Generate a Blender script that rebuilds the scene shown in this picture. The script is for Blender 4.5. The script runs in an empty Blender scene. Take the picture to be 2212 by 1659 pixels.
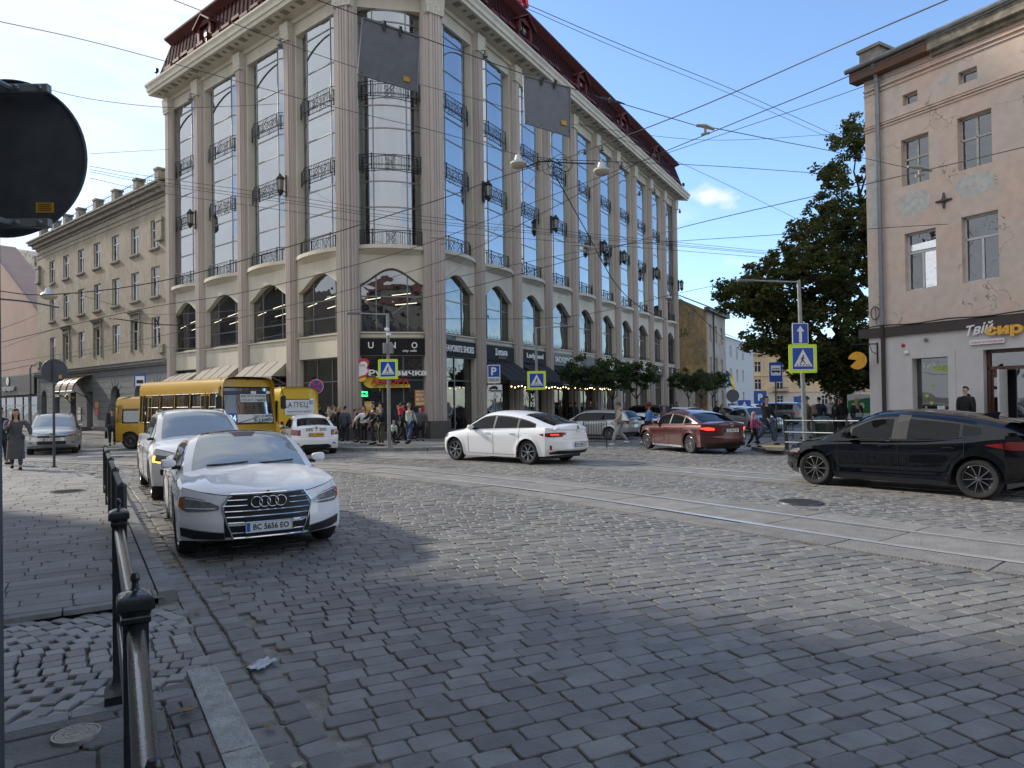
import bpy,bmesh,math,random
import numpy as np
from mathutils import Vector,Matrix
R = math.radians
random.seed(7);RNG = np.random.default_rng(7)
SC = bpy.context.scene
COL = SC.collection
# ------------------------------------------------------------------ camera
F = 1493.0;CX,CY = 1106.0,829.5;CAMH = 1.70
ROLL = 0.0145;PITCH = 0.0122;HZ = 869.0
cd = bpy.data.cameras.new("camera");cam = bpy.data.objects.new("camera",cd);COL.objects.link(cam)
SC.camera = cam
cam.location = (0,0,CAMH)
cd.sensor_fit = 'HORIZONTAL';cd.sensor_width = 36.0;cd.lens = 36.0*F/2212.0
cam.rotation_mode = 'QUATERNION'
cam.rotation_quaternion = (Matrix.Rotation(R(90)+PITCH,4,'X')@Matrix.Rotation(-ROLL,4,'Z')).to_quaternion()
cd.shift_y = (HZ-CY-F*PITCH)/2212.0
cd.clip_end = 4000;cd.clip_start = 0.05
# ------------------------------------------------------------------ light
SUN_AZ = R(61);SUN_EL = R(28)
sdir = Vector((-math.sin(SUN_AZ)*math.cos(SUN_EL),math.cos(SUN_AZ)*math.cos(SUN_EL),math.sin(SUN_EL)))
sl = bpy.data.lights.new("sun",'SUN');sun = bpy.data.objects.new("sun",sl);COL.objects.link(sun)
sl.energy = 2.0;sl.angle = R(4.0);sl.color = (1.0,0.93,0.82)
sun.rotation_euler = (-sdir).to_track_quat('-Z','Y').to_euler()
W = bpy.data.worlds.new("World");SC.world = W;W.use_nodes = True
nt = W.node_tree;nt.nodes.clear()
def _n(t,x=None,**kw):
 n = nt.nodes.new(t)
 for k,v in kw.items():
  setattr(n,k,v)
 return n
sky = _n('ShaderNodeTexSky',sky_type='NISHITA',sun_disc=False)
sky.sun_elevation = SUN_EL;sky.sun_rotation = -SUN_AZ;sky.altitude = 300
sky.air_density = 1.0;sky.dust_density = 0.6;sky.ozone_density = 1.6
tc = _n('ShaderNodeTexCoord');sp = _n('ShaderNodeSeparateXYZ')
nt.links.new(tc.outputs['Generated'],sp.inputs[0])
mp = _n('ShaderNodeMapping');mp.inputs['Scale'].default_value = (1.0,1.0,3.2);mp.inputs['Rotation'].default_value = (0,0.25,0.6)
nt.links.new(tc.outputs['Generated'],mp.inputs[0])
ns = _n('ShaderNodeTexNoise');ns.inputs['Scale'].default_value = 2.1;ns.inputs['Detail'].default_value = 9;ns.inputs['Roughness'].default_value = 0.58;ns.inputs['Distortion'].default_value = 0.6
nt.links.new(mp.outputs[0],ns.inputs['Vector'])
# clouds thicken towards the sun side (left); a few puffs low on the right
dotn = _n('ShaderNodeVectorMath',operation='DOT_PRODUCT');dotn.inputs[1].default_value = (-0.93,0.20,0.0)
nt.links.new(tc.outputs['Generated'],dotn.inputs[0])
ma = _n('ShaderNodeMath',operation='MULTIPLY_ADD');ma.inputs[1].default_value = 0.80;ma.inputs[2].default_value = -0.15
nt.links.new(dotn.outputs['Value'],ma.inputs[0])
mb_ = _n('ShaderNodeMath',operation='MULTIPLY_ADD');mb_.inputs[1].default_value = -0.62;mb_.inputs[2].default_value = 0.0
nt.links.new(sp.outputs['Y'],mb_.inputs[0]);mxm = _n('ShaderNodeMath',operation='MAXIMUM');nt.links.new(ma.outputs[0],mxm.inputs[0]);nt.links.new(mb_.outputs[0],mxm.inputs[1])
ad = _n('ShaderNodeMath',operation='ADD');nt.links.new(mxm.outputs[0],ad.inputs[0]);nsc = _n('ShaderNodeMath',operation='MULTIPLY_ADD');nsc.inputs[1].default_value = 1.7;nsc.inputs[2].default_value = -0.35;nt.links.new(ns.outputs['Fac'],nsc.inputs[0]);nt.links.new(nsc.outputs[0],ad.inputs[1])
rp = _n('ShaderNodeMapRange');rp.inputs['From Min'].default_value = 0.54;rp.inputs['From Max'].default_value = 0.80
nt.links.new(ad.outputs[0],rp.inputs['Value'])
mp2 = _n('ShaderNodeMapping');mp2.inputs['Scale'].default_value = (1.0,1.0,2.6);mp2.inputs['Location'].default_value = (0.35,0.1,0.27)
nt.links.new(tc.outputs['Generated'],mp2.inputs[0])
ns2 = _n('ShaderNodeTexNoise');ns2.inputs['Scale'].default_value = 7.5;ns2.inputs['Detail'].default_value = 7;ns2.inputs['Roughness'].default_value = 0.55
nt.links.new(mp2.outputs[0],ns2.inputs['Vector'])
lowm = _n('ShaderNodeMapRange');lowm.inputs['From Min'].default_value = 0.40;lowm.inputs['From Max'].default_value = 0.16;lowm.inputs['To Min'].default_value = -0.3;lowm.inputs['To Max'].default_value = 0.0
nt.links.new(sp.outputs['Z'],lowm.inputs['Value'])
ad2 = _n('ShaderNodeMath',operation='ADD');nt.links.new(ns2.outputs['Fac'],ad2.inputs[0]);nt.links.new(lowm.outputs[0],ad2.inputs[1])
rp2 = _n('ShaderNodeMapRange');rp2.inputs['From Min'].default_value = 0.60;rp2.inputs['From Max'].default_value = 0.70;rp2.inputs['To Max'].default_value = 0.85
nt.links.new(ad2.outputs[0],rp2.inputs['Value'])
mx_ = _n('ShaderNodeMath',operation='MAXIMUM');nt.links.new(rp.outputs[0],mx_.inputs[0]);nt.links.new(rp2.outputs[0],mx_.inputs[1])
# one puffy cloud just right of the store's far end
sc1 = _n('ShaderNodeVectorMath',operation='MULTIPLY');sc1.inputs[1].default_value = (1,1,2.0);nt.links.new(tc.outputs['Generated'],sc1.inputs[0])
dd = _n('ShaderNodeVectorMath',operation='DISTANCE');dd.inputs[1].default_value = (0.268,0.925,0.540);nt.links.new(sc1.outputs[0],dd.inputs[0])
n4 = _n('ShaderNodeTexNoise');n4.inputs['Scale'].default_value = 26;n4.inputs['Detail'].default_value = 8;nt.links.new(sc1.outputs[0],n4.inputs['Vector'])
m4 = _n('ShaderNodeMath',operation='MULTIPLY_ADD');m4.inputs[1].default_value = -11.0;nt.links.new(dd.outputs['Value'],m4.inputs[0]);nt.links.new(n4.outputs['Fac'],m4.inputs[2])
r4 = _n('ShaderNodeMapRange');r4.inputs['From Min'].default_value = 0.08;r4.inputs['From Max'].default_value = 0.42;r4.inputs['To Max'].default_value = 0.85;nt.links.new(m4.outputs[0],r4.inputs['Value'])
mx5 = _n('ShaderNodeMath',operation='MAXIMUM');nt.links.new(mx_.outputs[0],mx5.inputs[0]);nt.links.new(r4.outputs[0],mx5.inputs[1]);mx_ = mx5
cm = _n('ShaderNodeMix',data_type='RGBA');nt.links.new(mx_.outputs[0],cm.inputs['Factor'])
gm = _n('ShaderNodeMix',data_type='RGBA',blend_type='MULTIPLY');gm.inputs['Factor'].default_value = 1.0
gm.inputs['B'].default_value = (0.82,0.91,1.02,1)
nt.links.new(sky.outputs[0],gm.inputs['A'])
cloudcol = _n('ShaderNodeMix',data_type='RGBA');cloudcol.inputs['A'].default_value = (2.3,2.6,3.0,1);cloudcol.inputs['B'].default_value = (4.3,4.4,4.5,1)
nt.links.new(ns.outputs['Fac'],cloudcol.inputs['Factor'])
nt.links.new(gm.outputs['Result'],cm.inputs['A']);nt.links.new(cloudcol.outputs['Result'],cm.inputs['B'])
bg = _n('ShaderNodeBackground');bg.inputs['Strength'].default_value = 0.14
wo = _n('ShaderNodeOutputWorld')
nt.links.new(cm.outputs['Result'],bg.inputs['Color']);nt.links.new(bg.outputs[0],wo.inputs[0])
SC.view_settings.view_transform = 'Standard';SC.view_settings.look = 'None'
SC.view_settings.gamma = 1.0;SC.view_settings.exposure = 1.08
SC.render.engine = 'CYCLES'
SC.cycles.use_denoising = True;SC.cycles.max_bounces = 6;SC.cycles.transparent_max_bounces = 12
SC.cycles.sample_clamp_indirect = 8.0
# ------------------------------------------------------------------ picture <-> place
def hz(u):return HZ-ROLL*(u-CX)
def gz(y):
 return 0.0 if y<12 else -0.010*(min(y,38)-12)
def grd(u,v,lift=0.0):
 d = v-hz(u);Y = CAMH*F/d
 for _ in range(8):
  Y = (CAMH-gz(Y)-lift)*F/d
 return Vector(((u-CX-ROLL*(v-HZ))/F*Y,Y,gz(Y)+lift))
def at(u,v,Y):
 return Vector(((u-CX-ROLL*(v-HZ))/F*Y,Y,CAMH+(hz(u)-v)/F*Y))
 # ------------------------------------------------------------------ materials
MATS = {}
def mat(name,col,rough=0.6,metal=0.0,var=0.0,vscale=3.0,bump=0.0,bscale=20.0,spec=None,col2=None,stretch=None,coat=0.0,ior=None,emit=None,estr=0.0,island=0.0,obj=False,det=4,rvar=0.0,mix=(0.42,0.62)):
 if name in MATS:return MATS[name]
 m = bpy.data.materials.new(name);m.use_nodes = True
 t = m.node_tree;b = t.nodes['Principled BSDF'];L = t.links
 c = (*col,1) if len(col)==3 else col
 b.inputs['Base Color'].default_value = c;b.inputs['Roughness'].default_value = rough;b.inputs['Metallic'].default_value = metal
 if spec is not None:b.inputs['Specular IOR Level'].default_value = spec
 if ior:b.inputs['IOR'].default_value = ior
 if coat:b.inputs['Coat Weight'].default_value = coat;b.inputs['Coat Roughness'].default_value = 0.03
 if emit is not None:
  b.inputs['Emission Color'].default_value = (*emit,1);b.inputs['Emission Strength'].default_value = estr
 tcn = t.nodes.new('ShaderNodeTexCoord');src = tcn.outputs['Object'] if obj else None
 if not obj:
  g = t.nodes.new('ShaderNodeNewGeometry');src = g.outputs['Position']
 if stretch:
  mm = t.nodes.new('ShaderNodeMapping');mm.inputs['Scale'].default_value = stretch;L.new(src,mm.inputs[0]);src = mm.outputs[0]
 cur = None
 if var or col2:
  n = t.nodes.new('ShaderNodeTexNoise');n.inputs['Scale'].default_value = vscale;n.inputs['Detail'].default_value = det;n.inputs['Roughness'].default_value = 0.62
  L.new(src,n.inputs['Vector'])
  if col2 is None:
   mr = t.nodes.new('ShaderNodeMapRange');mr.inputs['From Min'].default_value = 0.3;mr.inputs['From Max'].default_value = 0.7
   mr.inputs['To Min'].default_value = 1-var;mr.inputs['To Max'].default_value = 1+var;L.new(n.outputs['Fac'],mr.inputs['Value'])
   vm = t.nodes.new('ShaderNodeVectorMath');vm.operation = 'SCALE';vm.inputs[0].default_value = c[:3];L.new(mr.outputs[0],vm.inputs['Scale']);cur = vm.outputs[0]
  else:
   mr = t.nodes.new('ShaderNodeMapRange');mr.inputs['From Min'].default_value = mix[0];mr.inputs['From Max'].default_value = mix[1]
   L.new(n.outputs['Fac'],mr.inputs['Value'])
   mxn = t.nodes.new('ShaderNodeMix');mxn.data_type = 'RGBA';mxn.inputs['A'].default_value = c;mxn.inputs['B'].default_value = (*col2,1)
   L.new(mr.outputs[0],mxn.inputs['Factor']);cur = mxn.outputs['Result']
   if var:
    n3 = t.nodes.new('ShaderNodeTexNoise');n3.inputs['Scale'].default_value = vscale*7;n3.inputs['Detail'].default_value = 5;L.new(src,n3.inputs['Vector'])
    m3 = t.nodes.new('ShaderNodeMapRange');m3.inputs['From Min'].default_value = 0.3;m3.inputs['From Max'].default_value = 0.7;m3.inputs['To Min'].default_value = 1-var;m3.inputs['To Max'].default_value = 1+var
    L.new(n3.outputs['Fac'],m3.inputs['Value'])
    v3 = t.nodes.new('ShaderNodeVectorMath');v3.operation = 'SCALE';L.new(cur,v3.inputs[0]);L.new(m3.outputs[0],v3.inputs['Scale']);cur = v3.outputs[0]
  if rvar:
   mrr = t.nodes.new('ShaderNodeMapRange');mrr.inputs['From Min'].default_value = 0.3;mrr.inputs['From Max'].default_value = 0.7
   mrr.inputs['To Min'].default_value = max(0,rough-rvar);mrr.inputs['To Max'].default_value = min(1,rough+rvar);L.new(n.outputs['Fac'],mrr.inputs['Value']);L.new(mrr.outputs[0],b.inputs['Roughness'])
 if island:
  gi = t.nodes.new('ShaderNodeNewGeometry');mi = t.nodes.new('ShaderNodeMapRange');mi.inputs['To Min'].default_value = 1-island;mi.inputs['To Max'].default_value = 1+island
  L.new(gi.outputs['Random Per Island'],mi.inputs['Value'])
  vi = t.nodes.new('ShaderNodeVectorMath');vi.operation = 'SCALE'
  if cur is None:vi.inputs[0].default_value = c[:3]
  else:L.new(cur,vi.inputs[0])
  L.new(mi.outputs[0],vi.inputs['Scale']);cur = vi.outputs[0]
 if cur is not None:L.new(cur,b.inputs['Base Color'])
 if bump:
  nb = t.nodes.new('ShaderNodeTexNoise');nb.inputs['Scale'].default_value = bscale;nb.inputs['Detail'].default_value = 6;L.new(src,nb.inputs['Vector'])
  bp = t.nodes.new('ShaderNodeBump');bp.inputs['Strength'].default_value = bump;bp.inputs['Distance'].default_value = 0.02
  L.new(nb.outputs['Fac'],bp.inputs['Height']);L.new(bp.outputs[0],b.inputs['Normal'])
 MATS[name] = m
 return m
 # ------------------------------------------------------------------ objects
XF = {}
def tag(o,label=None,cat=None,group=None,kind=None):
 if label:o['label'] = label
 if cat:o['category'] = cat
 if group:o['group'] = group
 if kind:o['kind'] = kind
 return o
def thing(name,label,cat,loc=(0,0,0),rz=0.0,group=None,scale=1.0):
 o = bpy.data.objects.new(name,None);COL.objects.link(o);o.empty_display_size = 0.1
 o.location = loc;o.rotation_euler = (0,0,rz);o.scale = (scale,)*3
 XF[o.name] = Matrix.Translation(Vector(loc))@Matrix.Rotation(rz,4,'Z')@Matrix.Scale(scale,4)
 return tag(o,label,cat,group)
def dup(root,name=None,**kw):
 r = root.copy();COL.objects.link(r)
 for k,v in kw.items():
  if k in ('label','category','group'):r[k] = v
 def rec(a,b):
  for ch in KIDS.get(a.name,[]):
   c = ch.copy();COL.objects.link(c);c.parent = b;KIDS.setdefault(b.name,[]).append(c);rec(ch,c)
 rec(root,r)
 return r
KIDS = {}
def world_mat(o):
 return XF.get(o.name,Matrix.Identity(4))
class MB:
 """collects faces, builds them as ONE mesh object"""
 def __init__(s,xf=None):s.v = [];s.f = [];s.m = [];s.xf = xf;s.mi = 0
 def add(s,vs,fs,mi=None):
  o = len(s.v)
  if s.xf:vs = [s.xf(*p) for p in vs]
  s.v.extend([tuple(p) for p in vs]);s.f.extend([tuple(o+i for i in f) for f in fs]);s.m.extend([s.mi if mi is None else mi]*len(fs))
 def quad(s,a,b,c,d,mi=None):s.add([a,b,c,d],[(0,1,2,3)],mi)
 def box(s,x0,x1,y0,y1,z0,z1,mi=None):
  s.add([(x0,y0,z0),(x1,y0,z0),(x1,y1,z0),(x0,y1,z0),(x0,y0,z1),(x1,y0,z1),(x1,y1,z1),(x0,y1,z1)],[(3,2,1,0),(4,5,6,7),(0,1,5,4),(1,2,6,5),(2,3,7,6),(3,0,4,7)],mi)
 def bbox(s,x0,x1,y0,y1,z0,z1,b=0.01,mi=None):
  """box with chamfered edges"""
  vs = [];idx = {}
  for sx in (0,1):
   for sy in (0,1):
    for sz in (0,1):
     X = (x0,x1)[sx];Y = (y0,y1)[sy];Z = (z0,z1)[sz];dx = b if sx==0 else -b;dy = b if sy==0 else -b;dz = b if sz==0 else -b
     idx[(sx,sy,sz,'x')] = len(vs);vs.append((X,Y+dy,Z+dz))
     idx[(sx,sy,sz,'y')] = len(vs);vs.append((X+dx,Y,Z+dz))
     idx[(sx,sy,sz,'z')] = len(vs);vs.append((X+dx,Y+dy,Z))
  g = lambda*k:idx[k]
  fs = [(g(0,0,0,'x'),g(0,0,1,'x'),g(0,1,1,'x'),g(0,1,0,'x')),(g(1,0,0,'x'),g(1,1,0,'x'),g(1,1,1,'x'),g(1,0,1,'x')),(g(0,0,0,'y'),g(1,0,0,'y'),g(1,0,1,'y'),g(0,0,1,'y')),(g(0,1,0,'y'),g(0,1,1,'y'),g(1,1,1,'y'),g(1,1,0,'y')),(g(0,0,0,'z'),g(0,1,0,'z'),g(1,1,0,'z'),g(1,0,0,'z')),(g(0,0,1,'z'),g(1,0,1,'z'),g(1,1,1,'z'),g(0,1,1,'z'))]
  for a in (0,1):
   for c in (0,1):
    fs.append((g(a,c,0,'x'),g(a,c,1,'x'),g(a,c,1,'y'),g(a,c,0,'y')))
    fs.append((g(a,0,c,'x'),g(a,1,c,'x'),g(a,1,c,'z'),g(a,0,c,'z')))
    fs.append((g(0,a,c,'y'),g(1,a,c,'y'),g(1,a,c,'z'),g(0,a,c,'z')))
    for e in (0,1):fs.append((g(a,c,e,'x'),g(a,c,e,'y'),g(a,c,e,'z')))
  s.add(vs,fs,mi)
 def tube(s,pts,r,n=8,mi=None,cap=True):
  pts = [Vector(p) for p in pts];rr = r if isinstance(r,(list,tuple)) else [r]*len(pts)
  vs = [];fs = [];prev = None
  for i,p in enumerate(pts):
   d = (pts[min(i+1,len(pts)-1)]-pts[max(i-1,0)])
   if d.length<1e-9:d = Vector((0,0,1))
   d.normalize()
   if prev is None:
    a = Vector((0,0,1)) if abs(d.z)<0.9 else Vector((1,0,0))
    u = d.cross(a).normalized()
   else:
    u = (prev-d*prev.dot(d));u = u.normalized() if u.length>1e-6 else d.orthogonal().normalized()
   prev = u;w = d.cross(u)
   for k in range(n):
    a = 2*math.pi*k/n
    vs.append(p+(u*math.cos(a)+w*math.sin(a))*rr[i])
  for i in range(len(pts)-1):
   for k in range(n):
    fs.append((i*n+k,i*n+(k+1)%n,(i+1)*n+(k+1)%n,(i+1)*n+k))
  if cap:fs.append(tuple(range(n))[::-1]);fs.append(tuple((len(pts)-1)*n+k for k in range(n)))
  s.add(vs,fs,mi)
 def lathe(s,prof,n=24,c=(0,0,0),ax='z',mi=None):
  vs = [];fs = []
  for r,h in prof:
   for k in range(n):
    a = 2*math.pi*k/n;p = (r*math.cos(a),r*math.sin(a),h)
    if ax=='y':p = (p[0],p[2],p[1])
    if ax=='x':p = (p[2],p[0],p[1])
    vs.append((p[0]+c[0],p[1]+c[1],p[2]+c[2]))
  for i in range(len(prof)-1):
   for k in range(n):fs.append((i*n+k,i*n+(k+1)%n,(i+1)*n+(k+1)%n,(i+1)*n+k))
  s.add(vs,fs,mi)
 def prism(s,poly,f0,f1,mi=None):
  """poly: 2D points; f0/f1 map (a,b) to the two ends"""
  n = len(poly);vs = [f0(*p) for p in poly]+[f1(*p) for p in poly]
  s.add(vs,[tuple(range(n))[::-1],tuple(range(n,2*n))]+[(i,(i+1)%n,n+(i+1)%n,n+i) for i in range(n)],mi)
 def grid(s,fn,nu,nv,mi=None,flip=False):
  vs = [fn(i/nu,j/nv) for i in range(nu+1) for j in range(nv+1)]
  fs = []
  for i in range(nu):
   for j in range(nv):
    a = i*(nv+1)+j;q = (a,a+nv+1,a+nv+2,a+1);fs.append(q[::-1] if flip else q)
  s.add(vs,fs,mi)
 def ball(s,c,r,n=10,m=7,mi=None,sc=(1,1,1)):
  s.grid(lambda a,b:(c[0]+r*sc[0]*math.sin(math.pi*b)*math.cos(2*math.pi*a),c[1]+r*sc[1]*math.sin(math.pi*b)*math.sin(2*math.pi*a),c[2]-r*sc[2]*math.cos(math.pi*b)),n,m,mi)
 def build(s,name,mats,parent=None,smooth=False,label=None,cat=None,group=None,kind=None,local=False,angle=None,weld=False,world=True):
  me = bpy.data.meshes.new(name)
  me.from_pydata([tuple(p) for p in s.v],[],s.f)
  for m in (mats if isinstance(mats,(list,tuple)) else [mats]):me.materials.append(m)
  if len(me.materials)>1:me.polygons.foreach_set('material_index',s.m)
  if weld or smooth or angle:
   bm = bmesh.new();bm.from_mesh(me);bmesh.ops.remove_doubles(bm,verts=bm.verts,dist=1e-5)
   bmesh.ops.recalc_face_normals(bm,faces=bm.faces) if weld else None
   bm.to_mesh(me);bm.free()
  if smooth or angle:
   me.shade_smooth()
   if angle:me.set_sharp_from_angle(angle=R(angle))
  me.update()
  o = bpy.data.objects.new(name,me);COL.objects.link(o)
  if parent is not None:
   if not local:me.transform(world_mat(parent).inverted())
   o.parent = parent;KIDS.setdefault(parent.name,[]).append(o)
   XF[o.name] = world_mat(parent)
  tag(o,label,cat,group,kind)
  return o
def text_mesh(s,size=1.0,depth=0.0,bold=0.0,sx=1.0,shear=0.0,align='CENTER',space=1.0):
 c = bpy.data.curves.new('t','FONT');c.body = s;c.size = size;c.extrude = depth;c.offset = bold;c.shear = shear
 c.align_x = align;c.align_y = 'CENTER';c.space_character = space;c.resolution_u = 3
 o = bpy.data.objects.new('t',c);COL.objects.link(o)
 dg = bpy.context.evaluated_depsgraph_get()
 me = bpy.data.meshes.new_from_object(o.evaluated_get(dg),depsgraph=dg)
 bpy.data.objects.remove(o);bpy.data.curves.remove(c)
 vs = [(v.co.x*sx,v.co.y,v.co.z) for v in me.vertices];fs = [tuple(p.vertices) for p in me.polygons]
 bpy.data.meshes.remove(me)
 return vs,fs
_TX = {}
def put_text(mb,s,P,size=1.0,depth=0.0,bold=0.0,sx=1.0,shear=0.0,align='CENTER',mi=None,space=1.0,fit=None):
 """P(a,b,c): a right, b up, c out. fit = (w,h) stretches the line into that box"""
 k = (s,depth,bold,shear,align,space,size)
 if k not in _TX:_TX[k] = text_mesh(s,size,depth,bold,1.0,shear,align,space)
 vs,fs = _TX[k]
 if not vs:return
 if fit:
  xs = [p[0] for p in vs];ys = [p[1] for p in vs];cx = (min(xs)+max(xs))/2;cy = (min(ys)+max(ys))/2
  kx = fit[0]/max(1e-6,max(xs)-min(xs));ky = fit[1]/max(1e-6,max(ys)-min(ys))
  vs = [((p[0]-cx)*kx,(p[1]-cy)*ky,p[2]) for p in vs]
 else:vs = [(p[0]*sx,p[1],p[2]) for p in vs]
 mb.add([P(p[0],p[1],p[2]+depth) for p in vs],fs,mi)
class Fr:
 """facade frame: t along (to the right seen from outside), o outwards, z up"""
 def __init__(s,p0,d,flip=False):
  s.p = Vector((p0[0],p0[1],0));s.d = Vector((d[0],d[1],0)).normalized()
  s.n = Vector((s.d.y,-s.d.x,0))
  if flip:s.n = -s.n
 def P(s,t,o,z):q = s.p+s.d*t+s.n*o;return (q.x,q.y,z)
 def ang(s):return math.atan2(s.d.y,s.d.x)
 # ------------------------------------------------------------------ ground
M_mortar = mat('mortar',(0.27,0.25,0.205),0.95,var=0.35,vscale=6,bump=0.8,bscale=60)
M_sett = mat('basalt_sett',(0.198,0.190,0.178),0.58,spec=0.4,var=0.14,vscale=0.8,col2=(0.228,0.216,0.195),mix=(0.5,0.72),island=0.19,bump=0.3,bscale=45,rvar=0.12)
M_fan = mat('granite_sett',(0.24,0.23,0.215),0.55,var=0.2,vscale=1.3,island=0.28,bump=0.3,bscale=50,rvar=0.12)
M_slab = mat('pavement_slab',(0.235,0.225,0.21),0.75,var=0.16,vscale=1.1,island=0.16,bump=0.35,bscale=60)
M_slab2 = mat('old_flagstone',(0.155,0.147,0.135),0.78,var=0.3,vscale=2.2,island=0.2,bump=0.7,bscale=35)
M_kerb = mat('kerb_stone',(0.20,0.198,0.19),0.7,var=0.25,vscale=4,bump=0.5,bscale=40)
M_kerb2 = mat('pale_kerb_stone',(0.38,0.365,0.325),0.85,var=0.28,vscale=9,bump=1.0,bscale=60)
M_conc = mat('tram_slab',(0.25,0.235,0.215),0.7,var=0.2,vscale=3.5,island=0.14,bump=0.9,bscale=45)
M_rail = mat('rail_steel',(0.80,0.78,0.74),0.35,metal=0.6,var=0.1,vscale=8)
M_groove = mat('rail_groove',(0.02,0.02,0.02),0.8)
M_asph = mat('asphalt',(0.085,0.085,0.088),0.8,var=0.2,vscale=0.6,bump=0.4,bscale=80)
M_moss = mat('moss',(0.04,0.06,0.02),0.95,var=0.5,vscale=30,bump=1,bscale=120)
mb = MB()
ys = [-80,12,38,90,700]
for a,b in zip(ys,ys[1:]):
 xs = np.linspace(-500,500,9)
 for x0,x1 in zip(xs,xs[1:]):
  mb.quad((x0,a,gz(a)-0.026),(x1,a,gz(a)-0.026),(x1,b,gz(b)-0.026),(x0,b,gz(b)-0.026))
mb.build('ground',M_mortar,kind='structure')
def catmull(pts,n=14):
 P = [Vector((p[0],p[1],0)) for p in pts];P = [P[0]*2-P[1]]+P+[P[-1]*2-P[-2]];out = []
 for i in range(1,len(P)-2):
  for k in range(n):
   t = k/n;a,b,c,d = P[i-1:i+3]
   out.append(0.5*((2*b)+(c-a)*t+(2*a-5*b+4*c-d)*t*t+(3*b-a-3*c+d)*t**3))
 out.append(P[-2]);return out
def resample(pts,step):
 out = [pts[0].copy()];acc = 0
 for a,b in zip(pts,pts[1:]):
  L = (b-a).length;d = step-acc
  while d<=L:out.append(a.lerp(b,d/L));d+=step
  acc = L-(d-step)
 return out
railB = [(-24,29.3),(-14,23.2)]+[tuple(grd(*q)[:2]) for q in [(690,1011.3),(928,1033.8),(1115,1055.6),(1382,1094.6),(1757,1153.8),(2212,1219.4)]]+[(9.2,2.4),(13.5,-3)]
railD = [(-26,33.8),(-15,27.2)]+[tuple(grd(*q)[:2]) for q in [(703,984.3),(962,990.7),(1254,1003.8),(1382,1014),(1735,1041.3)]]+[(9.9,10.0),(15,4.4),(20,-1)]
def offset(path,d):
 out = []
 for i,p in enumerate(path):
  t = (path[min(i+1,len(path)-1)]-path[max(i-1,0)]).normalized();out.append(p+Vector((-t.y,t.x,0))*d)
 return out
T1 = resample(offset(catmull(railB),0.5),0.25);T2 = resample(offset(catmull(railD),0.5),0.25)
T1a = np.array([(p.x,p.y) for p in T1]);T2a = np.array([(p.x,p.y) for p in T2])
def pdist(pts,path):
 out = np.full(len(pts),1e9)
 for i in range(0,len(path),1):
  d = np.hypot(pts[:,0]-path[i,0],pts[:,1]-path[i,1]);np.minimum(out,d,out)
 return out
KP = np.array((-1.86,4.31));KD = np.array((-0.53,0.848));KD = KD/np.linalg.norm(KD);KN = np.array((-KD[1],KD[0]))
def kq(t,o=0.0):q = KP+KD*t+KN*o;return (float(q[0]),float(q[1]))
POLY_L = [kq(-9),kq(-2),kq(12.6),(-9.6,16.0),(-11.2,17.9),(-13.2,19.5),(-17,22.4),(-23,26.6),(-31,31.8),(-40,28),(-20,2),(-6,-8)]
F_L = ((-8.33,35.6),(-0.773,0.634));F_R = ((-4.05,36.4),(0.498,0.867))
NL = np.array((-0.634,-0.773));NR = np.array((0.867,-0.498))
def fl(t,o):return (-8.33-0.773*t+NL[0]*o,35.6+0.634*t+NL[1]*o)
def fr(t,o):return (-4.05+0.498*t+NR[0]*o,36.4+0.867*t+NR[1]*o)
POLY_F = [fl(75,2.4),fl(30,2.4),fl(2,2.4),fl(-0.6,2.45),(-8.3,32.2),(-7.5,30.2),(-7.0,28.2),(-6.0,27.6),(-4.4,27.3),(-2.6,27.5),(-0.9,28.9),(0.9,32.4),fr(5,5.3),fr(46,5.3),fr(75,5.3),fr(75,-30),fl(75,-30)]
POLY_R = [(8.9,22.3),(8.45,23.4),(8.6,25.0),(9.5,27.0),(12.9,32.8),(17.5,40),(34,52),(44,20),(22,0),(15.2,10.2),(11.6,17.4)]
def inpoly(pts,poly):
 x,y = pts[:,0],pts[:,1];r = np.zeros(len(pts),bool);n = len(poly)
 for i in range(n):
  x0,y0 = poly[i];x1,y1 = poly[(i+1)%n]
  c = ((y0>y)!=(y1>y));r^=c&(x<(x1-x0)*(y-y0)/(y1-y0+1e-12)+x0)
 return r
gzv = np.vectorize(gz)
def wob(x,y):return 0.016*np.sin(x*0.9+1.3*np.sin(y*0.5))*np.sin(y*0.8+0.7)+0.008*np.sin(x*2.3+y*1.7)
def road_z(x,y):return gzv(y)+np.minimum(0.0,0.5*wob(x,y)-0.005)
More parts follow.
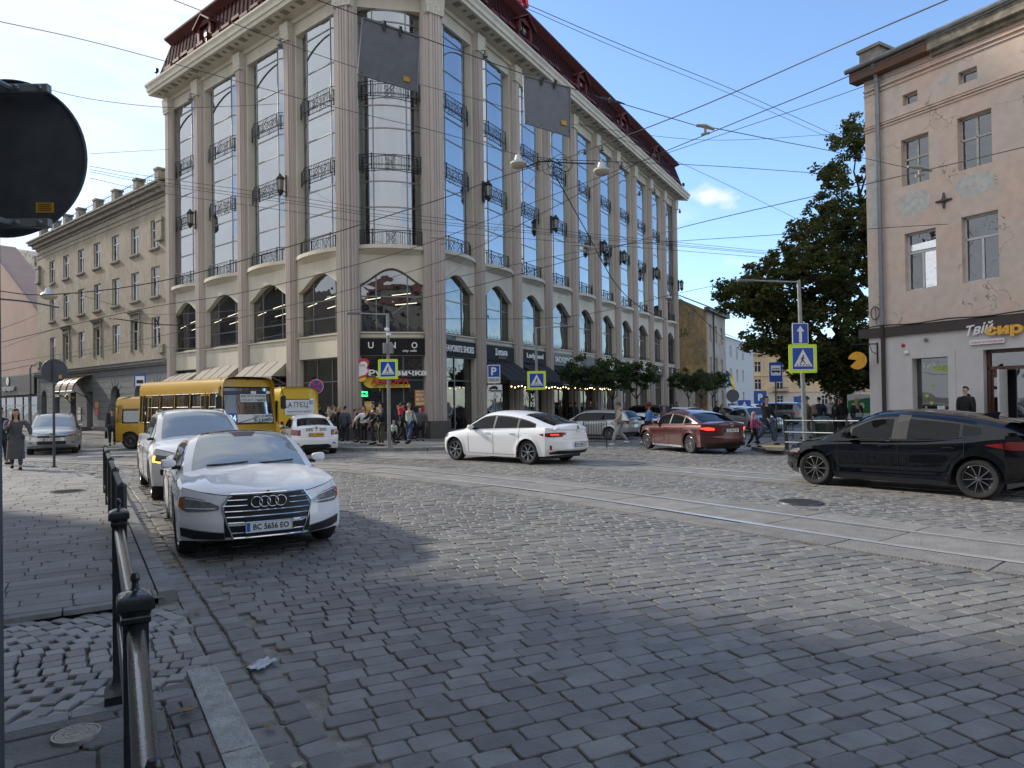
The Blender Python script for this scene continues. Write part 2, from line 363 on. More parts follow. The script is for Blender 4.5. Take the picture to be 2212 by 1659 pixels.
def stones(name,C,ang,S,lift=0.0,npt=12,gap=0.0,jit=0.06,zj=0.005,tilt=0.02,bev=0.10,depth=0.05,bz=0.012,mat_=None,kind='structure',dome=0.0,zf=road_z):
 """N paving stones, each a jittered rounded block, as one sheet"""
 N = len(C);base = []
 if npt==12:base = [(-1,-.82),(-.86,-1),(0,-1),(.86,-1),(1,-.82),(1,0),(1,.82),(.86,1),(0,1),(-.86,1),(-1,.82),(-1,0)]
 elif npt==8:base = [(-1,-.8),(-.86,-1),(.86,-1),(1,-.8),(1,.8),(.86,1),(-.86,1),(-1,.8)]
 else:base = [(-1,-1),(1,-1),(1,1),(-1,1)]
 B = np.array(base,float);n = len(B)
 U = B[None]+RNG.uniform(-1,1,(N,n,2))*jit*np.array([0.7,1.3])
 h = S[:,None,:]/2-gap
 ca,sa = np.cos(ang)[:,None],np.sin(ang)[:,None]
 z0 = zf(C[:,0],C[:,1])+lift+RNG.uniform(-zj,zj,N);tx = RNG.uniform(-tilt,tilt,N);ty = RNG.uniform(-tilt,tilt,N)
 def ring(sc,dz):
  q = U*h-np.sign(U)*sc*np.minimum(h,0.2) if sc else U*h
  x = C[:,None,0]+q[...,0]*ca-q[...,1]*sa;y = C[:,None,1]+q[...,0]*sa+q[...,1]*ca
  z = z0[:,None]+q[...,0]*tx[:,None]+q[...,1]*ty[:,None]+dz
  return np.stack([x,y,z],-1)
 rings = [ring(bev,0.0),ring(0,-bz),ring(0,-depth)] if npt>=8 else [ring(0,0.0),ring(0,-depth)]
 V = np.stack(rings,1).reshape(-1,3);k = len(rings);per = k*n
 off = (np.arange(N)*per)[:,None]
 lv = [];ls = []
 lv.append((np.arange(n)[None]+off).reshape(-1));ls.append(np.full(N,n))
 for j in range(k-1):
  i = np.arange(n);q = np.stack([j*n+i,(j+1)*n+i,(j+1)*n+(i+1)%n,j*n+(i+1)%n],1).reshape(-1)
  lv.append((q[None]+off).reshape(-1));ls.append(np.full(N*n,4))
 lv = np.concatenate(lv);ls = np.concatenate(ls)
 me = bpy.data.meshes.new(name);me.vertices.add(len(V));me.vertices.foreach_set('co',V.reshape(-1).astype(np.float32))
 me.loops.add(len(lv));me.loops.foreach_set('vertex_index',lv.astype(np.int32));me.polygons.add(len(ls))
 me.polygons.foreach_set('loop_start',np.concatenate([[0],np.cumsum(ls)[:-1]]).astype(np.int32));me.update(calc_edges=True);me.shade_flat()
 me.materials.append(mat_)
 o = bpy.data.objects.new(name,me);COL.objects.link(o);o['kind'] = kind
 return o
def rows(x0,x1,y0,y1,pitch,lmin,lmax,th,warp=0.0,gj=0.0,org=(0,0)):
 """running-bond rows at angle th -> centres, angles, sizes"""
 C = [];A = [];S = [];ct,st = math.cos(th),math.sin(th);y = y0
 while y<y1:
  p = pitch*random.uniform(1-gj,1+gj);x = x0-random.random()*lmax
  while x<x1:
   L = random.uniform(lmin,lmax);cx = x+L/2;wy = warp*math.sin(cx*0.35)+warp*0.2*math.sin(cx*1.1)
   yy = y+p/2+wy
   C.append((org[0]+cx*ct-yy*st,org[1]+cx*st+yy*ct));A.append(th+warp*0.35*math.cos(cx*0.35));S.append((L,p));x+=L
  y+=p
 return np.array(C),np.array(A),np.array(S)
 # --- road setts
C,A,S = rows(-44,48,-6,52,0.152,0.18,0.29,R(21),warp=0.22,gj=0.07)
kt = (C-KP)@KD;ko = (C-KP)@KN
vis = (C[:,1]>2.3)&(C[:,1]<46)&(np.abs(C[:,0])<0.79*C[:,1]+0.8)
road = vis&~inpoly(C,POLY_F)&~inpoly(C,POLY_R)&~inpoly(C,POLY_L)&~((ko>-0.40)&(kt<12.6)&(kt>-6))
d1 = pdist(C,T1a);d2 = pdist(C,T2a);road&=(d1>1.02)&(d2>1.02)
C,A,S = C[road],A[road],S[road];print('setts',len(C))
nr = C[:,1]<9;md = (~nr)&(C[:,1]<19);fa = C[:,1]>=19
stones('cobbled_road',C[nr],A[nr],S[nr],npt=12,gap=0.0052,mat_=M_sett,zj=0.005,tilt=0.022,bev=0.045,bz=0.006,jit=0.055)
stones('cobbled_road',C[md],A[md],S[md],npt=8,gap=0.0065,mat_=M_sett,zj=0.005,tilt=0.025,bev=0.05,bz=0.008)
stones('cobbled_road',C[fa],A[fa],S[fa],npt=4,gap=0.009,mat_=M_sett,zj=0.006,tilt=0.03,depth=0.04)
# gutter courses along the kerb
Cg = [];Ag = [];Sg = []
for o in (-0.10,-0.29):
 t = -3.5
 while t<12.6:
  L = random.uniform(0.17,0.30);Cg.append(kq(t+L/2,o));Ag.append(math.atan2(KD[1],KD[0]));Sg.append((L,0.185));t+=L
stones('gutter_setts',np.array(Cg),np.array(Ag),np.array(Sg),npt=12,gap=0.009,mat_=M_sett,jit=0.08,zj=0.007,tilt=0.05,lift=0.006)
# --- asphalt beyond the setts
mb = MB();
for y0,y1 in ((46,100),(100,240)):
 mb.quad((-160,y0,gz(y0)-0.012),(240,y0,gz(y0)-0.012),(240,y1,gz(y1)-0.012),(-160,y1,gz(y1)-0.012))
mb.build('road',M_asph,kind='structure')
# --- tram tracks: concrete panels, rails
def ribbon(mb,path,o0,o1,z,mi=0):
 a = offset(path,o0);b = offset(path,o1)
 for i in range(len(path)-1):
  mb.quad((a[i].x,a[i].y,z+gz(a[i].y)),(a[i+1].x,a[i+1].y,z+gz(a[i+1].y)),(b[i+1].x,b[i+1].y,z+gz(b[i+1].y)),(b[i].x,b[i].y,z+gz(b[i].y)),mi)
def track(path,nm):
 mbs = MB();per = 6
 for lo,hi in ((-1.08,-0.545),(-0.445,0.445),(0.545,1.08)):
  A0 = offset(path,lo+0.006);B0 = offset(path,hi-0.006);i = random.randint(0,2)
  while i<len(path)-per-1:
   js = list(range(i,i+per+1));zj = random.uniform(-0.004,0.006);g = 0.012
   def pt(Q,k,end):
    p = Q[k]
    if end:d = (Q[min(k+1,len(Q)-1)]-Q[k-1]).normalized()*g;p = p+(d if end>0 else -d)
    return (p.x,p.y,gz(p.y)+0.012+zj)
   top = [pt(A0,k,1 if n==0 else (-1 if n==per else 0)) for n,k in enumerate(js)]+[pt(B0,k,1 if n==0 else (-1 if n==per else 0)) for n,k in reversed(list(enumerate(js)))]
   m = len(top);bot = [(p[0],p[1],p[2]-0.07) for p in top]
   mbs.add(top+bot,[tuple(range(m))[::-1]]+[((k+1)%m,k,m+k,m+(k+1)%m) for k in range(m)][::1])
   i+=per
 mbs.build('tram_track_paving',M_conc,kind='structure',weld=False)
 for s in (-1,1):
  mr = MB();c = s*0.5
  ribbon(mr,path,c-0.040,c+0.040,0.020,0)
  ribbon(mr,path,c-s*0.040-0.016,c-s*0.040+0.016,0.006,1)
  ribbon(mr,path,c-s*0.070-0.014,c-s*0.070+0.014,0.018,0)
  ribbon(mr,path,c+s*0.046-0.006,c+s*0.046+0.006,0.004,1)
  mr.build('tram_rail',[M_rail,M_groove],kind='structure')
track(T1,'near');track(T2,'far')
# --- raised pavements: kerb line and fill
def sheet(mb,poly,z,skirt=0.2):
 pts = [Vector((*p,0)) for p in poly]
 bm = bmesh.new();vs = [bm.verts.new((p.x,p.y,0)) for p in pts];f = bm.faces.new(vs);bmesh.ops.triangulate(bm,faces=[f])
 for yc in (12,20,28,38,60):
  bmesh.ops.bisect_plane(bm,geom=bm.verts[:]+bm.edges[:]+bm.faces[:],plane_co=(0,yc,0),plane_no=(0,1,0))
 for v in bm.verts:v.co.z = gz(v.co.y)+z
 bmesh.ops.recalc_face_normals(bm,faces=bm.faces[:])
 idx = {v:i for i,v in enumerate(bm.verts)}
 fs = []
 for f in bm.faces:
  q = [idx[v] for v in f.verts];fs.append(tuple(q if f.normal.z>0 else q[::-1]))
 mb.add([v.co[:] for v in bm.verts],fs);bm.free()
def kerb(name,path,h=0.12,w=0.14,m=M_kerb,L=1.0,side=1,jit=0.006):
 """a run of kerb stones: each stone a chamfered block in one strip"""
 mb = MB();pth = resample([Vector((*p,0)) for p in path],L)
 for a,b in zip(pth,pth[1:]):
  d = (b-a).normalized();n = Vector((-d.y,d.x,0))*side;a2 = a+d*0.006;b2 = b-d*0.006;zz = random.uniform(-jit,jit)
  za = gz(a.y);zb = gz(b.y);c = 0.018
  prof = [(0,-0.1),(0,h-c),(c,h),(w,h),(w,-0.1)]
  A = [(a2.x+n.x*o,a2.y+n.y*o,za+z+zz) for o,z in prof];B = [(b2.x+n.x*o,b2.y+n.y*o,zb+z+zz) for o,z in prof]
  k = len(prof);mb.add(A+B,[(i,i+1,k+i+1,k+i) for i in range(k-1)]+[tuple(range(k))[::-1],tuple(range(k,2*k))])
 o = mb.build(name,m,kind='structure');return o
def densify(path,n=10):return [(p.x,p.y) for p in catmull(path,n)]
mb = MB();sheet(mb,[kq(-9,.1),kq(-0.42,.1),kq(-0.42,9),(-30,2),(-12,-9)],0.085);sheet(mb,[kq(1.95,.1),kq(12.6,.1)]+POLY_L[3:10]+[kq(1.95,16)],0.085)
sheet(mb,[kq(-0.5,0.0),kq(2.1,0.0),kq(2.1,14),kq(-0.5,14)],0.02)
mb.build('pavement',M_mortar,kind='structure')
PS = resample([Vector((*p,0)) for p in densify([kq(2.0),kq(6),kq(11),kq(12.6)]+POLY_L[3:9])],0.5)
kerb('kerb',[(p.x,p.y) for p in PS],0.125,0.15,M_kerb,1.0,1)
kerb('kerb',[kq(-0.02),kq(-6)],0.115,0.17,M_kerb2,1.2,-1,0.012)
# slabs (running bond, short courses across the pavement)
th = math.atan2(KN[1],KN[0])
def slabs(name,t0,t1,o0,o1,pitch,lmin,lmax,m,lift,jit,zj,gap,bev=0.03,inside=None,npt=8):
 Cs = [];Ss = [];t = t0
 while t<t1-0.02:
  p = min(pitch*random.uniform(0.93,1.07),t1-t);o = o0-random.random()*0.0;first = True
  while o<o1:
   L = random.uniform(lmin,lmax)*(0.55 if first and random.random()<.5 else 1);first = False;L = min(L,o1-o) if o1-o<lmax else L
   Cs.append(kq(t+p/2,o+L/2));Ss.append((L,p));o+=L
  t+=p
 Cs = np.array(Cs);Ss = np.array(Ss);k = (Cs[:,1]>1.6)&(Cs[:,1]<30)&(np.abs(Cs[:,0])<0.80*Cs[:,1]+0.9)
 if inside is not None:k&=inpoly(Cs,inside)
 Cs,Ss = Cs[k],Ss[k]
 stones(name,Cs,np.full(len(Cs),th),Ss,lift=lift,npt=npt,gap=gap,jit=jit,zj=zj,tilt=0.008,bev=bev,bz=0.006,depth=0.04,mat_=m,zf=lambda x,y:gzv(y))
slabs('pavement_slabs',1.95,22,0.16,16,0.205,0.34,0.62,M_slab,0.122,0.012,0.0025,0.0035,inside=POLY_L[:9]+[(-31,30),(-12,1)])
slabs('pavement_slabs',-6,-0.42,0.34,6.5,0.30,0.34,0.58,M_slab2,0.112,0.03,0.004,0.007,bev=0.05)
# rough setts between slabs and pale kerb
slabs('kerb_setts',-6,-0.2,0.175,0.34,0.16,0.15,0.16,M_slab2,0.108,0.08,0.006,0.006,bev=0.08)
slabs('driveway_edging',-0.42,-0.30,0.2,6.5,0.12,0.5,0.9,M_kerb,0.115,0.01,0.002,0.004)
slabs('driveway_edging',1.83,1.95,0.2,6.5,0.12,0.5,0.9,M_kerb,0.118,0.01,0.002,0.004)
# fan-laid setts of the crossing
Cf = [];Af = [];Sf = []
for k in range(-1,26):
 rad = 0.0
 cx = 0.9+k*0.42
 for a in np.arange(-62,63,1.0):
  pass
rad = 1.75
for k in range(-10,58):
 off = k*0.128
 a = -math.asin(0.99*1.0);s = 0.0;tot = 2*math.asin(1.12/rad)*rad;s = -tot/2
 while s<tot/2:
  L = random.uniform(0.11,0.17);aa = (s+L/2)/rad
  t = 0.76+rad*math.sin(aa);o = off-0.75+rad*math.cos(aa);s+=L
  if -0.30<t<1.83 and 0.02<o<7:Cf.append(kq(t,o));Af.append(math.atan2(KD[1],KD[0])+aa);Sf.append((L,0.125*math.cos(aa)))
stones('fan_sett_crossing',np.array(Cf),np.array(Af),np.array(Sf),npt=12,gap=0.005,mat_=M_fan,jit=0.07,zj=0.002,tilt=0.012,lift=0.0,bev=0.09,bz=0.008,zf=lambda x,y:0.040+0.045*np.clip((((np.stack([x,y],-1)-KP)@KN))/1.2,0,1))
for (nm,poly,kp) in (('far',POLY_F,POLY_F[:15]),('right',POLY_R,POLY_R[-1:]+POLY_R[:7])):
 mb = MB();pp = densify(kp,5);sheet(mb,pp+list(poly[15:] if nm=='far' else poly[7:-1]),0.11 if nm=='far' else 0.12)
 mb.build('pavement',mat('far_pavement',(0.155,0.152,0.148),0.8,var=0.2,vscale=1.5,bump=0.4,bscale=25),kind='structure')
 kerb('kerb',pp,0.128,0.15,M_kerb,1.0,-1)
mb = MB();mb.add([tuple(grd(*q,0.128)) for q in [(1640,962),(1668,955),(1697,960),(1690,974),(1655,972)]],[(0,1,2,3,4)])
mb.build('tactile_paving',mat('tactile_yellow',(0.34,0.27,0.15),0.8,var=0.2,vscale=6,bump=0.6,bscale=60),kind='structure')
# lane paint on the side street
mb = MB()
for v0,v1 in ((966,968.5),(974,976.5),(981,983.5)):
 a,b,c,d = [grd(*q,0.012) for q in ((168,v0+4),(300,v0),(300,v1),(168,v1+4))];mb.quad(d,c,b,a)
mb.build('road_marking',mat('road_paint',(0.62,0.62,0.6),0.6,var=0.15,vscale=9),kind='structure')
# manholes
def manhole(name,c,r,lift,label,m,cast=True):
 t = thing(name,label,'manhole cover',(c.x,c.y,gz(c.y)+lift))
 a = MB();a.lathe([(r*0.90,-0.02),(r*0.90,0.006),(r,0.006),(r*1.03,-0.02)],40);a.build('frame',m,t,local=True)
 a = MB();a.lathe([(0.0001,0.0),(r*0.88,0.0),(r*0.88,-0.02)],40)
 if cast:
  n = int(r*2/0.055)
  for i in range(-n,n):
   for j in range(-n,n):
    x = i*0.045;y = j*0.045+(i%2)*0.022
    if math.hypot(x,y)<r*0.82:a.box(x-0.014,x+0.014,y-0.008,y+0.008,0.0,0.006)
 else:
  for ring in (0.3,0.5,0.7,0.86):
   nn = int(ring*24)
   for k in range(nn):
    a0 = 2*math.pi*k/nn;da = 2*math.pi/nn*0.4
    q = [(r*rr*math.cos(a0+s),r*rr*math.sin(a0+s)) for rr,s in ((ring-.14,-da),(ring,-da),(ring,da),(ring-.14,da))]
    a.add([(x,y,0.006) for x,y in q],[(0,1,2,3)])
 a.build('lid',m,t,local=True)
M_cast = mat('cast_iron',(0.10,0.10,0.10),0.5,metal=0.6,var=0.3,vscale=20)
M_castp = mat('worn_cast_iron',(0.25,0.24,0.22),0.5,metal=0.5,var=0.3,vscale=30)
manhole('manhole_cover',grd(1727,1085),0.34,0.012,'large patterned manhole cover in the cobbles between the two tram tracks',M_cast)
manhole('manhole_cover',grd(170,1583,.12),0.105,0.124,'small round water valve cover in the flagstones beside the near railing',M_castp,False)
manhole('manhole_cover',grd(412,1058,.12)+Vector((-2.35,0,0)),0.3,0.128,'dark drain cover flush in the slab pavement beside the flat fence',M_cast)
# ------------------------------------------------------------------ department store on the corner
M_cream = mat('cream_render',(0.56,0.515,0.43),0.85,var=0.13,vscale=0.9,bump=0.2,bscale=50,stretch=(1,1,0.3),det=8)
M_pil = mat('pinkish_pilaster',(0.44,0.38,0.345),0.8,var=0.15,vscale=0.9,bump=0.15,bscale=40,stretch=(1,1,0.15),det=8)
M_cap = mat('carved_capital',(0.55,0.51,0.43),0.9,var=0.25,vscale=14,bump=2.0,bscale=18)
M_gran = mat('granite_plinth',(0.10,0.09,0.085),0.35,var=0.4,vscale=25)
M_alu = mat('window_metal',(0.20,0.205,0.20),0.35,metal=0.5)
M_iron = mat('black_iron',(0.015,0.016,0.018),0.45)
M_roof = mat('maroon_tile',(0.085,0.020,0.020),0.45,var=0.25,vscale=6,bump=0.2)
M_roofm = mat('maroon_metal',(0.095,0.024,0.023),0.65,spec=.2,var=0.12,vscale=3)
def glassmat(name,tint,refl=0.2,ior=1.5,wob=0.12,ws=0.55,rough=0.0):
 """window glass: a clear tinted sheet whose mirror reflection grows towards grazing view"""
 if name in MATS:return MATS[name]
 m = bpy.data.materials.new(name);m.use_nodes = True;t = m.node_tree;t.nodes.clear();L = t.links
 out = t.nodes.new('ShaderNodeOutputMaterial');tr = t.nodes.new('ShaderNodeBsdfTransparent');tr.inputs[0].default_value = (*tint,1)
 gl = t.nodes.new('ShaderNodeBsdfGlossy');gl.inputs['Roughness'].default_value = rough;gl.inputs['Color'].default_value = (.93,.96,1,1)
 fr = t.nodes.new('ShaderNodeFresnel');fr.inputs['IOR'].default_value = ior
 mr = t.nodes.new('ShaderNodeMapRange');mr.inputs['To Min'].default_value = refl;L.new(fr.outputs[0],mr.inputs['Value'])
 mx = t.nodes.new('ShaderNodeMixShader');L.new(mr.outputs[0],mx.inputs[0]);L.new(tr.outputs[0],mx.inputs[1]);L.new(gl.outputs[0],mx.inputs[2]);L.new(mx.outputs[0],out.inputs[0])
 if wob:
  g = t.nodes.new('ShaderNodeNewGeometry');n = t.nodes.new('ShaderNodeTexNoise')
  n.inputs['Scale'].default_value = ws;n.inputs['Detail'].default_value = 1.5;L.new(g.outputs['Position'],n.inputs['Vector'])
  bp = t.nodes.new('ShaderNodeBump');bp.inputs['Strength'].default_value = wob;bp.inputs['Distance'].default_value = 0.15
  L.new(n.outputs['Fac'],bp.inputs['Height']);L.new(bp.outputs[0],gl.inputs['Normal'])
 MATS[name] = m;return m
M_gl_r = glassmat('tall_window_glass',(0.5,0.53,0.56),0.42,1.6,0.14)
M_gl_l = glassmat('tall_window_glass_pale',(0.55,0.57,0.58),0.38,1.6,0.18)
M_gl_c = glassmat('corner_bay_glass',(0.5,0.53,0.56),0.33,1.6,0.14)
M_gl_arch = glassmat('arched_window_glass',(0.35,0.35,0.36),0.22,1.5,0.25,0.9)
M_gl_shop = glassmat('shop_window_glass',(0.5,0.5,0.5),0.14,1.5,0.2,0.8)
M_curt = mat('white_curtain',(0.62,0.63,0.65),0.8,var=0.15,vscale=9,stretch=(1,1,0.05))
M_band = mat('sign_band_black',(0.010,0.010,0.011),0.6,spec=.25)
M_white = mat('white_letter',(0.80,0.80,0.80),0.5)
ZB = gz(38)+0.10
store = thing('department_store','large cream corner building with tall glass bays between fluted pilasters and a maroon mansard roof','department store',(-6.2,38,ZB))
Z_SIGN0,Z_SIGN1,Z_SILL,Z_SPR,Z_ARCH,Z_LEDGE,Z_TOP,Z_COR = 4.25,5.12,5.46,7.95,8.80,9.93,22.3,23.3
FL_ = Fr((-8.33,35.6),(0.773,-0.634));FR_ = Fr((-4.05,36.4),(0.498,0.867));FC_ = Fr((-8.33,35.6),(4.28,0.80));LC = math.hypot(4.28,0.80)
def faceframes():
 """(frame, t0, t1, kind) from left end to right end"""
 bays = []
 tl = [-20.1,-15.47,-10.17,-5.02,0.0]
 for a,b in zip(tl,tl[1:]):bays.append((FL_,a,b,'L'))
 bays.append((FC_,0.0,LC,'C'))
 for i in range(10):bays.append((FR_,i*4.395,(i+1)*4.395,'R'))
 return bays
BAYS = faceframes()
PW = 0.41
def arch_h(s):return (Z_ARCH-Z_SPR)*max(0.0,(0.5+0.5*math.cos(math.pi*s)))**0.72
wall = MB();ledge = MB()
for bi,(f,t0,t1,kd) in enumerate(BAYS):
 P = f.P;a,b = t0+PW,t1-PW
 ins = 0.10 if kd!='C' else 0.14
 wa,wb = a+ins,b-ins
 for x0,x1 in ((a-0.3,wa),(wb,b+0.3)):
  wall.add([P(x0,-0.9,Z_LEDGE),P(x1,-0.9,Z_LEDGE),P(x1,0,Z_LEDGE),P(x0,0,Z_LEDGE),P(x0,-0.9,Z_COR),P(x1,-0.9,Z_COR),P(x1,0,Z_COR),P(x0,0,Z_COR)],[(3,2,1,0),(4,5,6,7),(0,1,5,4),(1,2,6,5),(2,3,7,6),(3,0,4,7)])
  wall.add([P(x0,-0.9,ZB),P(x1,-0.9,ZB),P(x1,0,ZB),P(x0,0,ZB),P(x0,-0.9,Z_SILL),P(x1,-0.9,Z_SILL),P(x1,0,Z_SILL),P(x0,0,Z_SILL)],[(3,2,1,0),(4,5,6,7),(0,1,5,4),(1,2,6,5),(2,3,7,6),(3,0,4,7)])
 wall.quad(P(wa,0,Z_TOP+.1),P(wb,0,Z_TOP+.1),P(wb,0,Z_COR),P(wa,0,Z_COR));wall.quad(P(wa,-0.9,Z_TOP+.1),P(wb,-0.9,Z_TOP+.1),P(wb,0,Z_TOP+.1),P(wa,0,Z_TOP+.1))
 n = 28;xs = [a-0.3]+[wa+(wb-wa)*i/n for i in range(n+1)]+[b+0.3]
 def head(x):
  if x<=wa or x>=wb:return Z_SILL
  return Z_SPR+arch_h((x-(wa+wb)/2)/((wb-wa)/2))
 def bow(x):
  s = (x-(a+b)/2)/((b-a)/2);return 0.42*max(0,1-abs(s)**2.2) if kd!='C' else 0.5*max(0,1-abs(s)**2.2)
 zs1 = Z_LEDGE-0.45
 wall.quad(P(a-.3,0,Z_SILL),P(wa,0,Z_SILL),P(wa,0,zs1),P(a-.3,0,zs1));wall.quad(P(wb,0,Z_SILL),P(b+.3,0,Z_SILL),P(b+.3,0,zs1),P(wb,0,zs1))
 for i in range(n):
  x0 = wa+(wb-wa)*i/n;x1 = wa+(wb-wa)*(i+1)/n;h0 = Z_SPR+arch_h((x0-(wa+wb)/2)/((wb-wa)/2));h1 = Z_SPR+arch_h((x1-(wa+wb)/2)/((wb-wa)/2))
  wall.quad(P(x0,0,h0),P(x1,0,h1),P(x1,0,zs1),P(x0,0,zs1));wall.quad(P(x0,-0.5,h0),P(x1,-0.5,h1),P(x1,0,h1),P(x0,0,h0))
 wall.quad(P(wa,-.5,Z_SILL),P(wa,0,Z_SILL),P(wa,0,Z_SPR),P(wa,-.5,Z_SPR));wall.quad(P(wb,0,Z_SILL),P(wb,-.5,Z_SILL),P(wb,-.5,Z_SPR),P(wb,0,Z_SPR))
 wall.add([P(a-.3,-0.5,Z_SIGN1-0.9),P(b+.3,-0.5,Z_SIGN1-0.9),P(b+.3,0,Z_SIGN1-0.9),P(a-.3,0,Z_SIGN1-0.9),P(a-.3,-0.5,Z_SILL),P(b+.3,-0.5,Z_SILL),P(b+.3,0,Z_SILL),P(a-.3,0,Z_SILL)],[(3,2,1,0),(4,5,6,7),(2,3,7,6)])
 m = 12
 for i in range(m):
  x0 = a-.02+(b-a+.04)*i/m;x1 = a-.02+(b-a+.04)*(i+1)/m;o0,o1 = bow(x0),bow(x1)
  for z0,z1,e,p in ((zs1,Z_LEDGE-.2,0.0,0),(Z_LEDGE-0.2,Z_LEDGE,0.10,0)):
   wall.quad(P(x0,o0*(0.0 if z0==zs1 else 1)+e,z0),P(x1,o1*(0.0 if z0==zs1 else 1)+e,z0),P(x1,o1+e,z1),P(x0,o0+e,z1))
  wall.quad(P(x0,-.6,Z_LEDGE),P(x0,o0+.1,Z_LEDGE),P(x1,o1+.1,Z_LEDGE),P(x1,-.6,Z_LEDGE));wall.quad(P(x0,o0,Z_LEDGE-.2),P(x0,o0+.1,Z_LEDGE-.2),P(x1,o1+.1,Z_LEDGE-.2),P(x1,o1,Z_LEDGE-.2))
 wall.add([P(a,0,Z_SILL-.07),P(b,0,Z_SILL-.07),P(b,.1,Z_SILL-.07),P(a,.1,Z_SILL-.07),P(a,0,Z_SILL),P(b,0,Z_SILL),P(b,.1,Z_SILL),P(a,.1,Z_SILL)],[(3,2,1,0),(4,5,6,7),(0,1,5,4),(1,2,6,5),(2,3,7,6),(3,0,4,7)])
 wall.add([P(a+.2,0,Z_SIGN1+.06),P(b-.2,0,Z_SIGN1+.06),P(b-.2,.03,Z_SIGN1+.06),P(a+.2,.03,Z_SIGN1+.06),P(a+.2,0,Z_SIGN1+.1),P(b-.2,0,Z_SIGN1+.1),P(b-.2,.03,Z_SIGN1+.1),P(a+.2,.03,Z_SIGN1+.1)],[(3,2,1,0),(4,5,6,7),(2,3,7,6)])
 # end walls and back volume
e1 = FR_.P(43.95,0,0);e2 = FR_.P(43.95,-16,0);e3 = FL_.P(-20.1,-16,0);e4 = FL_.P(-20.1,0,0)
for p,q in ((e1,e2),(e2,e3),(e3,e4)):wall.quad((*p[:2],ZB-.5),(*q[:2],ZB-.5),(*q[:2],Z_COR),(*p[:2],Z_COR))
wall.build('wall',M_cream,store)
# dark inside, so nothing shows through between glass and wall
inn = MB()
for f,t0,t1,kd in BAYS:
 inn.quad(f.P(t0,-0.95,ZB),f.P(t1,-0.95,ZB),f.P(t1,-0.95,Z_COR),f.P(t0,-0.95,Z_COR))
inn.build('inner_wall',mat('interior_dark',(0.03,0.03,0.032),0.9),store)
# pilasters: each a fluted shaft with capital
def pilaster(f,t,w=PW,d=0.36,cap=True,z0=None):
 P = f.P;z0 = ZB if z0 is None else z0
 prof = [(-w,0.0),(-w,d*.55),(-w*.80,d*.55),(-w*.80,d*.72),(-w*.62,d*.72),(-w*.55,d*.66),(-w*.50,d),(-w*.34,d),(-w*.30,d*.9),(-w*.22,d*.9),(-w*.18,d),(-w*.06,d),(-w*.02,d*.88)]
 prof = prof+[(-x,y) for x,y in reversed(prof)]
 a = MB();n = len(prof)
 for za,zb in ((z0+0.95,Z_TOP-0.2),):
  a.add([P(t+x,y,za) for x,y in prof]+[P(t+x,y,zb) for x,y in prof],[(i,i+1,n+i+1,n+i) for i in range(n-1)])
 a.build('pilaster',M_pil,store)
 if cap:
  a = MB();a.add([P(t-w*.9,0,Z_TOP-.2),P(t+w*.9,0,Z_TOP-.2),P(t+w*.9,d+.06,Z_TOP-.2),P(t-w*.9,d+.06,Z_TOP-.2),P(t-w*1.0,0,Z_TOP+.78),P(t+w*1.0,0,Z_TOP+.78),P(t+w*1.0,d+.12,Z_TOP+.78),P(t-w*1.0,d+.12,Z_TOP+.78)],[(3,2,1,0),(4,5,6,7),(0,1,5,4),(1,2,6,5),(2,3,7,6),(3,0,4,7)])
  for i in range(3):
   for j in range(4):
    x = t+(i-1)*w*.55;z = Z_TOP-.08+j*.21;y = d+.07
    a.add([P(x-.07,y,z),P(x+.07,y,z),P(x,y+.05,z+.1),P(x-.09,y,z+.17),P(x+.09,y,z+.17)],[(0,1,2),(1,4,2),(4,3,2),(3,0,2)])
  a.build('capital',M_cap,store)
 a = MB();a.add([P(t-w-.03,0,z0-.2),P(t+w+.03,0,z0-.2),P(t+w+.03,d+.04,z0-.2),P(t-w-.03,d+.04,z0-.2),P(t-w-.03,0,z0+.95),P(t+w+.03,0,z0+.95),P(t+w+.03,d+.04,z0+.95),P(t-w-.03,d+.04,z0+.95)],[(3,2,1,0),(4,5,6,7),(0,1,5,4),(1,2,6,5),(2,3,7,6),(3,0,4,7)])
 a.build('plinth',M_gran,store)
pils = [(FL_,t) for t in (-20.1+.45,-15.47,-10.17,-5.02)]+[(FR_,i*4.395) for i in range(1,10)]+[(FR_,43.5)]
FA = Fr((-8.33,35.6),(FL_.d+FC_.d));FB = Fr((-4.05,36.4),(FC_.d+FR_.d))
for f,t in pils:pilaster(f,t)
pilaster(FA,0.0,0.56,0.50);pilaster(FB,0.0,0.56,0.50)
def fbox(mb,P,t0,t1,o0,o1,z0,z1,mi=None):
 mb.add([P(t0,o0,z0),P(t1,o0,z0),P(t1,o1,z0),P(t0,o1,z0),P(t0,o0,z1),P(t1,o0,z1),P(t1,o1,z1),P(t0,o1,z1)],[(3,2,1,0),(4,5,6,7),(0,1,5,4),(1,2,6,5),(2,3,7,6),(3,0,4,7)],mi)
def bars(mb,P,pts_list,w=0.05,d=0.06,o=0.0):
 """rectangular bars: each (t0,z0,t1,z1) axis aligned, o offset function or number"""
 for (x0,z0,x1,z1) in pts_list:
  if abs(x1-x0)<1e-6:xa,xb,za,zb = x0-w/2,x0+w/2,z0,z1
  else:xa,xb,za,zb = x0,x1,z0-w/2,z0+w/2
  oo = o(x0) if callable(o) else o;o2 = o(x1) if callable(o) else o
  mb.add([P(xa,oo-d,za),P(xb,o2-d,za),P(xb,o2+.01,za),P(xa,oo+.01,za),P(xa,oo-d,zb),P(xb,o2-d,zb),P(xb,o2+.01,zb),P(xa,oo+.01,zb)],[(3,2,1,0),(4,5,6,7),(0,1,5,4),(1,2,6,5),(2,3,7,6),(3,0,4,7)])
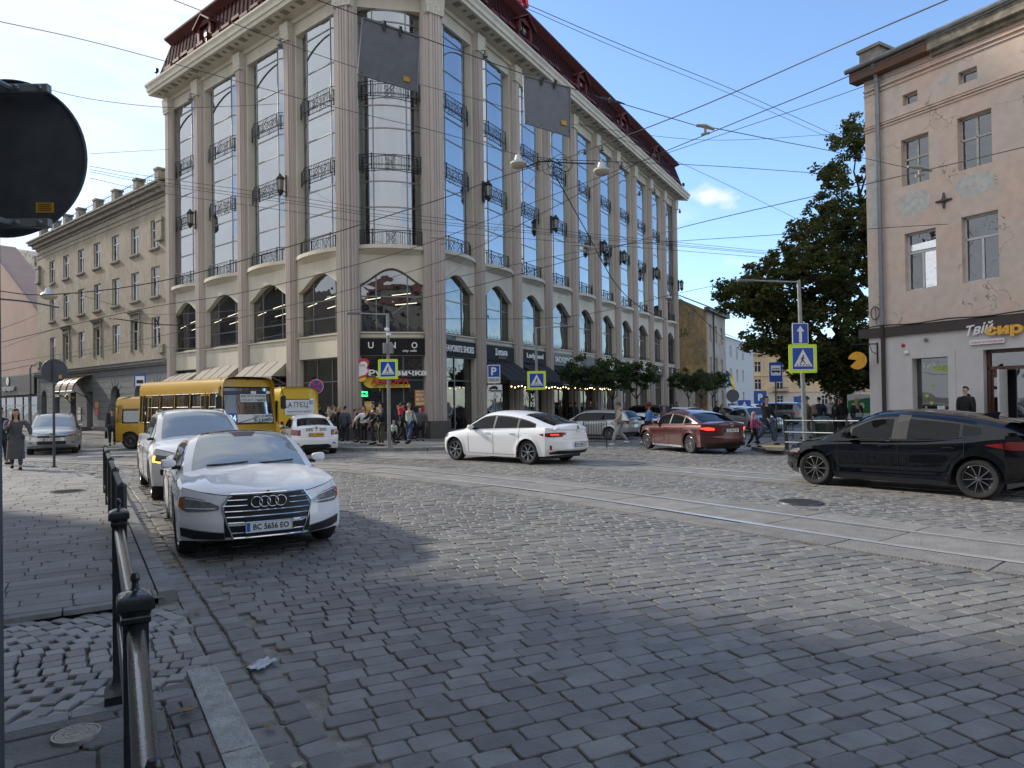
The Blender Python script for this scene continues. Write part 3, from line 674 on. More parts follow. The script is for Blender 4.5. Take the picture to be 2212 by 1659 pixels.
def scroll(mb,P,cx,cz,r,o,n=10,turns=1.2,w=0.010,ph=0.0):
 pts = [P(cx+r*(1-.6*i/n)*math.cos(ph+turns*2*math.pi*i/n),o,cz+r*(1-.6*i/n)*math.sin(ph+turns*2*math.pi*i/n)) for i in range(n+1)]
 mb.tube(pts,w,4,cap=False)
def railing(f,a,b,z,h,of,style,detail):
 """bowed wrought-iron railing"""
 P = f.P;m = MB();N = 3 if style!='low' else 1
 xs = [a,a+(b-a)*.2,b-(b-a)*.2,b] if N==3 else [a,b]
 for x0,x1 in zip(xs,xs[1:]):
  for zz in ((z+.03,z+h) if style!='low' else (z+.02,)):m.tube([P(x0,of(x0),zz),P(x1,of(x1),zz)],.022,4)
 if style=='low':
  k = max(3,int((b-a)/.42))
  for i in range(k):
   x = a+(b-a)*(i+.5)/k;
   if detail:scroll(m,P,x-.07,z+.17,.11,of(x),8,1.0);scroll(m,P,x+.10,z+.13,.08,of(x),8,-1.0)
   else:m.tube([P(x-.15,of(x),z),P(x,of(x),z+.3),P(x+.15,of(x),z)],.016,3)
 else:
  n = int((b-a)/(.125 if detail else.2));mid = (a+b)/2
  for i in range(n+1):
   x = a+(b-a)*i/n
   if abs(x-mid)>.34:m.tube([P(x,of(x),z+.03),P(x,of(x),z+h)],.010 if detail else.014,3,cap=False)
  for x in xs:m.tube([P(x,of(x),z-.02),P(x,of(x),z+h+.06)],.034,4)
  for j in range(3 if detail else 2):
   zc = z+h*(j+.5)/(3 if detail else 2)
   for s in (-1,1):scroll(m,P,mid+s*.16,zc,.15,of(mid),8,s*1.1,.013,0)
  m.tube([P(mid-.33,of(mid),z),P(mid+.33,of(mid),z+h)],.012,3);m.tube([P(mid+.33,of(mid),z),P(mid-.33,of(mid),z+h)],.012,3)
 return m
for bi,(f,t0,t1,kd) in enumerate(BAYS):
 P = f.P;ins = .10 if kd!='C' else.14;wa,wb = t0+PW+ins,t1-PW-ins;wd = wb-wa;near = bi<=8
 ca,cb = wa+wd*.23,wb-wd*.23
 def og(x,wa=wa,wb=wb,ca=ca,cb=cb,kd=kd):
  if kd=='C':return -.02-.46*abs((x-(wa+wb)/2)/((wb-wa)/2))**2.2
  if x<ca:return -0.50+0.42*(x-wa)/(ca-wa)
  if x>cb:return -0.50+0.42*(wb-x)/(wb-cb)
  return -0.08
 g = MB()
 segs = ((wa,ca),(ca,cb),(cb,wb)) if kd!='C' else [(wa+wd*k/12,wa+wd*(k+1)/12) for k in range(12)]
 for x0,x1 in segs:
  zz_ = [Z_LEDGE,12.0,13.35,14.25,16.15,17.35,18.0,19.9,21.75,Z_TOP+.1]
  for za,zb2 in zip(zz_,zz_[1:]):
   j = [random.uniform(-.007,.007)*(1 if kd!='C' else.3) for _ in range(4)];g.quad(P(x0,og(x0)+j[0],za),P(x1,og(x1)+j[1],za),P(x1,og(x1)+j[2],zb2),P(x0,og(x0)+j[3],zb2))
 win = MB();bl = []
 hs = [Z_LEDGE+.05,12.0,13.35,14.25,16.15,17.35,18.0,19.9,21.75,Z_TOP+.05]
 for z in hs:
  for x0,x1 in segs:bl.append((x0,z,x1,z))
 for x in (wa+.03,ca,cb,wb-.03):bl.append((x,Z_LEDGE,x,Z_TOP+.1))
 bars(win,P,bl,.062,.06,lambda x:og(x)+.02)
 if kd!='C' or True:
  pts = [P(ca+(cb-ca)*i/8,og(ca+.01)+.03,20.7+.75*math.sin(math.pi*(i/8)*.5 if kd!='C' else math.pi*i/8)**.8) for i in range(9)]
  if kd!='C':win.tube(pts,.032,4)
 wo_ = win.build('tall_window_frame',M_alu,store)
 g.build('pane',M_gl_r if kd=='R' else (M_gl_c if kd=='C' else M_gl_l),wo_)
 if kd!='R' or bi<8:
  cu = MB()
  for (x0,x1) in ((wa+.05,ca+.35*(cb-ca)*(.6 if kd=='R' else.3)),(cb-.2,wb-.05)):
   for z0,z1 in ((14.4,17.2),(18.1,21.6)):
    k = 10
    for i in range(k):
     u0 = x0+(x1-x0)*i/k;u1 = x0+(x1-x0)*(i+1)/k
     s0_,s1_ = (.05*(i%2),.05*((i+1)%2));cu.quad(P(u0,og(u0)-.12-s0_,z0),P(u1,og(u1)-.12-s1_,z0),P(u1,og(u1)-.12-s1_,z1),P(u0,og(u0)-.12-s0_,z1))
  cu.build('curtain',M_curt,store)
 fl_ = MB()
 for zf in (13.95,17.75,13.2,17.0):fbox(fl_,P,wa,wb,-.9,-.56,zf-(.12 if zf in (13.95,17.75) else.05),zf+.35)
 fl_.build('floor_edge',mat('floor_edge',(.42,.42,.41),.8),store)
 for zb_,h in ((Z_LEDGE+.02,.80),(13.95,.78),(17.75,.78)):
  m = railing(f,wa+.02,wb-.02,zb_,h,lambda x:og(x)+(.22 if zb_>12 else.30),'tall',near)
  m.build('balcony_railing',M_iron,store)
 n = 16;g = MB();xs = [wa+wd*i/n for i in range(n+1)]
 hh = lambda x:Z_SPR+arch_h((x-(wa+wb)/2)/(wd/2))
 for x0,x1 in zip(xs,xs[1:]):g.quad(P(x0,-.32,Z_SILL),P(x1,-.32,Z_SILL),P(x1,-.32,hh(x1)),P(x0,-.32,hh(x0)))
 win = MB();v1,v2 = wa+wd*.25,wb-wd*.25
 bl = [(wa+.03,Z_SILL,wa+.03,hh(wa)),(v1,Z_SILL,v1,hh(v1)),(v2,Z_SILL,v2,hh(v2)),(wb-.03,Z_SILL,wb-.03,hh(wb)),(wa,Z_SILL+.03,wb,Z_SILL+.03),(wa,7.35,wb,7.35)]
 if kd!='C':bl+=[(wa,6.4,wb,6.4)] if kd=='L' else []
 bars(win,P,bl,.065,.06,-.29);win.tube([P(x,-.29,hh(x)-.03) for x in xs],.035,4)
 wo_ = win.build('arched_window_frame',M_alu,store);g.build('pane',M_gl_arch,wo_)
 if kd!='R':
  for (xa,xb_,z) in ((wa+wd*.55,wa+wd*.9,6.9),(wa+wd*.5,wa+wd*.8,7.4),(wa+wd*.1,wa+wd*.32,7.15)):
   lt = MB()
   lt.add([P(xa,-.312,z),P(xb_,-.312,z+.12),P(xb_,-.312,z+.15),P(xa,-.312,z+.03)],[(0,1,2,3)])
   lt.build('ceiling_light',mat('tube_light',(.8,.75,.6),.5,emit=(1,.9,.65),estr=.8),store)
 railing(f,wa-.02,wb+.02,Z_SILL,.3,lambda x:.07,'low',near).build('sill_railing',M_iron,store)
 zt = Z_SIGN0+.02 if kd!='L' else 4.22
 g = MB();g.quad(P(wa,-.30,ZB+.35),P(wb,-.30,ZB+.35),P(wb,-.30,zt),P(wa,-.30,zt))
 win = MB();k = 2 if kd=='R' else 3
 bl = [(wa+.03,ZB+.3,wa+.03,zt),(wb-.03,ZB+.3,wb-.03,zt),(wa,2.95,wb,2.95),(wa,ZB+.38,wb,ZB+.38),(wa,zt-.03,wb,zt-.03)]+[(wa+wd*i/k,ZB+.3,wa+wd*i/k,zt) for i in range(1,k)]
 bars(win,P,bl,.06,.07,-.26);wo_ = win.build('shop_window_frame',M_alu,store);g.build('pane',M_gl_shop,wo_)
 a = MB();a.add([P(wa-.2,-.5,ZB-.2),P(wb+.2,-.5,ZB-.2),P(wb+.2,.12,ZB-.2),P(wa-.2,.12,ZB-.2),P(wa-.2,-.5,ZB+.32),P(wb+.2,-.5,ZB+.32),P(wb+.2,.12,ZB+.32),P(wa-.2,.12,ZB+.32)],[(3,2,1,0),(4,5,6,7),(0,1,5,4),(1,2,6,5),(2,3,7,6),(3,0,4,7)])
 a.build('plinth',M_gran,store)
 # cornice
def run(mb,prof,closed_top=True,path=None):
 """sweep a profile (o,z) along the three faces with mitred corners"""
 pts = path or [FL_.P(-20.1,0,0),FC_.P(0,0,0),FC_.P(LC,0,0),FR_.P(43.95,0,0)]
 pts = [Vector((p[0],p[1],0)) for p in pts];nm = []
 for i in range(len(pts)):
  d0 = (pts[i]-pts[i-1]).normalized() if i else (pts[1]-pts[0]).normalized();d1 = (pts[i+1]-pts[i]).normalized() if i<len(pts)-1 else d0
  n0 = Vector((d0.y,-d0.x,0));n1 = Vector((d1.y,-d1.x,0));n = (n0+n1).normalized();nm.append(n/max(.3,n.dot(n0)))
 vs = [];k = len(prof)
 for i,p in enumerate(pts):
  ex = Vector((0,0,0))
  for o,z in prof:
   q = p+nm[i]*o
   if i==0:q = q+(pts[0]-pts[1]).normalized()*max(0,o)*.35
   if i==len(pts)-1:q = q+(pts[-1]-pts[-2]).normalized()*max(0,o)
   vs.append((q.x,q.y,z))
 fs = [(i*k+j,(i+1)*k+j,(i+1)*k+j+1,i*k+j+1) for i in range(len(pts)-1) for j in range(k-1)]
 fs+=[tuple(range(k)),tuple((len(pts)-1)*k+j for j in range(k))[::-1]]
 mb.add(vs,fs)
c = MB();run(c,[(-.6,Z_COR-.25),(.14,Z_COR-.25),(.14,Z_COR-.02),(.42,Z_COR),(1.18,Z_COR+.02),(1.20,Z_COR+.22),(1.28,Z_COR+.26),(1.30,Z_COR+.48),(1.40,Z_COR+.62),(1.40,Z_COR+.74),(-.6,Z_COR+.80)])
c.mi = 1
for f,L0,L1 in ((FL_,-20.0,-.3),(FC_,.2,LC-.2),(FR_,.3,43.8)):
 n = int((L1-L0)/.72)
 for i in range(n):
  t = L0+(L1-L0)*(i+.5)/n;w,dd = (.22,.22) if i%2 else (.11,.13)
  for e,z in ((0,.012),(.07,.03)):
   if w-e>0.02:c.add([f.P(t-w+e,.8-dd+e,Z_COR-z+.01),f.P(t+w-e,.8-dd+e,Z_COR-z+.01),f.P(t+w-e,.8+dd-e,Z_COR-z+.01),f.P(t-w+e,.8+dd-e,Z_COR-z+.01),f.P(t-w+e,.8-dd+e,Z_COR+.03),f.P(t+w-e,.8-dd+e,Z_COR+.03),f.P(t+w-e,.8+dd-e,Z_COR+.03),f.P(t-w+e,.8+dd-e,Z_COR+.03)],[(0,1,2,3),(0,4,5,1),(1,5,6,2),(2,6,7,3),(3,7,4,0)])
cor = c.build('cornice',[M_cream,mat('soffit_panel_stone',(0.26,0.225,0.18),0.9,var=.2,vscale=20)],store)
# mansard roof with tile courses
roofo = 1.12;ZR0 = Z_COR+.78;ZR1 = 26.7;ro1 = 0.30
c = MB();prof = [];nc = 20
for i in range(nc):
 s0 = i/nc;s1 = (i+1)/nc
 prof+=[(roofo+(ro1-roofo)*s0+.05,ZR0+(ZR1-ZR0)*s0),(roofo+(ro1-roofo)*s1+.0,ZR0+(ZR1-ZR0)*s1)]
ptsr = [FL_.P(-18.6,0,0),FC_.P(0,0,0),FC_.P(LC,0,0),FR_.P(42.6,0,0)]
run(c,prof,path=ptsr)
roofc = c
def tilebump(m):
 t = m.node_tree;b = t.nodes['Principled BSDF']
 g = t.nodes.new('ShaderNodeTexCoord');s = t.nodes.new('ShaderNodeSeparateXYZ');t.links.new(g.outputs['Object'],s.inputs[0])
 d = t.nodes.new('ShaderNodeVectorMath');d.operation = 'DOT_PRODUCT';d.inputs[1].default_value = (0.82,0.20,0);t.links.new(g.outputs['Object'],d.inputs[0])
 w = t.nodes.new('ShaderNodeMath');w.operation = 'MULTIPLY';w.inputs[1].default_value = 26;t.links.new(d.outputs['Value'],w.inputs[0])
 sn = t.nodes.new('ShaderNodeMath');sn.operation = 'SINE';t.links.new(w.outputs[0],sn.inputs[0])
 bp = t.nodes.new('ShaderNodeBump');bp.inputs['Strength'].default_value = .7;bp.inputs['Distance'].default_value = .06;t.links.new(sn.outputs[0],bp.inputs['Height']);t.links.new(bp.outputs[0],b.inputs['Normal'])
tilebump(M_roof)
c = MB();run(c,[(ro1-.3,ZR1-.35),(ro1+.1,ZR1-.2),(ro1+.5,ZR1+.1),(ro1+.52,ZR1+.2),(ro1-5,ZR1+2.4)],path=ptsr);c.build('roof_eaves',M_roofm,store)
# hip at the left end and parapet block
lp = Fr((0,0),(1,0));a_ = [FL_.P(-18.6,-.0,0),FL_.P(-18.6,-12,0)]
c = MB();b0 = FL_.P(-19.0,.35,ZR0);b1 = FL_.P(-19.0,-14,ZR0);b2 = FL_.P(-17.7,-14,ZR1);b3 = FL_.P(-17.7,ro1,ZR1);c.quad(b1,b0,b3,b2)
b0 = FR_.P(43.0,.35,ZR0);b1 = FR_.P(43.0,-14,ZR0);b2 = FR_.P(41.8,-14,ZR1);b3 = FR_.P(41.8,ro1,ZR1);c.quad(b0,b1,b2,b3);c.build('roof_hip',M_roof,store)
c = MB();P = FL_.P
fbox(c,P,-20.0,-19.5,-.6,.2,ZR0-.1,ZR0+.95);fbox(c,P,-20.1,-19.4,-.7,.3,ZR0+.95,ZR0+1.05);c.build('parapet_end',M_roofm,store)
c = roofc;c.mi = 1
for f,L0,L1 in ((FL_,-18,-1),(FR_,1.0,42)):
 n = int((L1-L0)/1.05)
 for i in range(n):
  t = L0+(L1-L0)*(i+.5)/n;s = .06+.05*(i%3);o = roofo+(ro1-roofo)*s;z = ZR0+(ZR1-ZR0)*s
  fbox(c,f.P,t-.42,t+.42,o,o+.16,z+.02,z+.2)
c.build('mansard_roof',[M_roof,M_roofm],store)
# dormers
def dormer(f,t):
 P = f.P;w = 0.85;o = 1.0;z0 = ZR0+.10;z1 = z0+1.45;c = MB()
 fbox(c,P,t-w,t-w+.28,-1.6,o,z0,z1);fbox(c,P,t+w-.28,t+w,-1.6,o,z0,z1);fbox(c,P,t-w+.28,t+w-.28,-1.6,o-.02,z0,z0+.25)
 c.add([P(t-w,o,z1),P(t+w,o,z1),P(t,o,z1+.42),P(t-w,-2.2,z1),P(t+w,-2.2,z1),P(t,-2.2,z1+.42)],[(0,1,2),(0,2,5,3),(1,4,5,2)])
 for s in (-1,1):c.add([P(t+s*(w+.2),o+.22,z1-.1),P(t,o+.22,z1+.56),P(t,-2.4,z1+.56),P(t+s*(w+.2),-2.4,z1-.1),P(t+s*(w+.2),o+.22,z1+.02),P(t,o+.22,z1+.66),P(t,-2.4,z1+.66),P(t+s*(w+.2),-2.4,z1+.02)],[(0,1,2,3),(4,5,6,7),(0,1,5,4),(3,0,4,7)])
 d = c.build('dormer',M_roofm,store)
 g = MB();g.quad(P(t-w+.28,o-.25,z0+.25),P(t+w-.28,o-.25,z0+.25),P(t+w-.28,o-.25,z1),P(t-w+.28,o-.25,z1));g.build('pane',mat('dormer_pane',(.45,.47,.5),.1,ior=1.6),d)
 g = MB();bars(g,P,[(t-w+.33,z0+.25,t-w+.33,z1),(t,z0+.25,t,z1),(t+w-.33,z0+.25,t+w-.33,z1),(t-w+.28,z0+.3,t+w-.28,z0+.3),(t-w+.28,z0+.85,t+w-.28,z0+.85),(t-w+.28,z1-.04,t+w-.28,z1-.04)],.07,.05,o-.2);g.build('window_frame',M_roofm,d)
for t in (-13.0,-4.4):dormer(FL_,t)
for t in (8.8,17.6,26.3,35.1):dormer(FR_,t)
# roof sign letters on their rack
def roof_letter(ch,f,t,z,h,label):
 P = f.P;o = thing('sign_letter',label,'sign letter',f.P(t,ro1-.4,z),group='red letters of the rooftop sign');m = MB()
 put_text(m,ch,lambda a,b,c:P(t+a,ro1-.4+c,z+b+h*.5),fit=(h*.62,h),depth=.14,bold=.05,mi=0)
 m.build('letter_face',mat('red_letter',(.62,.03,.03),.4),o)
 m = MB()
 for x in (-.5,0,.5):m.tube([P(t+x,ro1-.65,z-.9),P(t+x,ro1-.65,z+h)],.03,4)
 for zz in (.3,1.2,2.1):m.tube([P(t-.9,ro1-.65,z+zz),P(t+.9,ro1-.65,z+zz)],.025,4)
 m.build('rack',M_iron,o)
roof_letter('У',FR_,8.2,26.75,2.0,'red rooftop letter У on its rack, left of the letter С')
roof_letter('С',FR_,10.2,26.75,2.0,'red rooftop letter С, last letter of the sign above the mansard')
# wall lanterns and floodlights on the pilasters
def lantern(f,t,z):
 P = f.P;c = MB();o = .42+.34;cx,cy,_ = P(t,o,0)
 c.lathe([(.0,z+1.0),(.05,z+.96),(.11,z+.86),(.20,z+.74),(.25,z+.68),(.19,z+.62)],6,(cx,cy,0));c.lathe([(.15,z-.02),(.20,z+.04),(.15,z-.1),(.06,z-.24),(.0,z-.3)],6,(cx,cy,0))
 for k in range(6):a = math.pi/3*k;c.tube([(cx+.155*math.cos(a),cy+.155*math.sin(a),z),(cx+.20*math.cos(a),cy+.20*math.sin(a),z+.66)],.018,4)
 c.tube([P(t,.4,z+.05),P(t,o,z-.02)],.03,5);c.tube([P(t,.4,z+.75),P(t,o,z+.9)],.03,5);fbox(c,P,t-.1,t+.1,.4,.5,z-.25,z+.95)
 l = c.build('wall_lantern',M_iron,store);g = MB();g.lathe([(.13,z),(.175,z+.64)],6,(cx,cy,0));g.build('lantern_glass',mat('lantern_glass',(.25,.24,.2),.15),l)
for f,t in ((FL_,-15.47),(FL_,-5.02),(FR_,4.395),(FR_,13.2),(FR_,22.0),(FR_,26.4),(FR_,35.2),(FR_,43.6)):lantern(f,t,13.6)
for f,t in ((FL_,-15.47),(FL_,-5.02),(FR_,4.395),(FR_,22.0),(FR_,26.4),(FR_,35.2),(FR_,43.6)):
 c = MB();cx,cy,_ = f.P(t,.7,0);c.lathe([(.05,22.15),(.09,22.05),(.15,21.75),(.13,21.75),(.0,21.9)],8,(cx,cy,0));c.tube([f.P(t,.4,22.2),(cx,cy,22.15)],.03,4);c.build('floodlight',M_alu,store)
for f,t in ((FL_,-19.2),(FL_,-12.2),(FR_,8.0),(FR_,24.0),(FR_,33.0),(FR_,43.4)):
 c = MB();fbox(c,f.P,t-.16,t+.16,1.1,1.3,ZR0+.45,ZR0+.7);c.tube([f.P(t,1.25,ZR0-.1),f.P(t,1.2,ZR0+.5)],.025,4);c.build('floodlight',M_iron,store)
 # awnings
M_awn = mat('black_awning',(0.018,0.018,0.02),0.75,var=.2,vscale=5);M_awnl = mat('beige_awning',(0.30,0.27,0.225),0.85,var=.15,vscale=5)
def awning(f,t0,t1,zt,zb,od,m,lights=False,txt=None):
 P = f.P;c = MB();th = .02
 c.add([P(t0,.02,zt),P(t1,.02,zt),P(t1,od,zb),P(t0,od,zb),P(t0,.02,zt-th),P(t1,.02,zt-th),P(t1,od,zb-th),P(t0,od,zb-th)],[(3,2,1,0)[::-1],(4,5,6,7)[::-1],(2,3,7,6)])
 for t in (t0,t1):c.add([P(t,.02,zt),P(t,od,zb),P(t,.02,zb)],[(0,1,2)])
 c.add([P(t0,od+.005,zb),P(t1,od+.005,zb),P(t1,od+.005,zb-.24),P(t0,od+.005,zb-.24)],[(0,1,2,3)])
 n = 4
 for i in range(1,n):t = t0+(t1-t0)*i/n;c.tube([P(t,.02,zt+.01),P(t,od,zb+.01)],.018,4)
 for t in (t0+.05,t1-.05):c.tube([P(t,.05,zb-.5),P(t,od-.05,zb-.05)],.02,4)
 a = c.build('awning',m,store)
 if txt:
  c = MB();put_text(c,txt,lambda x,y,z:P(t1-.75+x,od+.012+z,zb-.13+y),fit=(1.0,.15));c.build('awning_lettering',M_white,a)
 if lights:
  c = MB();n = 9
  for i in range(n):t = t0+(t1-t0)*(i+.5)/n;q = P(t,od-.1,zb-.34-.05*math.sin(i*1.7));c.ball(q,.035,6,4)
  c.build('bulb_string',mat('warm_bulb',(1,.8,.4),.5,emit=(1,.72,.32),estr=5),a)
for i in (1,2,3,4):awning(FR_,i*4.395+.35,(i+1)*4.395-.35,4.22,2.95,1.9,M_awn,True,'Рукавичка')
awning(FL_,-10.17+.5,-5.02-.5,4.25,3.35,1.1,M_awnl);awning(FL_,-15.47+.5,-10.17-.5,4.25,3.35,1.1,M_awnl);awning(FL_,-19.4,-15.97,4.0,3.4,1.0,M_awnl)
# entrance under the corner: dark doorway and posters
P = FC_.P
c = MB();fbox(c,P,1.55,2.95,-.32,-.255,ZB+.33,2.85);dr = c.build('doorway',mat('doorway_dark',(.012,.012,.014),.5),store)
M_orange = mat('orange_poster',(.72,.30,.05),.6,var=.15,vscale=6);M_red = mat('poster_red',(.6,.04,.04),.5);M_yel = mat('poster_yellow',(.80,.55,.06),.6)
def poster(f,t,z,w,h,m,o=-.24,name='poster',extra=None):
 c = MB();fbox(c,f.P,t-w/2,t+w/2,o-.01,o,z-h/2,z+h/2,0)
 ms = [m]
 if extra:
  ms.append(extra[0])
  for (x0,x1,z0,z1) in extra[1]:c.add([f.P(t-w/2+w*x0,o+.004,z-h/2+h*z0),f.P(t-w/2+w*x1,o+.004,z-h/2+h*z0),f.P(t-w/2+w*x1,o+.004,z-h/2+h*z1),f.P(t-w/2+w*x0,o+.004,z-h/2+h*z1)],[(0,1,2,3)],1)
 return c.build(name,ms,store)
M_pwhite = mat('poster_white',(.7,.68,.62),.6,var=.3,vscale=18)
poster(FC_,3.62,2.0,.62,.85,M_orange,extra=(M_pwhite,[(.1,.9,.86,.93),(.1,.35,.62,.78),(.42,.62,.6,.78),(.7,.9,.62,.78),(.1,.4,.34,.5),(.5,.9,.36,.5),(.1,.9,.08,.22)]))
poster(FC_,3.68,1.25,.30,.55,M_red,extra=(M_pwhite,[(.1,.9,.1,.45)]));poster(FC_,.95,1.6,.5,.5,M_yel,extra=(M_pwhite,[(.1,.9,.45,.7)]))
poster(FC_,1.15,.95,.75,.9,M_orange,extra=(M_red,[(.1,.8,.55,.7)]));poster(FC_,1.4,1.45,.2,.2,M_pwhite)
c = MB();
for k in range(14):a0 = k*.45;c.tube([P(.72+.17*math.cos(a0),-.23,2.25+.12*math.sin(a0*1.3)),P(.72+.17*math.cos(a0+2),-.23,2.25+.14*math.sin(a0+1.2))],.008,3)
c.build('neon_sign',mat('green_neon',(0,.6,.2),.5,emit=(.05,1,.3),estr=1.6),store)
# ------------------------------------------------------------------ the other houses
def hip(m):return m
def plain_window(f,par,t,z,w,h,dep=.22,frame=None,style='pvc',o=0.0,glass=None,sill=None,name='window'):
 """a window of its own in the wall: frame with mullions, pane as sub-part"""
 P = f.P;c = MB();fw = .07;a,b = t-w/2,t+w/2;oo = o-dep
 bl = [(a+fw/2,z,a+fw/2,z+h),(b-fw/2,z,b-fw/2,z+h),(a,z+fw/2,b,z+fw/2),(a,z+h-fw/2,b,z+h-fw/2)]
 if style=='pvc':bl+=[(a,z+h*.66,b,z+h*.66),(t,z,t,z+h*.66)]
 elif style=='old':bl+=[(a,z+h*.58,b,z+h*.58),(t,z,t,z+h)]
 elif style=='one':pass
 bars(c,P,bl,fw,.07,oo+.03)
 fo = c.build(name,frame or M_frame,par)
 c = MB();c.quad(P(a,oo,z),P(b,oo,z),P(b,oo,z+h),P(a,oo,z+h));c.build('pane',glass or M_gl_house,fo)
 c = MB();c.quad(P(a,oo-.25,z),P(b,oo-.25,z),P(b,oo-.25,z+h),P(a,oo-.25,z+h));c.build('blind',M_room if random.random()<.55 else M_blind,fo)  # dark_room sheets stand in for the unlit room, others are net curtains
 if sill:c = MB();fbox(c,P,a-.12,b+.12,o,o+.16,z-.12,z);fbox(c,P,a-.08,b+.08,o,o+.1,z-.2,z-.12);c.build('sill',sill,fo)
 return fo
def wall_with_holes(mb,f,t0,t1,z0,z1,holes,o=0.0,dep=.28):
 """front wall with rectangular or arched openings and their reveals; holes: (ta,tb,za,zb[,arch])"""
 P = f.P;hs = sorted(holes);ts = sorted({t0,t1}|{h[0] for h in hs}|{h[1] for h in hs})
 for a,b in zip(ts,ts[1:]):
  col = sorted([h for h in hs if h[0]<=a+1e-6 and h[1]>=b-1e-6],key=lambda h:h[2]);z = z0
  for h in col:
   if h[2]>z:mb.quad(P(a,o,z),P(b,o,z),P(b,o,h[2]),P(a,o,h[2]))
   z = h[3]
  if z<z1:mb.quad(P(a,o,z),P(b,o,z),P(b,o,z1),P(a,o,z1))
 for h in hs:
  a,b,za,zb = h[:4];i = o-dep;ar = len(h)>4
  mb.quad(P(a,i,za),P(a,o,za),P(a,o,zb),P(a,i,zb));mb.quad(P(b,o,za),P(b,i,za),P(b,i,zb),P(b,o,zb));mb.quad(P(a,i,za),P(b,i,za),P(b,o,za),P(a,o,za))
  if not ar:mb.quad(P(a,o,zb),P(b,o,zb),P(b,i,zb),P(a,i,zb))
  else:
   n = 10;r = (b-a)/2;c = (a+b)/2;k = [(c-r*math.cos(math.pi*q/n),zb-r+r*math.sin(math.pi*q/n)) for q in range(n+1)]
   for (x0,h0),(x1,h1) in zip(k,k[1:]):
    mb.quad(P(x0,o,h0),P(x1,o,h1),P(x1,o,zb),P(x0,o,zb));mb.quad(P(x0,i,h0),P(x1,i,h1),P(x1,o,h1),P(x0,o,h0))
M_frame = mat('white_window_frame',(.62,.62,.60),.45,var=.08,vscale=4);M_oldframe = mat('weathered_frame',(.50,.47,.42),.8,var=.3,vscale=12)
M_gl_house = glassmat('house_glass',(.55,.56,.58),.14,1.5,.15,1.5)
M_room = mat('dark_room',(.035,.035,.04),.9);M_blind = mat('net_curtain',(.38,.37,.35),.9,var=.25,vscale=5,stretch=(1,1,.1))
M_oldst = mat('stained_beige_render',(.36,.305,.235),.92,col2=(.27,.23,.18),var=.16,vscale=.55,bump=.6,bscale=14,stretch=(1,1,.45),mix=(.35,.7))
M_oldtr = mat('grey_stone_trim',(.27,.245,.205),.9,var=.3,vscale=3,bump=.6,bscale=25)
M_blue = mat('blue_grey_render',(.175,.185,.19),.85,var=.1,vscale=1,bump=.2,bscale=20);M_joint = mat('dark_joint',(.05,.052,.055),.9)
zb = gz(55)+.1
# --- four storey beige tenement on the left
ten = thing('tenement','weathered beige tenement with blue grey arched ground floor, left of the cream building','tenement',(*fl(33,-2),zb))
FT = Fr(fl(47.8,-.05),(0.773,-0.634));TL = 27.2
cols = [TL-(q-20.6) for q in (43.7,40.2,36.7,33.2,29.5,25.9,22.5)]
holes = [];wins = []
for i,t in enumerate(cols):
 for z,h in ((6.0,2.25),(9.75,2.15),(13.25,2.05)):
  holes.append((t-.70,t+.70,z,z+h));wins.append((t,z,h))
c = MB();wall_with_holes(c,FT,0,TL,5.15,17.0,holes,dep=.18);fbox(c,FT.P,0,TL,-9,-1.2,zb-.3,17.0)
c.quad(FT.P(0,0,5),FT.P(0,-9,5),FT.P(0,-9,17),FT.P(0,0,17))
c.build('wall',M_oldst,ten)
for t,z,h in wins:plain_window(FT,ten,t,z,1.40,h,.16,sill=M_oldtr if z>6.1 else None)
c = MB()
for a,b,e in ((16.75,16.95,.10),(16.3,16.4,.06),(15.95,16.02,.04)):fbox(c,FT.P,0,TL,0,e,a,b)
fbox(c,FT.P,-.3,TL,-.1,.35,16.95,17.25);fbox(c,FT.P,-.5,TL,-.1,.62,17.25,17.5);fbox(c,FT.P,-.6,TL,-.1,.75,17.5,17.62)
cn = c.build('cornice',M_oldtr,ten)
c = MB();c.quad(FT.P(-.6,.75,17.63),FT.P(TL,.75,17.63),FT.P(TL,-5,19.2),FT.P(-.6,-5,19.2));c.build('roof',mat('old_tin_roof',(.07,.07,.065),.6,var=.4,vscale=6),ten)
for i,t in enumerate([1.2,4.6,7.5,10.6,14.4,18.2,22.2,25.8]):
 c = MB();fbox(c,FT.P,t-.30,t+.30,-.5,.1,17.6,18.8);fbox(c,FT.P,t-.36,t+.36,-.56,.16,18.8,18.95);c.build('parapet_post',M_oldtr,ten)
c = MB()
for z in (18.0,18.75):c.tube([FT.P(.5,-.2,z),FT.P(TL,-.2,z)],.03,4)
for i in range(90):t = .6+i*.3;c.tube([FT.P(t,-.2,17.6),FT.P(t,-.2,18.95)],.014,3,cap=False)
c.build('roof_railing',M_iron,ten)
for i in (1,3,5):
 t = cols[i];c = MB();fbox(c,FT.P,t-1.0,t+1.0,0,.18,8.75,8.9);fbox(c,FT.P,t-1.1,t+1.1,0,.3,8.9,9.02);fbox(c,FT.P,t-.85,t-.66,0,.09,5.9,8.75);fbox(c,FT.P,t+.66,t+.85,0,.09,5.9,8.75);fbox(c,FT.P,t-.85,t+.85,0,.07,8.35,8.55);c.build('window_hood',M_oldtr,ten)
for t in (.55,TL-.9):
 for z in (15.0,):
  c = MB();fbox(c,FT.P,t-.5,t+.5,0,.22,z,z+.25);fbox(c,FT.P,t-.42,t+.42,0,.18,z-1.2,z);fbox(c,FT.P,t-.5,t+.5,0,.26,z-1.4,z-1.2);c.build('capital',M_oldtr,ten);c = MB();fbox(c,FT.P,t-.45,t+.45,0,.2,5.6,6.2);c.build('pilaster_base',M_oldtr,ten)
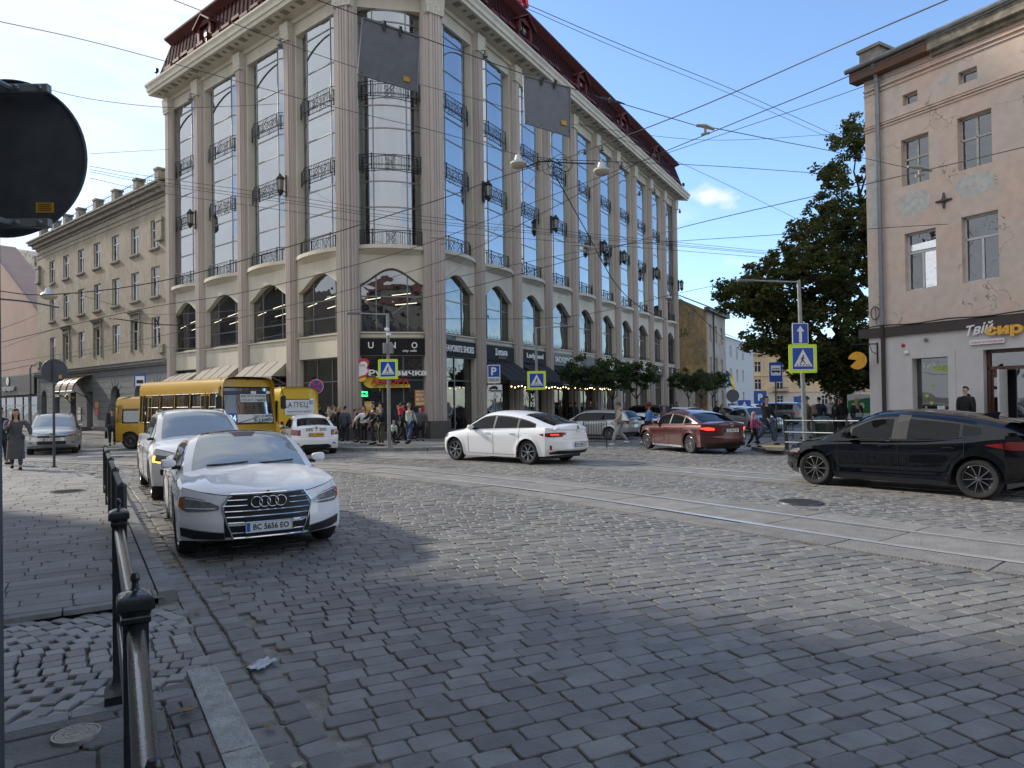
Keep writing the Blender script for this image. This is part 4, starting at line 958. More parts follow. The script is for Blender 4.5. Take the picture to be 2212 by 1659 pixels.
  # blue-grey arcaded ground floor
arc = [(1.9,1.5),(5.2,1.6),(9.3,1.3),(13.0,1.3),(18.2,1.9),(22.6,1.7),(25.6,1.3)]
holes = [(t-w/2,t+w/2,zb+.6 if i not in (2,3) else zb+.3,3.45 if i not in (2,3) else 3.1)+((1,) if i not in (2,3) else ()) for i,(t,w) in enumerate(arc)]
c = MB();wall_with_holes(c,FT,0,TL,zb-.3,4.75,holes,o=.06,dep=.45)
gf = c.build('ground_floor_wall',M_blue,ten)
c = MB();fbox(c,FT.P,0,TL,-.05,.22,4.75,4.9);fbox(c,FT.P,-.1,TL,-.05,.36,4.9,5.12);fbox(c,FT.P,-.15,TL,-.05,.45,5.12,5.18);c.build('string_course',mat('pale_course',(.27,.265,.25),.85,var=.2,vscale=3),ten)
c = MB()
def injoint(t,z):return any(h[0]-.3<t<h[1]+.3 and z<h[3]+.55 for h in holes)
for k,z in enumerate([.75,1.25,1.75,2.25,2.75,3.25,3.75,4.2]):
 t = 0.0
 while t<TL:
  if not injoint(t+.1,z):fbox(c,FT.P,t,t+.2,.055,.064,z,z+.03)
  t+=.2
for h in holes:
 if len(h)>4:
  cc = (h[0]+h[1])/2;r = (h[1]-h[0])/2
  for q in range(7):
   a0 = math.pi*(q+.5)/7;p0 = FT.P(cc+r*math.cos(a0),.066,h[3]-r+r*math.sin(a0));p1 = FT.P(cc+(r+.55)*math.cos(a0),.066,h[3]-r+(r+.55)*math.sin(a0));c.tube([p0,p1],.014,3)
c.build('masonry_joint',M_joint,gf)
for i,h in enumerate(holes):
 c = MB();c.quad(FT.P(h[0],-.37,h[2]),FT.P(h[1],-.37,h[2]),FT.P(h[1],-.37,h[3]),FT.P(h[0],-.37,h[3]));d = c.build('shop_window',M_gl_shop,gf)
 c = MB();bars(c,FT.P,[(h[0],h[2]+1.7,h[1],h[2]+1.7),((h[0]+h[1])/2,h[2],(h[0]+h[1])/2,h[3])],.06,.05,-.34);c.build('glazing_bar',M_alu,d)
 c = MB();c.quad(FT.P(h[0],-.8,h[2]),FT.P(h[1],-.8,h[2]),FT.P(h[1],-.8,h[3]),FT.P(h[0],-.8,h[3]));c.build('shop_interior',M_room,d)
c = MB();fbox(c,FT.P,.3,8.2,.06,.14,zb-.2,.75);c.build('plinth',M_gran,gf);c = MB();fbox(c,FT.P,14,TL-.2,.06,.14,zb-.2,.75);c.build('plinth',M_gran,gf)
c = MB();fbox(c,FT.P,9.0,13.6,.06,1.6,zb-.2,zb+.18);fbox(c,FT.P,9.4,13.2,.06,1.2,zb+.18,zb+.34);c.build('doorstep',M_gran,gf)
# brown glass barrel canopy over the door
c = MB();n = 8;P = FT.P;ca_,cb_ = 9.1,13.6
for i in range(n):
 a0,a1 = math.pi/2*i/n,math.pi/2*(i+1)/n
 q = lambda a:(1.45*math.sin(a),3.15+1.25*math.cos(a))
 (o0,z0),(o1,z1) = q(a0),q(a1);c.quad(P(ca_,o0+.06,z0),P(cb_,o0+.06,z0),P(cb_,o1+.06,z1),P(ca_,o1+.06,z1))
cnp = c.build('canopy',mat('amber_canopy',(.24,.15,.06),.25,ior=1.5),ten)
c = MB()
for t in (ca_,ca_+1.5,cb_-1.5,cb_):c.tube([P(t,.06+1.46*math.sin(math.pi/2*i/8),3.15+1.26*math.cos(math.pi/2*i/8)) for i in range(9)],.04,4)
for z,o in ((3.15,1.5),(4.0,1.05)):c.tube([P(ca_,o,z),P(cb_,o,z)],.035,4)
for t in (ca_,cb_):c.tube([P(t,.06,2.0),P(t,.5,2.6),P(t,1.4,3.1)],.03,4);scroll(c,P,t,2.7,.3,.5,10,1.3,.02)
c.build('canopy_frame',M_iron,cnp)
for t in (10.6,12.2):
 c = MB();cx,cy,_ = P(t,1.0,0);c.lathe([(.04,2.85),(.16,2.7),(.14,2.55),(0,2.5)],8,(cx,cy,0));c.build('canopy_lamp',mat('brass',(.5,.36,.14),.3,metal=.8),cnp)
for t,z,m in ((10.75,1.55,M_pwhite),(10.75,.95,M_pwhite),(14.6,2.0,M_orange),(14.6,1.45,M_red),(14.6,.95,M_blue)):poster(FT,t,z,.7,.5,m,.1)
sg = thing('shop_sign','white lettered shop sign in the second arch of the blue grey ground floor','shop sign',FT.P(5.4,.1,2.75));c = MB();put_text(c,'ROZETKA',lambda a,b,e:FT.P(5.35+a,.09+e,2.9+b),fit=(1.45,.26),depth=.02);c.build('lettering',M_white,sg)
# downpipe
c = MB();c.tube([FT.P(-.3,.1,5.9),FT.P(-.75,.25,5.9),FT.P(-.9,.35,5.7),FT.P(-.9,.35,zb)],.09,8);c.build('downpipe',mat('zinc_pipe',(.23,.25,.27),.45,metal=.5,var=.15),ten)
# --- low shop with black fascia, pink gable and old chimney wall, far left
low = thing('low_shop','single storey shop with black fascia in front of the pink gable at the far left','shop',(*fl(55,-3),zb))
FS = Fr(fl(62,-.3),(0.773,-0.634));P = FS.P
c = MB();fbox(c,P,-4,13.9,-8,-.4,zb-.3,5.3);fbox(c,P,-4,13.9,-.4,0,zb-.3,.5);fbox(c,P,-4,13.9,-.4,0,2.95,3.2);c.build('wall',mat('dull_wall',(.22,.21,.19),.9,var=.2),low)
c = MB();fbox(c,P,-4,13.7,0,.4,3.2,5.05);c.add([P(-4,.4,3.2),P(13.7,.4,3.2),P(13.7,.9,3.15),P(-4,.9,3.15)],[(0,1,2,3)]);c.build('fascia',mat('ribbed_black_fascia',(.028,.026,.024),.5,var=.5,vscale=6,stretch=(1,1,.05)),low)
c = MB();c.quad(P(-4,-.1,.5),P(13.5,-.1,.5),P(13.5,-.1,2.95),P(-4,-.1,2.95));g_ = c.build('shop_window',M_gl_shop,low)
c = MB();bars(c,P,[(x,.5,x,2.95) for x in (0,3,6,8.6,10.4,13.4)]+[(-4,2.1,13.5,2.1)],.09,.06,-.05);c.build('window_frame',M_alu,g_)
fs = thing('shop_sign','silver lettered sports shop sign with a round clock emblem on the black fascia','shop sign',P(5.5,.5,4));c = MB();put_text(c,'спортмаркет',lambda a,b,e:P(5.9+a,.45+e,3.75+b),fit=(4.4,.55),depth=.05);c.build('lettering',mat('silver_letter',(.5,.5,.5),.35,metal=.4),fs)
c = MB();q = P(5.7,.5,4.7)
def disc(mb,f,t,o,z,r,n=24,mi=0,r0=0.0):mb.add([f.P(t+r*math.cos(2*math.pi*k/n),o,z+r*math.sin(2*math.pi*k/n)) for k in range(n)]+[f.P(t+r*math.cos(2*math.pi*k/n),o-.03,z+r*math.sin(2*math.pi*k/n)) for k in range(n)],[tuple(range(n))]+[(k,(k+1)%n,n+(k+1)%n,n+k) for k in range(n)],mi)
disc(c,FS,5.7,.46,4.62,.50,mi=0);disc(c,FS,5.7,.48,4.62,.38,mi=1);c.add([P(5.68,.49,4.62),P(5.74,.49,4.62),P(5.8,.49,4.9),P(5.74,.49,4.9)],[(0,1,2,3)],2);c.add([P(5.65,.49,4.6),P(5.72,.49,4.66),P(5.9,.49,4.42),P(5.85,.49,4.38)],[(0,1,2,3)],2)
c.build('emblem',[mat('emblem_green',(.1,.35,.15),.5),M_white,M_red],fs)
gab = thing('gabled_house','pink rendered gable end with a steep roof edge above the low black shop','house',(*fl(58,-9),zb))
P = FS.P;c = MB();ga = [(-8,zb),(12.9,zb),(12.9,10.0),(2.5,15.6),(-8,21.3)]
c.prism(ga,lambda a,b:P(a,-.9,b),lambda a,b:P(a,-4,b));c.build('wall',mat('pink_render',(.34,.24,.20),.9,var=.1,vscale=.4,bump=.2),gab)
c = MB();c.tube([P(13.0,-.85,10.0),P(2.5,-.85,15.7),P(-8,-.85,21.4)],.12,4);c.build('roof_edge',M_roofm,gab)
ruin = thing('old_house','bare whitewashed brick flank wall with ragged top rising behind the pink gable','house',(*fl(62,-16),zb))
c = MB();z = [23.5,23.1,23.3,22.4,22.7,21.9,21.6,20.6];poly = [(-30,0),(-7.8,0),(-7.9,14)]+[(-8.3-2.6*i,z[7-i]) for i in range(8)]+[(-30,23)]
c.prism(poly,lambda a,b:P(a,-6,b),lambda a,b:P(a,-12,b));c.build('wall',mat('flaking_whitewash',(.36,.34,.30),.95,col2=(.14,.11,.09),var=.3,vscale=1.4,bump=1.2,bscale=8,mix=(.5,.62)),ruin)
for i,z0 in enumerate((5.5,9.0,12.6)):
 c = MB();z0+=3;fbox(c,P,-7.8,-4.4,-7.5,-6,z0,z0+.15);c.tube([P(-7.8,-6,z0+1),P(-4.4,-6,z0+1)],.04,4);
 for k in range(14):c.tube([P(-7.8+k*.24,-6,z0),P(-7.8+k*.24,-6,z0+1)],.02,3)
 c.build('balcony',M_iron,ruin)
c = MB();fbox(c,P,-7.9,-2,-14,-7.4,0,16.8);c.build('rear_wing',mat('pale_wing',(.36,.38,.4),.8,var=.2),ruin)
# --- pale pink house on the right with the cheese shop
Y0 = 27.0;HR = thing('corner_house','peeling pink plaster house with dark brown band and grey shop front on the right','house',(16,27,gz(27)))
FH = Fr((14.0,27.0),(0.511,-0.86));P = FH.P
M_pink = mat('peeling_pink_plaster',(.69,.515,.42),.93,col2=(.64,.54,.46),var=.08,vscale=.45,bump=.3,bscale=40,mix=(.40,.66))
def stains(m):
 t = m.node_tree;b = t.nodes['Principled BSDF'];src = b.inputs['Base Color'].links[0].from_socket
 g = t.nodes.new('ShaderNodeNewGeometry');v = t.nodes.new('ShaderNodeTexVoronoi');v.feature = 'DISTANCE_TO_EDGE';v.inputs['Scale'].default_value = .42
 n = t.nodes.new('ShaderNodeTexNoise');n.inputs['Scale'].default_value = 1.8;n.inputs['Detail'].default_value = 8
 mxv = t.nodes.new('ShaderNodeMix');mxv.data_type = 'VECTOR';mxv.inputs['Factor'].default_value = .35;t.links.new(g.outputs['Position'],mxv.inputs['A']);t.links.new(g.outputs['Position'],n.inputs['Vector'])
 av = t.nodes.new('ShaderNodeVectorMath');av.operation = 'MULTIPLY_ADD';t.links.new(n.outputs['Color'],av.inputs[0]);av.inputs[1].default_value = (1.3,1.3,1.3);t.links.new(g.outputs['Position'],av.inputs[2]);t.links.new(av.outputs[0],v.inputs['Vector'])
 r = t.nodes.new('ShaderNodeMapRange');r.inputs['From Min'].default_value = 0;r.inputs['From Max'].default_value = .006;t.links.new(v.outputs['Distance'],r.inputs['Value'])
 n2 = t.nodes.new('ShaderNodeTexNoise');n2.inputs['Scale'].default_value = .5;t.links.new(g.outputs['Position'],n2.inputs['Vector'])
 r2 = t.nodes.new('ShaderNodeMapRange');r2.inputs['From Min'].default_value = .46;r2.inputs['From Max'].default_value = .52;t.links.new(n2.outputs['Fac'],r2.inputs['Value'])
 mxx = t.nodes.new('ShaderNodeMath');mxx.operation = 'MAXIMUM';t.links.new(r.outputs[0],mxx.inputs[0]);t.links.new(r2.outputs[0],mxx.inputs[1])
 mm = t.nodes.new('ShaderNodeMix');mm.data_type = 'RGBA';t.links.new(mxx.outputs[0],mm.inputs['Factor']);mm.inputs['A'].default_value = (.12,.09,.075,1);t.links.new(src,mm.inputs['B']);t.links.new(mm.outputs['Result'],b.inputs['Base Color'])
stains(M_pink)
zt = 14.05;HLn = 15.0
W2 = [(1.87,6.15,.98,2.05),(3.86,6.15,1.05,2.2)];W3 = [(1.80,9.55,.92,1.85),(3.80,9.55,1.0,1.95)];W4 = [(1.77,12.55,.55,.42),(3.75,12.55,.6,.45)]
W2 = [(2.02,5.62,1.12,2.15),(4.02,5.62,1.15,2.3)];W3 = [(1.90,9.55,1.0,1.75),(3.92,9.55,1.08,1.85)]
holes = [(t-w/2,t+w/2,z,z+h) for t,z,w,h in W2+W3+W4]
for k in range(3):
 for z,h in ((5.62,2.2),(9.55,1.8)):holes.append((7+k*2.6-.5,7+k*2.6+.5,z,z+h))
c = MB();wall_with_holes(c,FH,0,HLn,4.32,zt,holes,dep=.25);fbox(c,P,0,HLn,-10,-.8,gz(27),zt);c.quad(P(0,-.8,4.3),P(0,0,4.3),P(0,0,zt),P(0,-.8,zt));c.build('wall',M_pink,HR)
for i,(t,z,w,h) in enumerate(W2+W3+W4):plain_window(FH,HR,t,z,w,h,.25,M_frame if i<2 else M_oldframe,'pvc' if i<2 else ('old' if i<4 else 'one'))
for k in range(3):
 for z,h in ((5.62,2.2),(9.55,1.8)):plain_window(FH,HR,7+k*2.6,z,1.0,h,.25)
c = MB();fbox(c,P,.98+.75,2.27,-.235,-.225,5.7,6.9)
for (t0,z0,w0,h0) in ((1.85,8.85,.62,.48),(3.9,8.95,.68,.40),(.3,9.6,.2,1.6),(3.0,12.9,.3,.12)):
 c = MB();rs = random.Random(int(t0*10));c.add([P(t0+w0*math.cos(a)*rs.uniform(.85,1.1),.004,z0+h0*(abs(math.sin(a))**.7*(1 if math.sin(a)>0 else -1))*rs.uniform(.85,1.1)) for a in [2*math.pi*k/22 for k in range(22)]],[tuple(range(22))]);c.build('plaster_repair',mat('pale_repair_plaster',(.58,.55,.51),.95,var=.18,vscale=5,bump=.4),HR)
foil = mat('crumpled_foil',(.75,.75,.77),.18,metal=1.0,bump=1.0,bscale=7);c = MB()
c.add([P(2.07,-.236,5.7),P(2.52,-.236,5.7),P(2.52,-.236,7.0),P(2.07,-.236,7.0)],[(0,1,2,3)]);c.add([P(1.52,-.236,7.12),P(2.52,-.236,7.12),P(2.52,-.236,7.40),P(1.52,-.236,7.34)],[(0,1,2,3)]);c.build('foil_sheet',foil,HR)
c = MB()
for z,e in ((12.02,.05),(12.12,.07),(12.22,.05),(13.45,.06),(13.6,.1)):fbox(c,P,0,HLn,0,e,z,z+.05)
c.build('string_course',M_pink,HR)
c = MB();fbox(c,P,-.35,2.6,-.1,.42,zt,zt+.42);c.build('eaves',mat('rusty_eaves',(.16,.075,.045),.85,col2=(.10,.08,.07),vscale=2.5,bump=.4),HR)
c = MB();fbox(c,P,2.6,HLn,-.1,.40,zt,zt+.38);fbox(c,P,2.6,HLn,-.1,.2,zt-.15,zt);c.build('eaves',mat('grey_eaves',(.30,.27,.2),.9,col2=(.15,.13,.11),vscale=3,bump=.5),HR)
c = MB();c.tube([P(-.45,.5,zt+.46),P(HLn,.5,zt+.5)],.10,8);gt = c.build('gutter',mat('zinc_gutter',(.20,.21,.22),.5,metal=.6,var=.3,vscale=3),HR)
c = MB();c.tube([P(.62,.42,zt+.4),P(.62,.2,zt-.1),P(.62,.16,zt-.5),P(.62,.16,4.45)],.085,8);
for z in (12.5,10,7.5,5.5):c.lathe([(.1,z),(.1,z+.06)],8,tuple(P(.62,.16,0)[:2])+(0,))
c.build('downpipe',MATS['zinc_pipe'],HR)
c = MB();c.tube([P(.62,.16,4.5),P(.62,.16,4.0),P(.62,.13,3.9),P(.62,.13,gz(27))],.075,8);c.build('downpipe',mat('brown_pipe',(.045,.028,.027),.5,var=.2),HR)
c = MB();c.quad(P(-.5,.5,zt+.5),P(HLn,.5,zt+.5),P(HLn,-5,zt+2.4),P(-.5,-5,zt+2.4));c.build('roof',mat('old_tin_roof',(.07,.07,.065)),HR)
c = MB();fbox(c,P,-.3,.5,-1.2,-.2,zt+.3,zt+1.3);fbox(c,P,-.38,.58,-1.28,-.12,zt+1.3,zt+1.42);c.build('chimney',M_oldtr,HR)
# ground floor: grey render, brown band, display window, shop door
M_grey = mat('lilac_grey_render',(.62,.585,.57),.85,var=.07,vscale=1.2,bump=.3,bscale=30)
sw = (1.66,2.92,.75,3.10);sd = (4.05,5.75,gz(27)+.35,3.25)
c = MB();wall_with_holes(c,FH,0,HLn,gz(27)-.1,4.0,[sw,sd],o=.03,dep=.3);c.quad(P(0,-.8,-.5),P(0,.03,-.5),P(0,.03,4),P(0,-.8,4));gf = c.build('ground_floor_wall',M_grey,HR)
c = MB();fbox(c,P,-.35,HLn,0,.14,4.0,4.36);c.build('band',mat('brown_band',(.055,.040,.038),.6,var=.1),HR)
c = MB();fbox(c,P,sw[0]-.3,sw[1]+.25,.03,.055,3.10,3.32);fbox(c,P,sw[1],sw[1]+.25,.03,.055,.5,3.10);fbox(c,P,sw[0]-.3,sw[0],.03,.055,.5,3.10);c.build('window_surround',M_grey,gf)
c = MB();c.quad(P(sw[0],-.27,sw[2]),P(sw[1],-.27,sw[2]),P(sw[1],-.27,sw[3]),P(sw[0],-.27,sw[3]));dw = c.build('display_window',glassmat('display_glass',(.75,.75,.75),.10,1.5,.1),gf)
c = MB();c.quad(P(sw[0],-.31,1.65),P(sw[1],-.31,1.65),P(sw[1],-.31,sw[3]),P(sw[0],-.31,sw[3]));c.build('blind',mat('olive_blind',(.20,.215,.165),.8),dw)
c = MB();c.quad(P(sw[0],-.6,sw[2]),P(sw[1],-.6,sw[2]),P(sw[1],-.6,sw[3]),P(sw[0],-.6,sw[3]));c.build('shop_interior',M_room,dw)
c = MB()
for (x,z,s) in ((1.78,.98,.15),(1.92,1.45,.08),(1.76,1.72,.09),(1.95,2.05,.07),(1.9,1.2,.05),(1.72,1.3,.05)):
 pts = [(x+s*.9*(16*math.sin(a)**3)/16,z+s*(13*math.cos(a)-5*math.cos(2*a)-2*math.cos(3*a)-math.cos(4*a))/16) for a in [2*math.pi*k/20 for k in range(20)]]
 c.add([P(a+.25,-.262,b) for a,b in pts],[tuple(range(20))])
c.build('heart_sticker',mat('lime_sticker',(.45,.55,.06),.5),dw)
poster(FH,2.50,1.20,.26,.30,M_pwhite,-.255,'paper_notice')
# shop door: brown frame, one leaf open
M_brown = mat('brown_door_frame',(.10,.042,.028),.45,var=.15,vscale=4);a,b,z0,z1 = sd
c = MB();bars(c,P,[(a+.06,z0,a+.06,z1),(b-.06,z0,b-.06,z1),(a,z1-.06,b,z1-.06),(a,2.62,b,2.62),(a+.5,z0,a+.5,2.62)],.12,.1,-.2);sdf = c.build('shop_door_frame',M_brown,gf)
c = MB();fbox(c,P,a+.12,a+.44,-.28,-.24,z0,2.56);c.build('door_leaf',M_brown,sdf);c = MB();c.quad(P(a+.2,-.235,1.1),P(a+.36,-.235,1.1),P(a+.36,-.235,2.3),P(a+.2,-.235,2.3));c.build('pane',M_gl_shop,sdf)
c = MB();c.quad(P(a,-.25,2.66),P(b,-.25,2.66),P(b,-.25,z1),P(a,-.25,z1));c.quad(P(a+.85,-.25,z0),P(b-.1,-.25,z0),P(b-.1,-.25,2.56),P(a+.85,-.25,2.56));c.build('pane',M_gl_shop,sdf)
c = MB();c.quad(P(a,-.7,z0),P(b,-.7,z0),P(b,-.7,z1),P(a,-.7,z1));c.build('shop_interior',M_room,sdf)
c = MB();fbox(c,P,a+.56,a+.62,-.2,.35,z0,2.56);c.build('open_door_leaf',M_frame,sdf)
c = MB();fbox(c,P,3.7,HLn,.03,1.0,gz(25)-.1,gz(25)+.32);c.build('doorstep',M_gran,gf)
sg = thing('shop_sign','white and yellow lettered cheese shop sign with a red slogan strip above the door','shop sign',P(4.6,.1,3.6));
c = MB();put_text(c,'Твій',lambda x,y,e:P(4.02+x,.10+e,3.98+y+x*.12),fit=(.85,.36),depth=.03,bold=.02,shear=.3);c.build('lettering',M_white,sg)
c = MB();put_text(c,'сир',lambda x,y,e:P(4.75+x,.11+e,3.82+y),fit=(1.1,.38),depth=.03,bold=.05);c.build('lettering',mat('cheese_yellow',(.85,.45,.06),.5),sg)
c = MB();fbox(c,P,3.68,4.74,.06,.12,3.44,3.60);c.build('strip',M_white,sg);c = MB();put_text(c,'ТІЛЬКИ НАТУРАЛЬНИЙ',lambda x,y,e:P(4.21+x,.126+e,3.52+y),fit=(.98,.085),bold=.01);c.build('lettering',M_red,sg)
c = MB();put_text(c,'Твій',lambda x,y,e:P(2.15+x,-.26+e,2.86+y+.1*x),fit=(.5,.19),bold=.02,shear=.3);c.build('window_lettering',M_white,dw)
c = MB();put_text(c,'сир',lambda x,y,e:P(2.52+x,-.26+e,2.68+y),fit=(.62,.24),bold=.05);c.build('window_lettering',MATS['lime_sticker'],dw)
ch = thing('hanging_sign','round orange cheese wheel sign with a wedge missing, on an iron bracket','hanging sign',P(-.05,.2,3.1));c = MB()
pts = [(0.03,0)]+[(.43*math.cos(a),.43*math.sin(a)) for a in [R(-142)+k*R(322)/24*1.0 for k in range(25)]]
pts = [(-.02,.02)]+[(.34*math.cos(a),.34*math.sin(a)) for a in [R(-140)+k*R(308)/24 for k in range(25)]]
cx = -.16
c.prism(pts,lambda a,b:(14.0+cx-.45+a*.93-.04,26.75-a*.3-.08,3.12+b),lambda a,b:(14.0+cx-.45+a*.93+.06,26.75-a*.3+.1,3.12+b));c.build('cheese_disc',mat('orange_cheese',(.72,.36,.03),.5,var=.15,vscale=8),ch)
c = MB();q = P(.35,.06,0);c.tube([(q[0],q[1],3.8),(q[0],q[1],3.0)],.03,5);c.tube([(q[0],q[1],3.75),(q[0]-.95,q[1]+.1,3.75)],.025,5);c.tube([(q[0],q[1],3.35),(q[0]-.2,q[1],3.45),(q[0]-.3,q[1],3.72)],.015,4);c.build('bracket',M_iron,ch)
for nm,q,r,m in (('alarm_box',P(1.35,.05,3.62),.07,M_red),('security_camera',P(1.5,.12,3.33),.08,M_white),('wall_lamp',P(2.2,.1,3.75),.07,M_alu)):
 c = MB();c.ball(q,r,8,6);c.build(nm,m,HR)
c = MB();c.tube([P(.3+.17*math.cos(a*.5),.05+.01*a/9,6.0-1.05+.26*math.sin(a*.5)) for a in range(39)],.012,4);c.tube([P(.3,.05,5.2),P(.33,.05,4.5)],.012,4);c.build('cable_coil',M_iron,HR)
c = MB();c.tube([P(0+i*.5,.03+.14,4.40+.03*math.sin(i*1.3)) for i in range(30)],.025,5);c.build('cable_bundle',M_iron,HR)
c = MB();q = P(2.9,.05,9.0-.35);
for k in range(4):a = math.pi/2*k;c.tube([q,tuple(P(2.9+.28*math.cos(a),.05,8.65+.28*math.sin(a)))],[.06,.03],6)
c.ball(q,.1,8,6);c.build('wire_rosette',M_cast,HR)
# --- ochre house beyond the store, with faded lettering, and the low white shops in front of it
zf = gz(80)+.1
och = thing('ochre_house','old house with flaking ochre gable wall and faded black lettering beyond the corner building','house',(20,78,zf))
FO = Fr((20.9,74.0),(0.498,0.867));P = FO.P;FOg = Fr((20.9-11*.867,74.0+11*.498),(.867,-.498))
Pg = FOg.P;c = MB();c.prism([(0,zf),(11,zf),(11,11.3),(6.5,13.6),(5.5,14.3),(2,14.3),(0,12)],lambda a,b:Pg(a,0,b),lambda a,b:Pg(a,-.6,b));
c.build('gable_wall',mat('flaking_ochre',(.33,.24,.11),.95,col2=(.20,.165,.115),var=.25,vscale=.35,bump=1.2,bscale=3,mix=(.45,.6)),och)
holes = [(t-.5,t+.5,z,z+1.9) for t in (1.8,4.3,7) for z in (.9,4.4,8.0)]
c = MB();wall_with_holes(c,FO,.0,9,zf,11.2,holes);fbox(c,P,0.1,9,-10,-.9,zf,11.2);c.build('wall',mat('grey_lime_render',(.36,.33,.28),.9,var=.2,vscale=.8),och)
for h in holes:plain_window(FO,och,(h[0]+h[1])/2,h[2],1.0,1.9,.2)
c = MB();fbox(c,P,-.3,9.3,-.1,.5,11.2,11.6);c.quad(P(-.3,.5,11.6),P(9.3,.5,11.6),P(9.3,-5,14.2),P(-.3,-5,14.2));c.build('roof',MATS['old_tin_roof'],och)
c = MB();c.tube([P(2.9,.12,11.2),P(2.9,.12,zf)],.08,6);c.build('downpipe',MATS['brown_pipe'],och)
c = MB();put_text(c,'ИЈА',lambda x,y,e:Pg(8.2+x,.02,9.0+y),fit=(1.7,.9));c.build('faded_lettering',mat('faded_paint',(.05,.045,.04),.9),och)
lw = thing('shop_row','low white shops with red tin awning in front of the ochre gable','shop',(19,70,zf));c = MB()
FW = Fr(fr(45.2,1.0),(0.498,0.867));P = FW.P;holes = [(1,2.2,zf+.1,2.3),(3.2,4.4,zf+.1,2.3),(5.6,6.8,zf+.1,2.3)]
FW2 = Fr(fr(45.0,-3.0),(.867,-.498));P2 = FW2.P
c.add([],[]);fbox(c,P2,.2,4.6,-6,0,zf,3.2);wall_with_holes(c,Fr(P2(4.6,0,0)[:2],(.498,.867)),0,12,zf,3.6,[(1,2.2,zf+.1,2.4),(3.4,4.6,zf+.1,2.4),(6,7.4,zf+.1,2.4)]);c.build('wall',mat('white_wall',(.55,.54,.52),.8,var=.1),lw)
F3 = Fr(P2(4.6,0,0)[:2],(.498,.867));P3 = F3.P
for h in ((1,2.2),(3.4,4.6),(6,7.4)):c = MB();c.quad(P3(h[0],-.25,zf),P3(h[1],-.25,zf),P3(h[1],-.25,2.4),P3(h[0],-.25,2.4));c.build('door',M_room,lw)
c = MB();c.quad(P3(4.8,0,3.9),P3(9.2,0,3.9),P3(9.2,1.6,3.2),P3(4.8,1.6,3.2));c.add([P3(4.8,1.6,3.2),P3(9.2,1.6,3.2),P3(9.2,1.6,3.08),P3(4.8,1.6,3.08)],[(0,1,2,3)]);c.build('awning',M_roofm,lw)
c = MB();c.quad(P2(.1,.2,3.0),P2(4.8,.2,3.0),P2(4.8,-2,4.1),P2(.1,-2,4.1));c.build('roof',mat('brown_tile',(.12,.05,.03),.8,var=.3,vscale=10),lw)
hs = thing('heart_sign','small red heart shaped projecting sign on the low white shops','shop sign',P3(1,.5,2.6));c = MB()
pts = [(.45*(16*math.sin(a)**3)/16,.5*(13*math.cos(a)-5*math.cos(2*a)-2*math.cos(3*a)-math.cos(4*a))/16) for a in [2*math.pi*k/20 for k in range(20)]]
q = P3(.6,.5,2.75);c.prism(pts,lambda a,b:(q[0]+a,q[1]-.05,q[2]+b),lambda a,b:(q[0]+a,q[1]+.05,q[2]+b));c.build('heart',mat('red_sign',(.7,.03,.05),.4),hs)
# --- sunlit yellow tenement closing the square, far away
yel = thing('tenement','long pale yellow sunlit three storey tenement across the far square','tenement',(60,152,gz(90)))
FY = Fr((46.5,156),(.975,-.22));P = FY.P;zf = gz(90);M_yr = mat('pale_yellow_render',(.58,.45,.27),.9,col2=(.50,.40,.27),var=.1,vscale=.15);M_yt = mat('pink_band',(.55,.40,.28),.9)
holes = [(4+i*4.6-.75,4+i*4.6+.75,z,z+2.3)+((1,) if z==7.6 and i%3==0 else ()) for i in range(14) for z in (3.7,7.6)]+[(4+i*4.6-.7,4+i*4.6+.7,zf+.3,2.2) for i in range(14)]
c = MB();wall_with_holes(c,FY,0,66,3.0,11.6,[h for h in holes if h[2]>3],dep=.4);fbox(c,P,0,66,-12,-1,zf,11.6);c.quad(P(0,-1,zf),P(0,0,zf),P(0,0,11.6),P(0,-1,11.6));c.build('wall',M_yr,yel)
c = MB();wall_with_holes(c,FY,0,66,zf,3.0,[h for h in holes if h[2]<3],o=.05,dep=.4);c.build('ground_floor_wall',mat('pale_stone_base',(.50,.46,.40),.9,var=.15),yel)
for i,h in enumerate(holes):
 w = h[1]-h[0];c = MB();bars(c,P,[(h[0]+.06,h[2],h[0]+.06,h[3]),(h[1]-.06,h[2],h[1]-.06,h[3]),((h[0]+h[1])/2,h[2],(h[0]+h[1])/2,h[3]),(h[0],h[3]-.7,h[1],h[3]-.7),(h[0],h[2]+.05,h[1],h[2]+.05)],.12,.1,-.25);wn = c.build('window',M_frame,yel)
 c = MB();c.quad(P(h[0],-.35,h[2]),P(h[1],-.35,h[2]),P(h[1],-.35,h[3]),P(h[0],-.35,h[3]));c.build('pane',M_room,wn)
c = MB();fbox(c,P,-.3,66,0,.6,11.6,12.1);fbox(c,P,0,66,0,.25,6.7,6.9);fbox(c,P,0,66,0,.2,3.0,3.2)
for x in (1,9.2,22.7,36.5):fbox(c,P,x,x+.5,0,.15,3.2,11.6)
c.build('cornice',M_yt,yel)
c = MB();c.quad(P(-.3,.6,12.1),P(66,.6,12.1),P(66,-6,15),P(-.3,-6,15));c.build('roof',mat('grey_tin',(.22,.24,.27),.5),yel)
for i in (2,5):c = MB();fbox(c,P,4+i*4.6-1.6,4+i*4.6+1.6,0,1.1,3.1,3.25);c.tube([P(4+i*4.6-1.6,1.05,4.1),P(4+i*4.6+1.6,1.05,4.1)],.05,4);[c.tube([P(4+i*4.6-1.6+k*.2,1.05,3.2),P(4+i*4.6-1.6+k*.2,1.05,4.1)],.025,3) for k in range(17)];c.build('balcony',M_iron,yel)
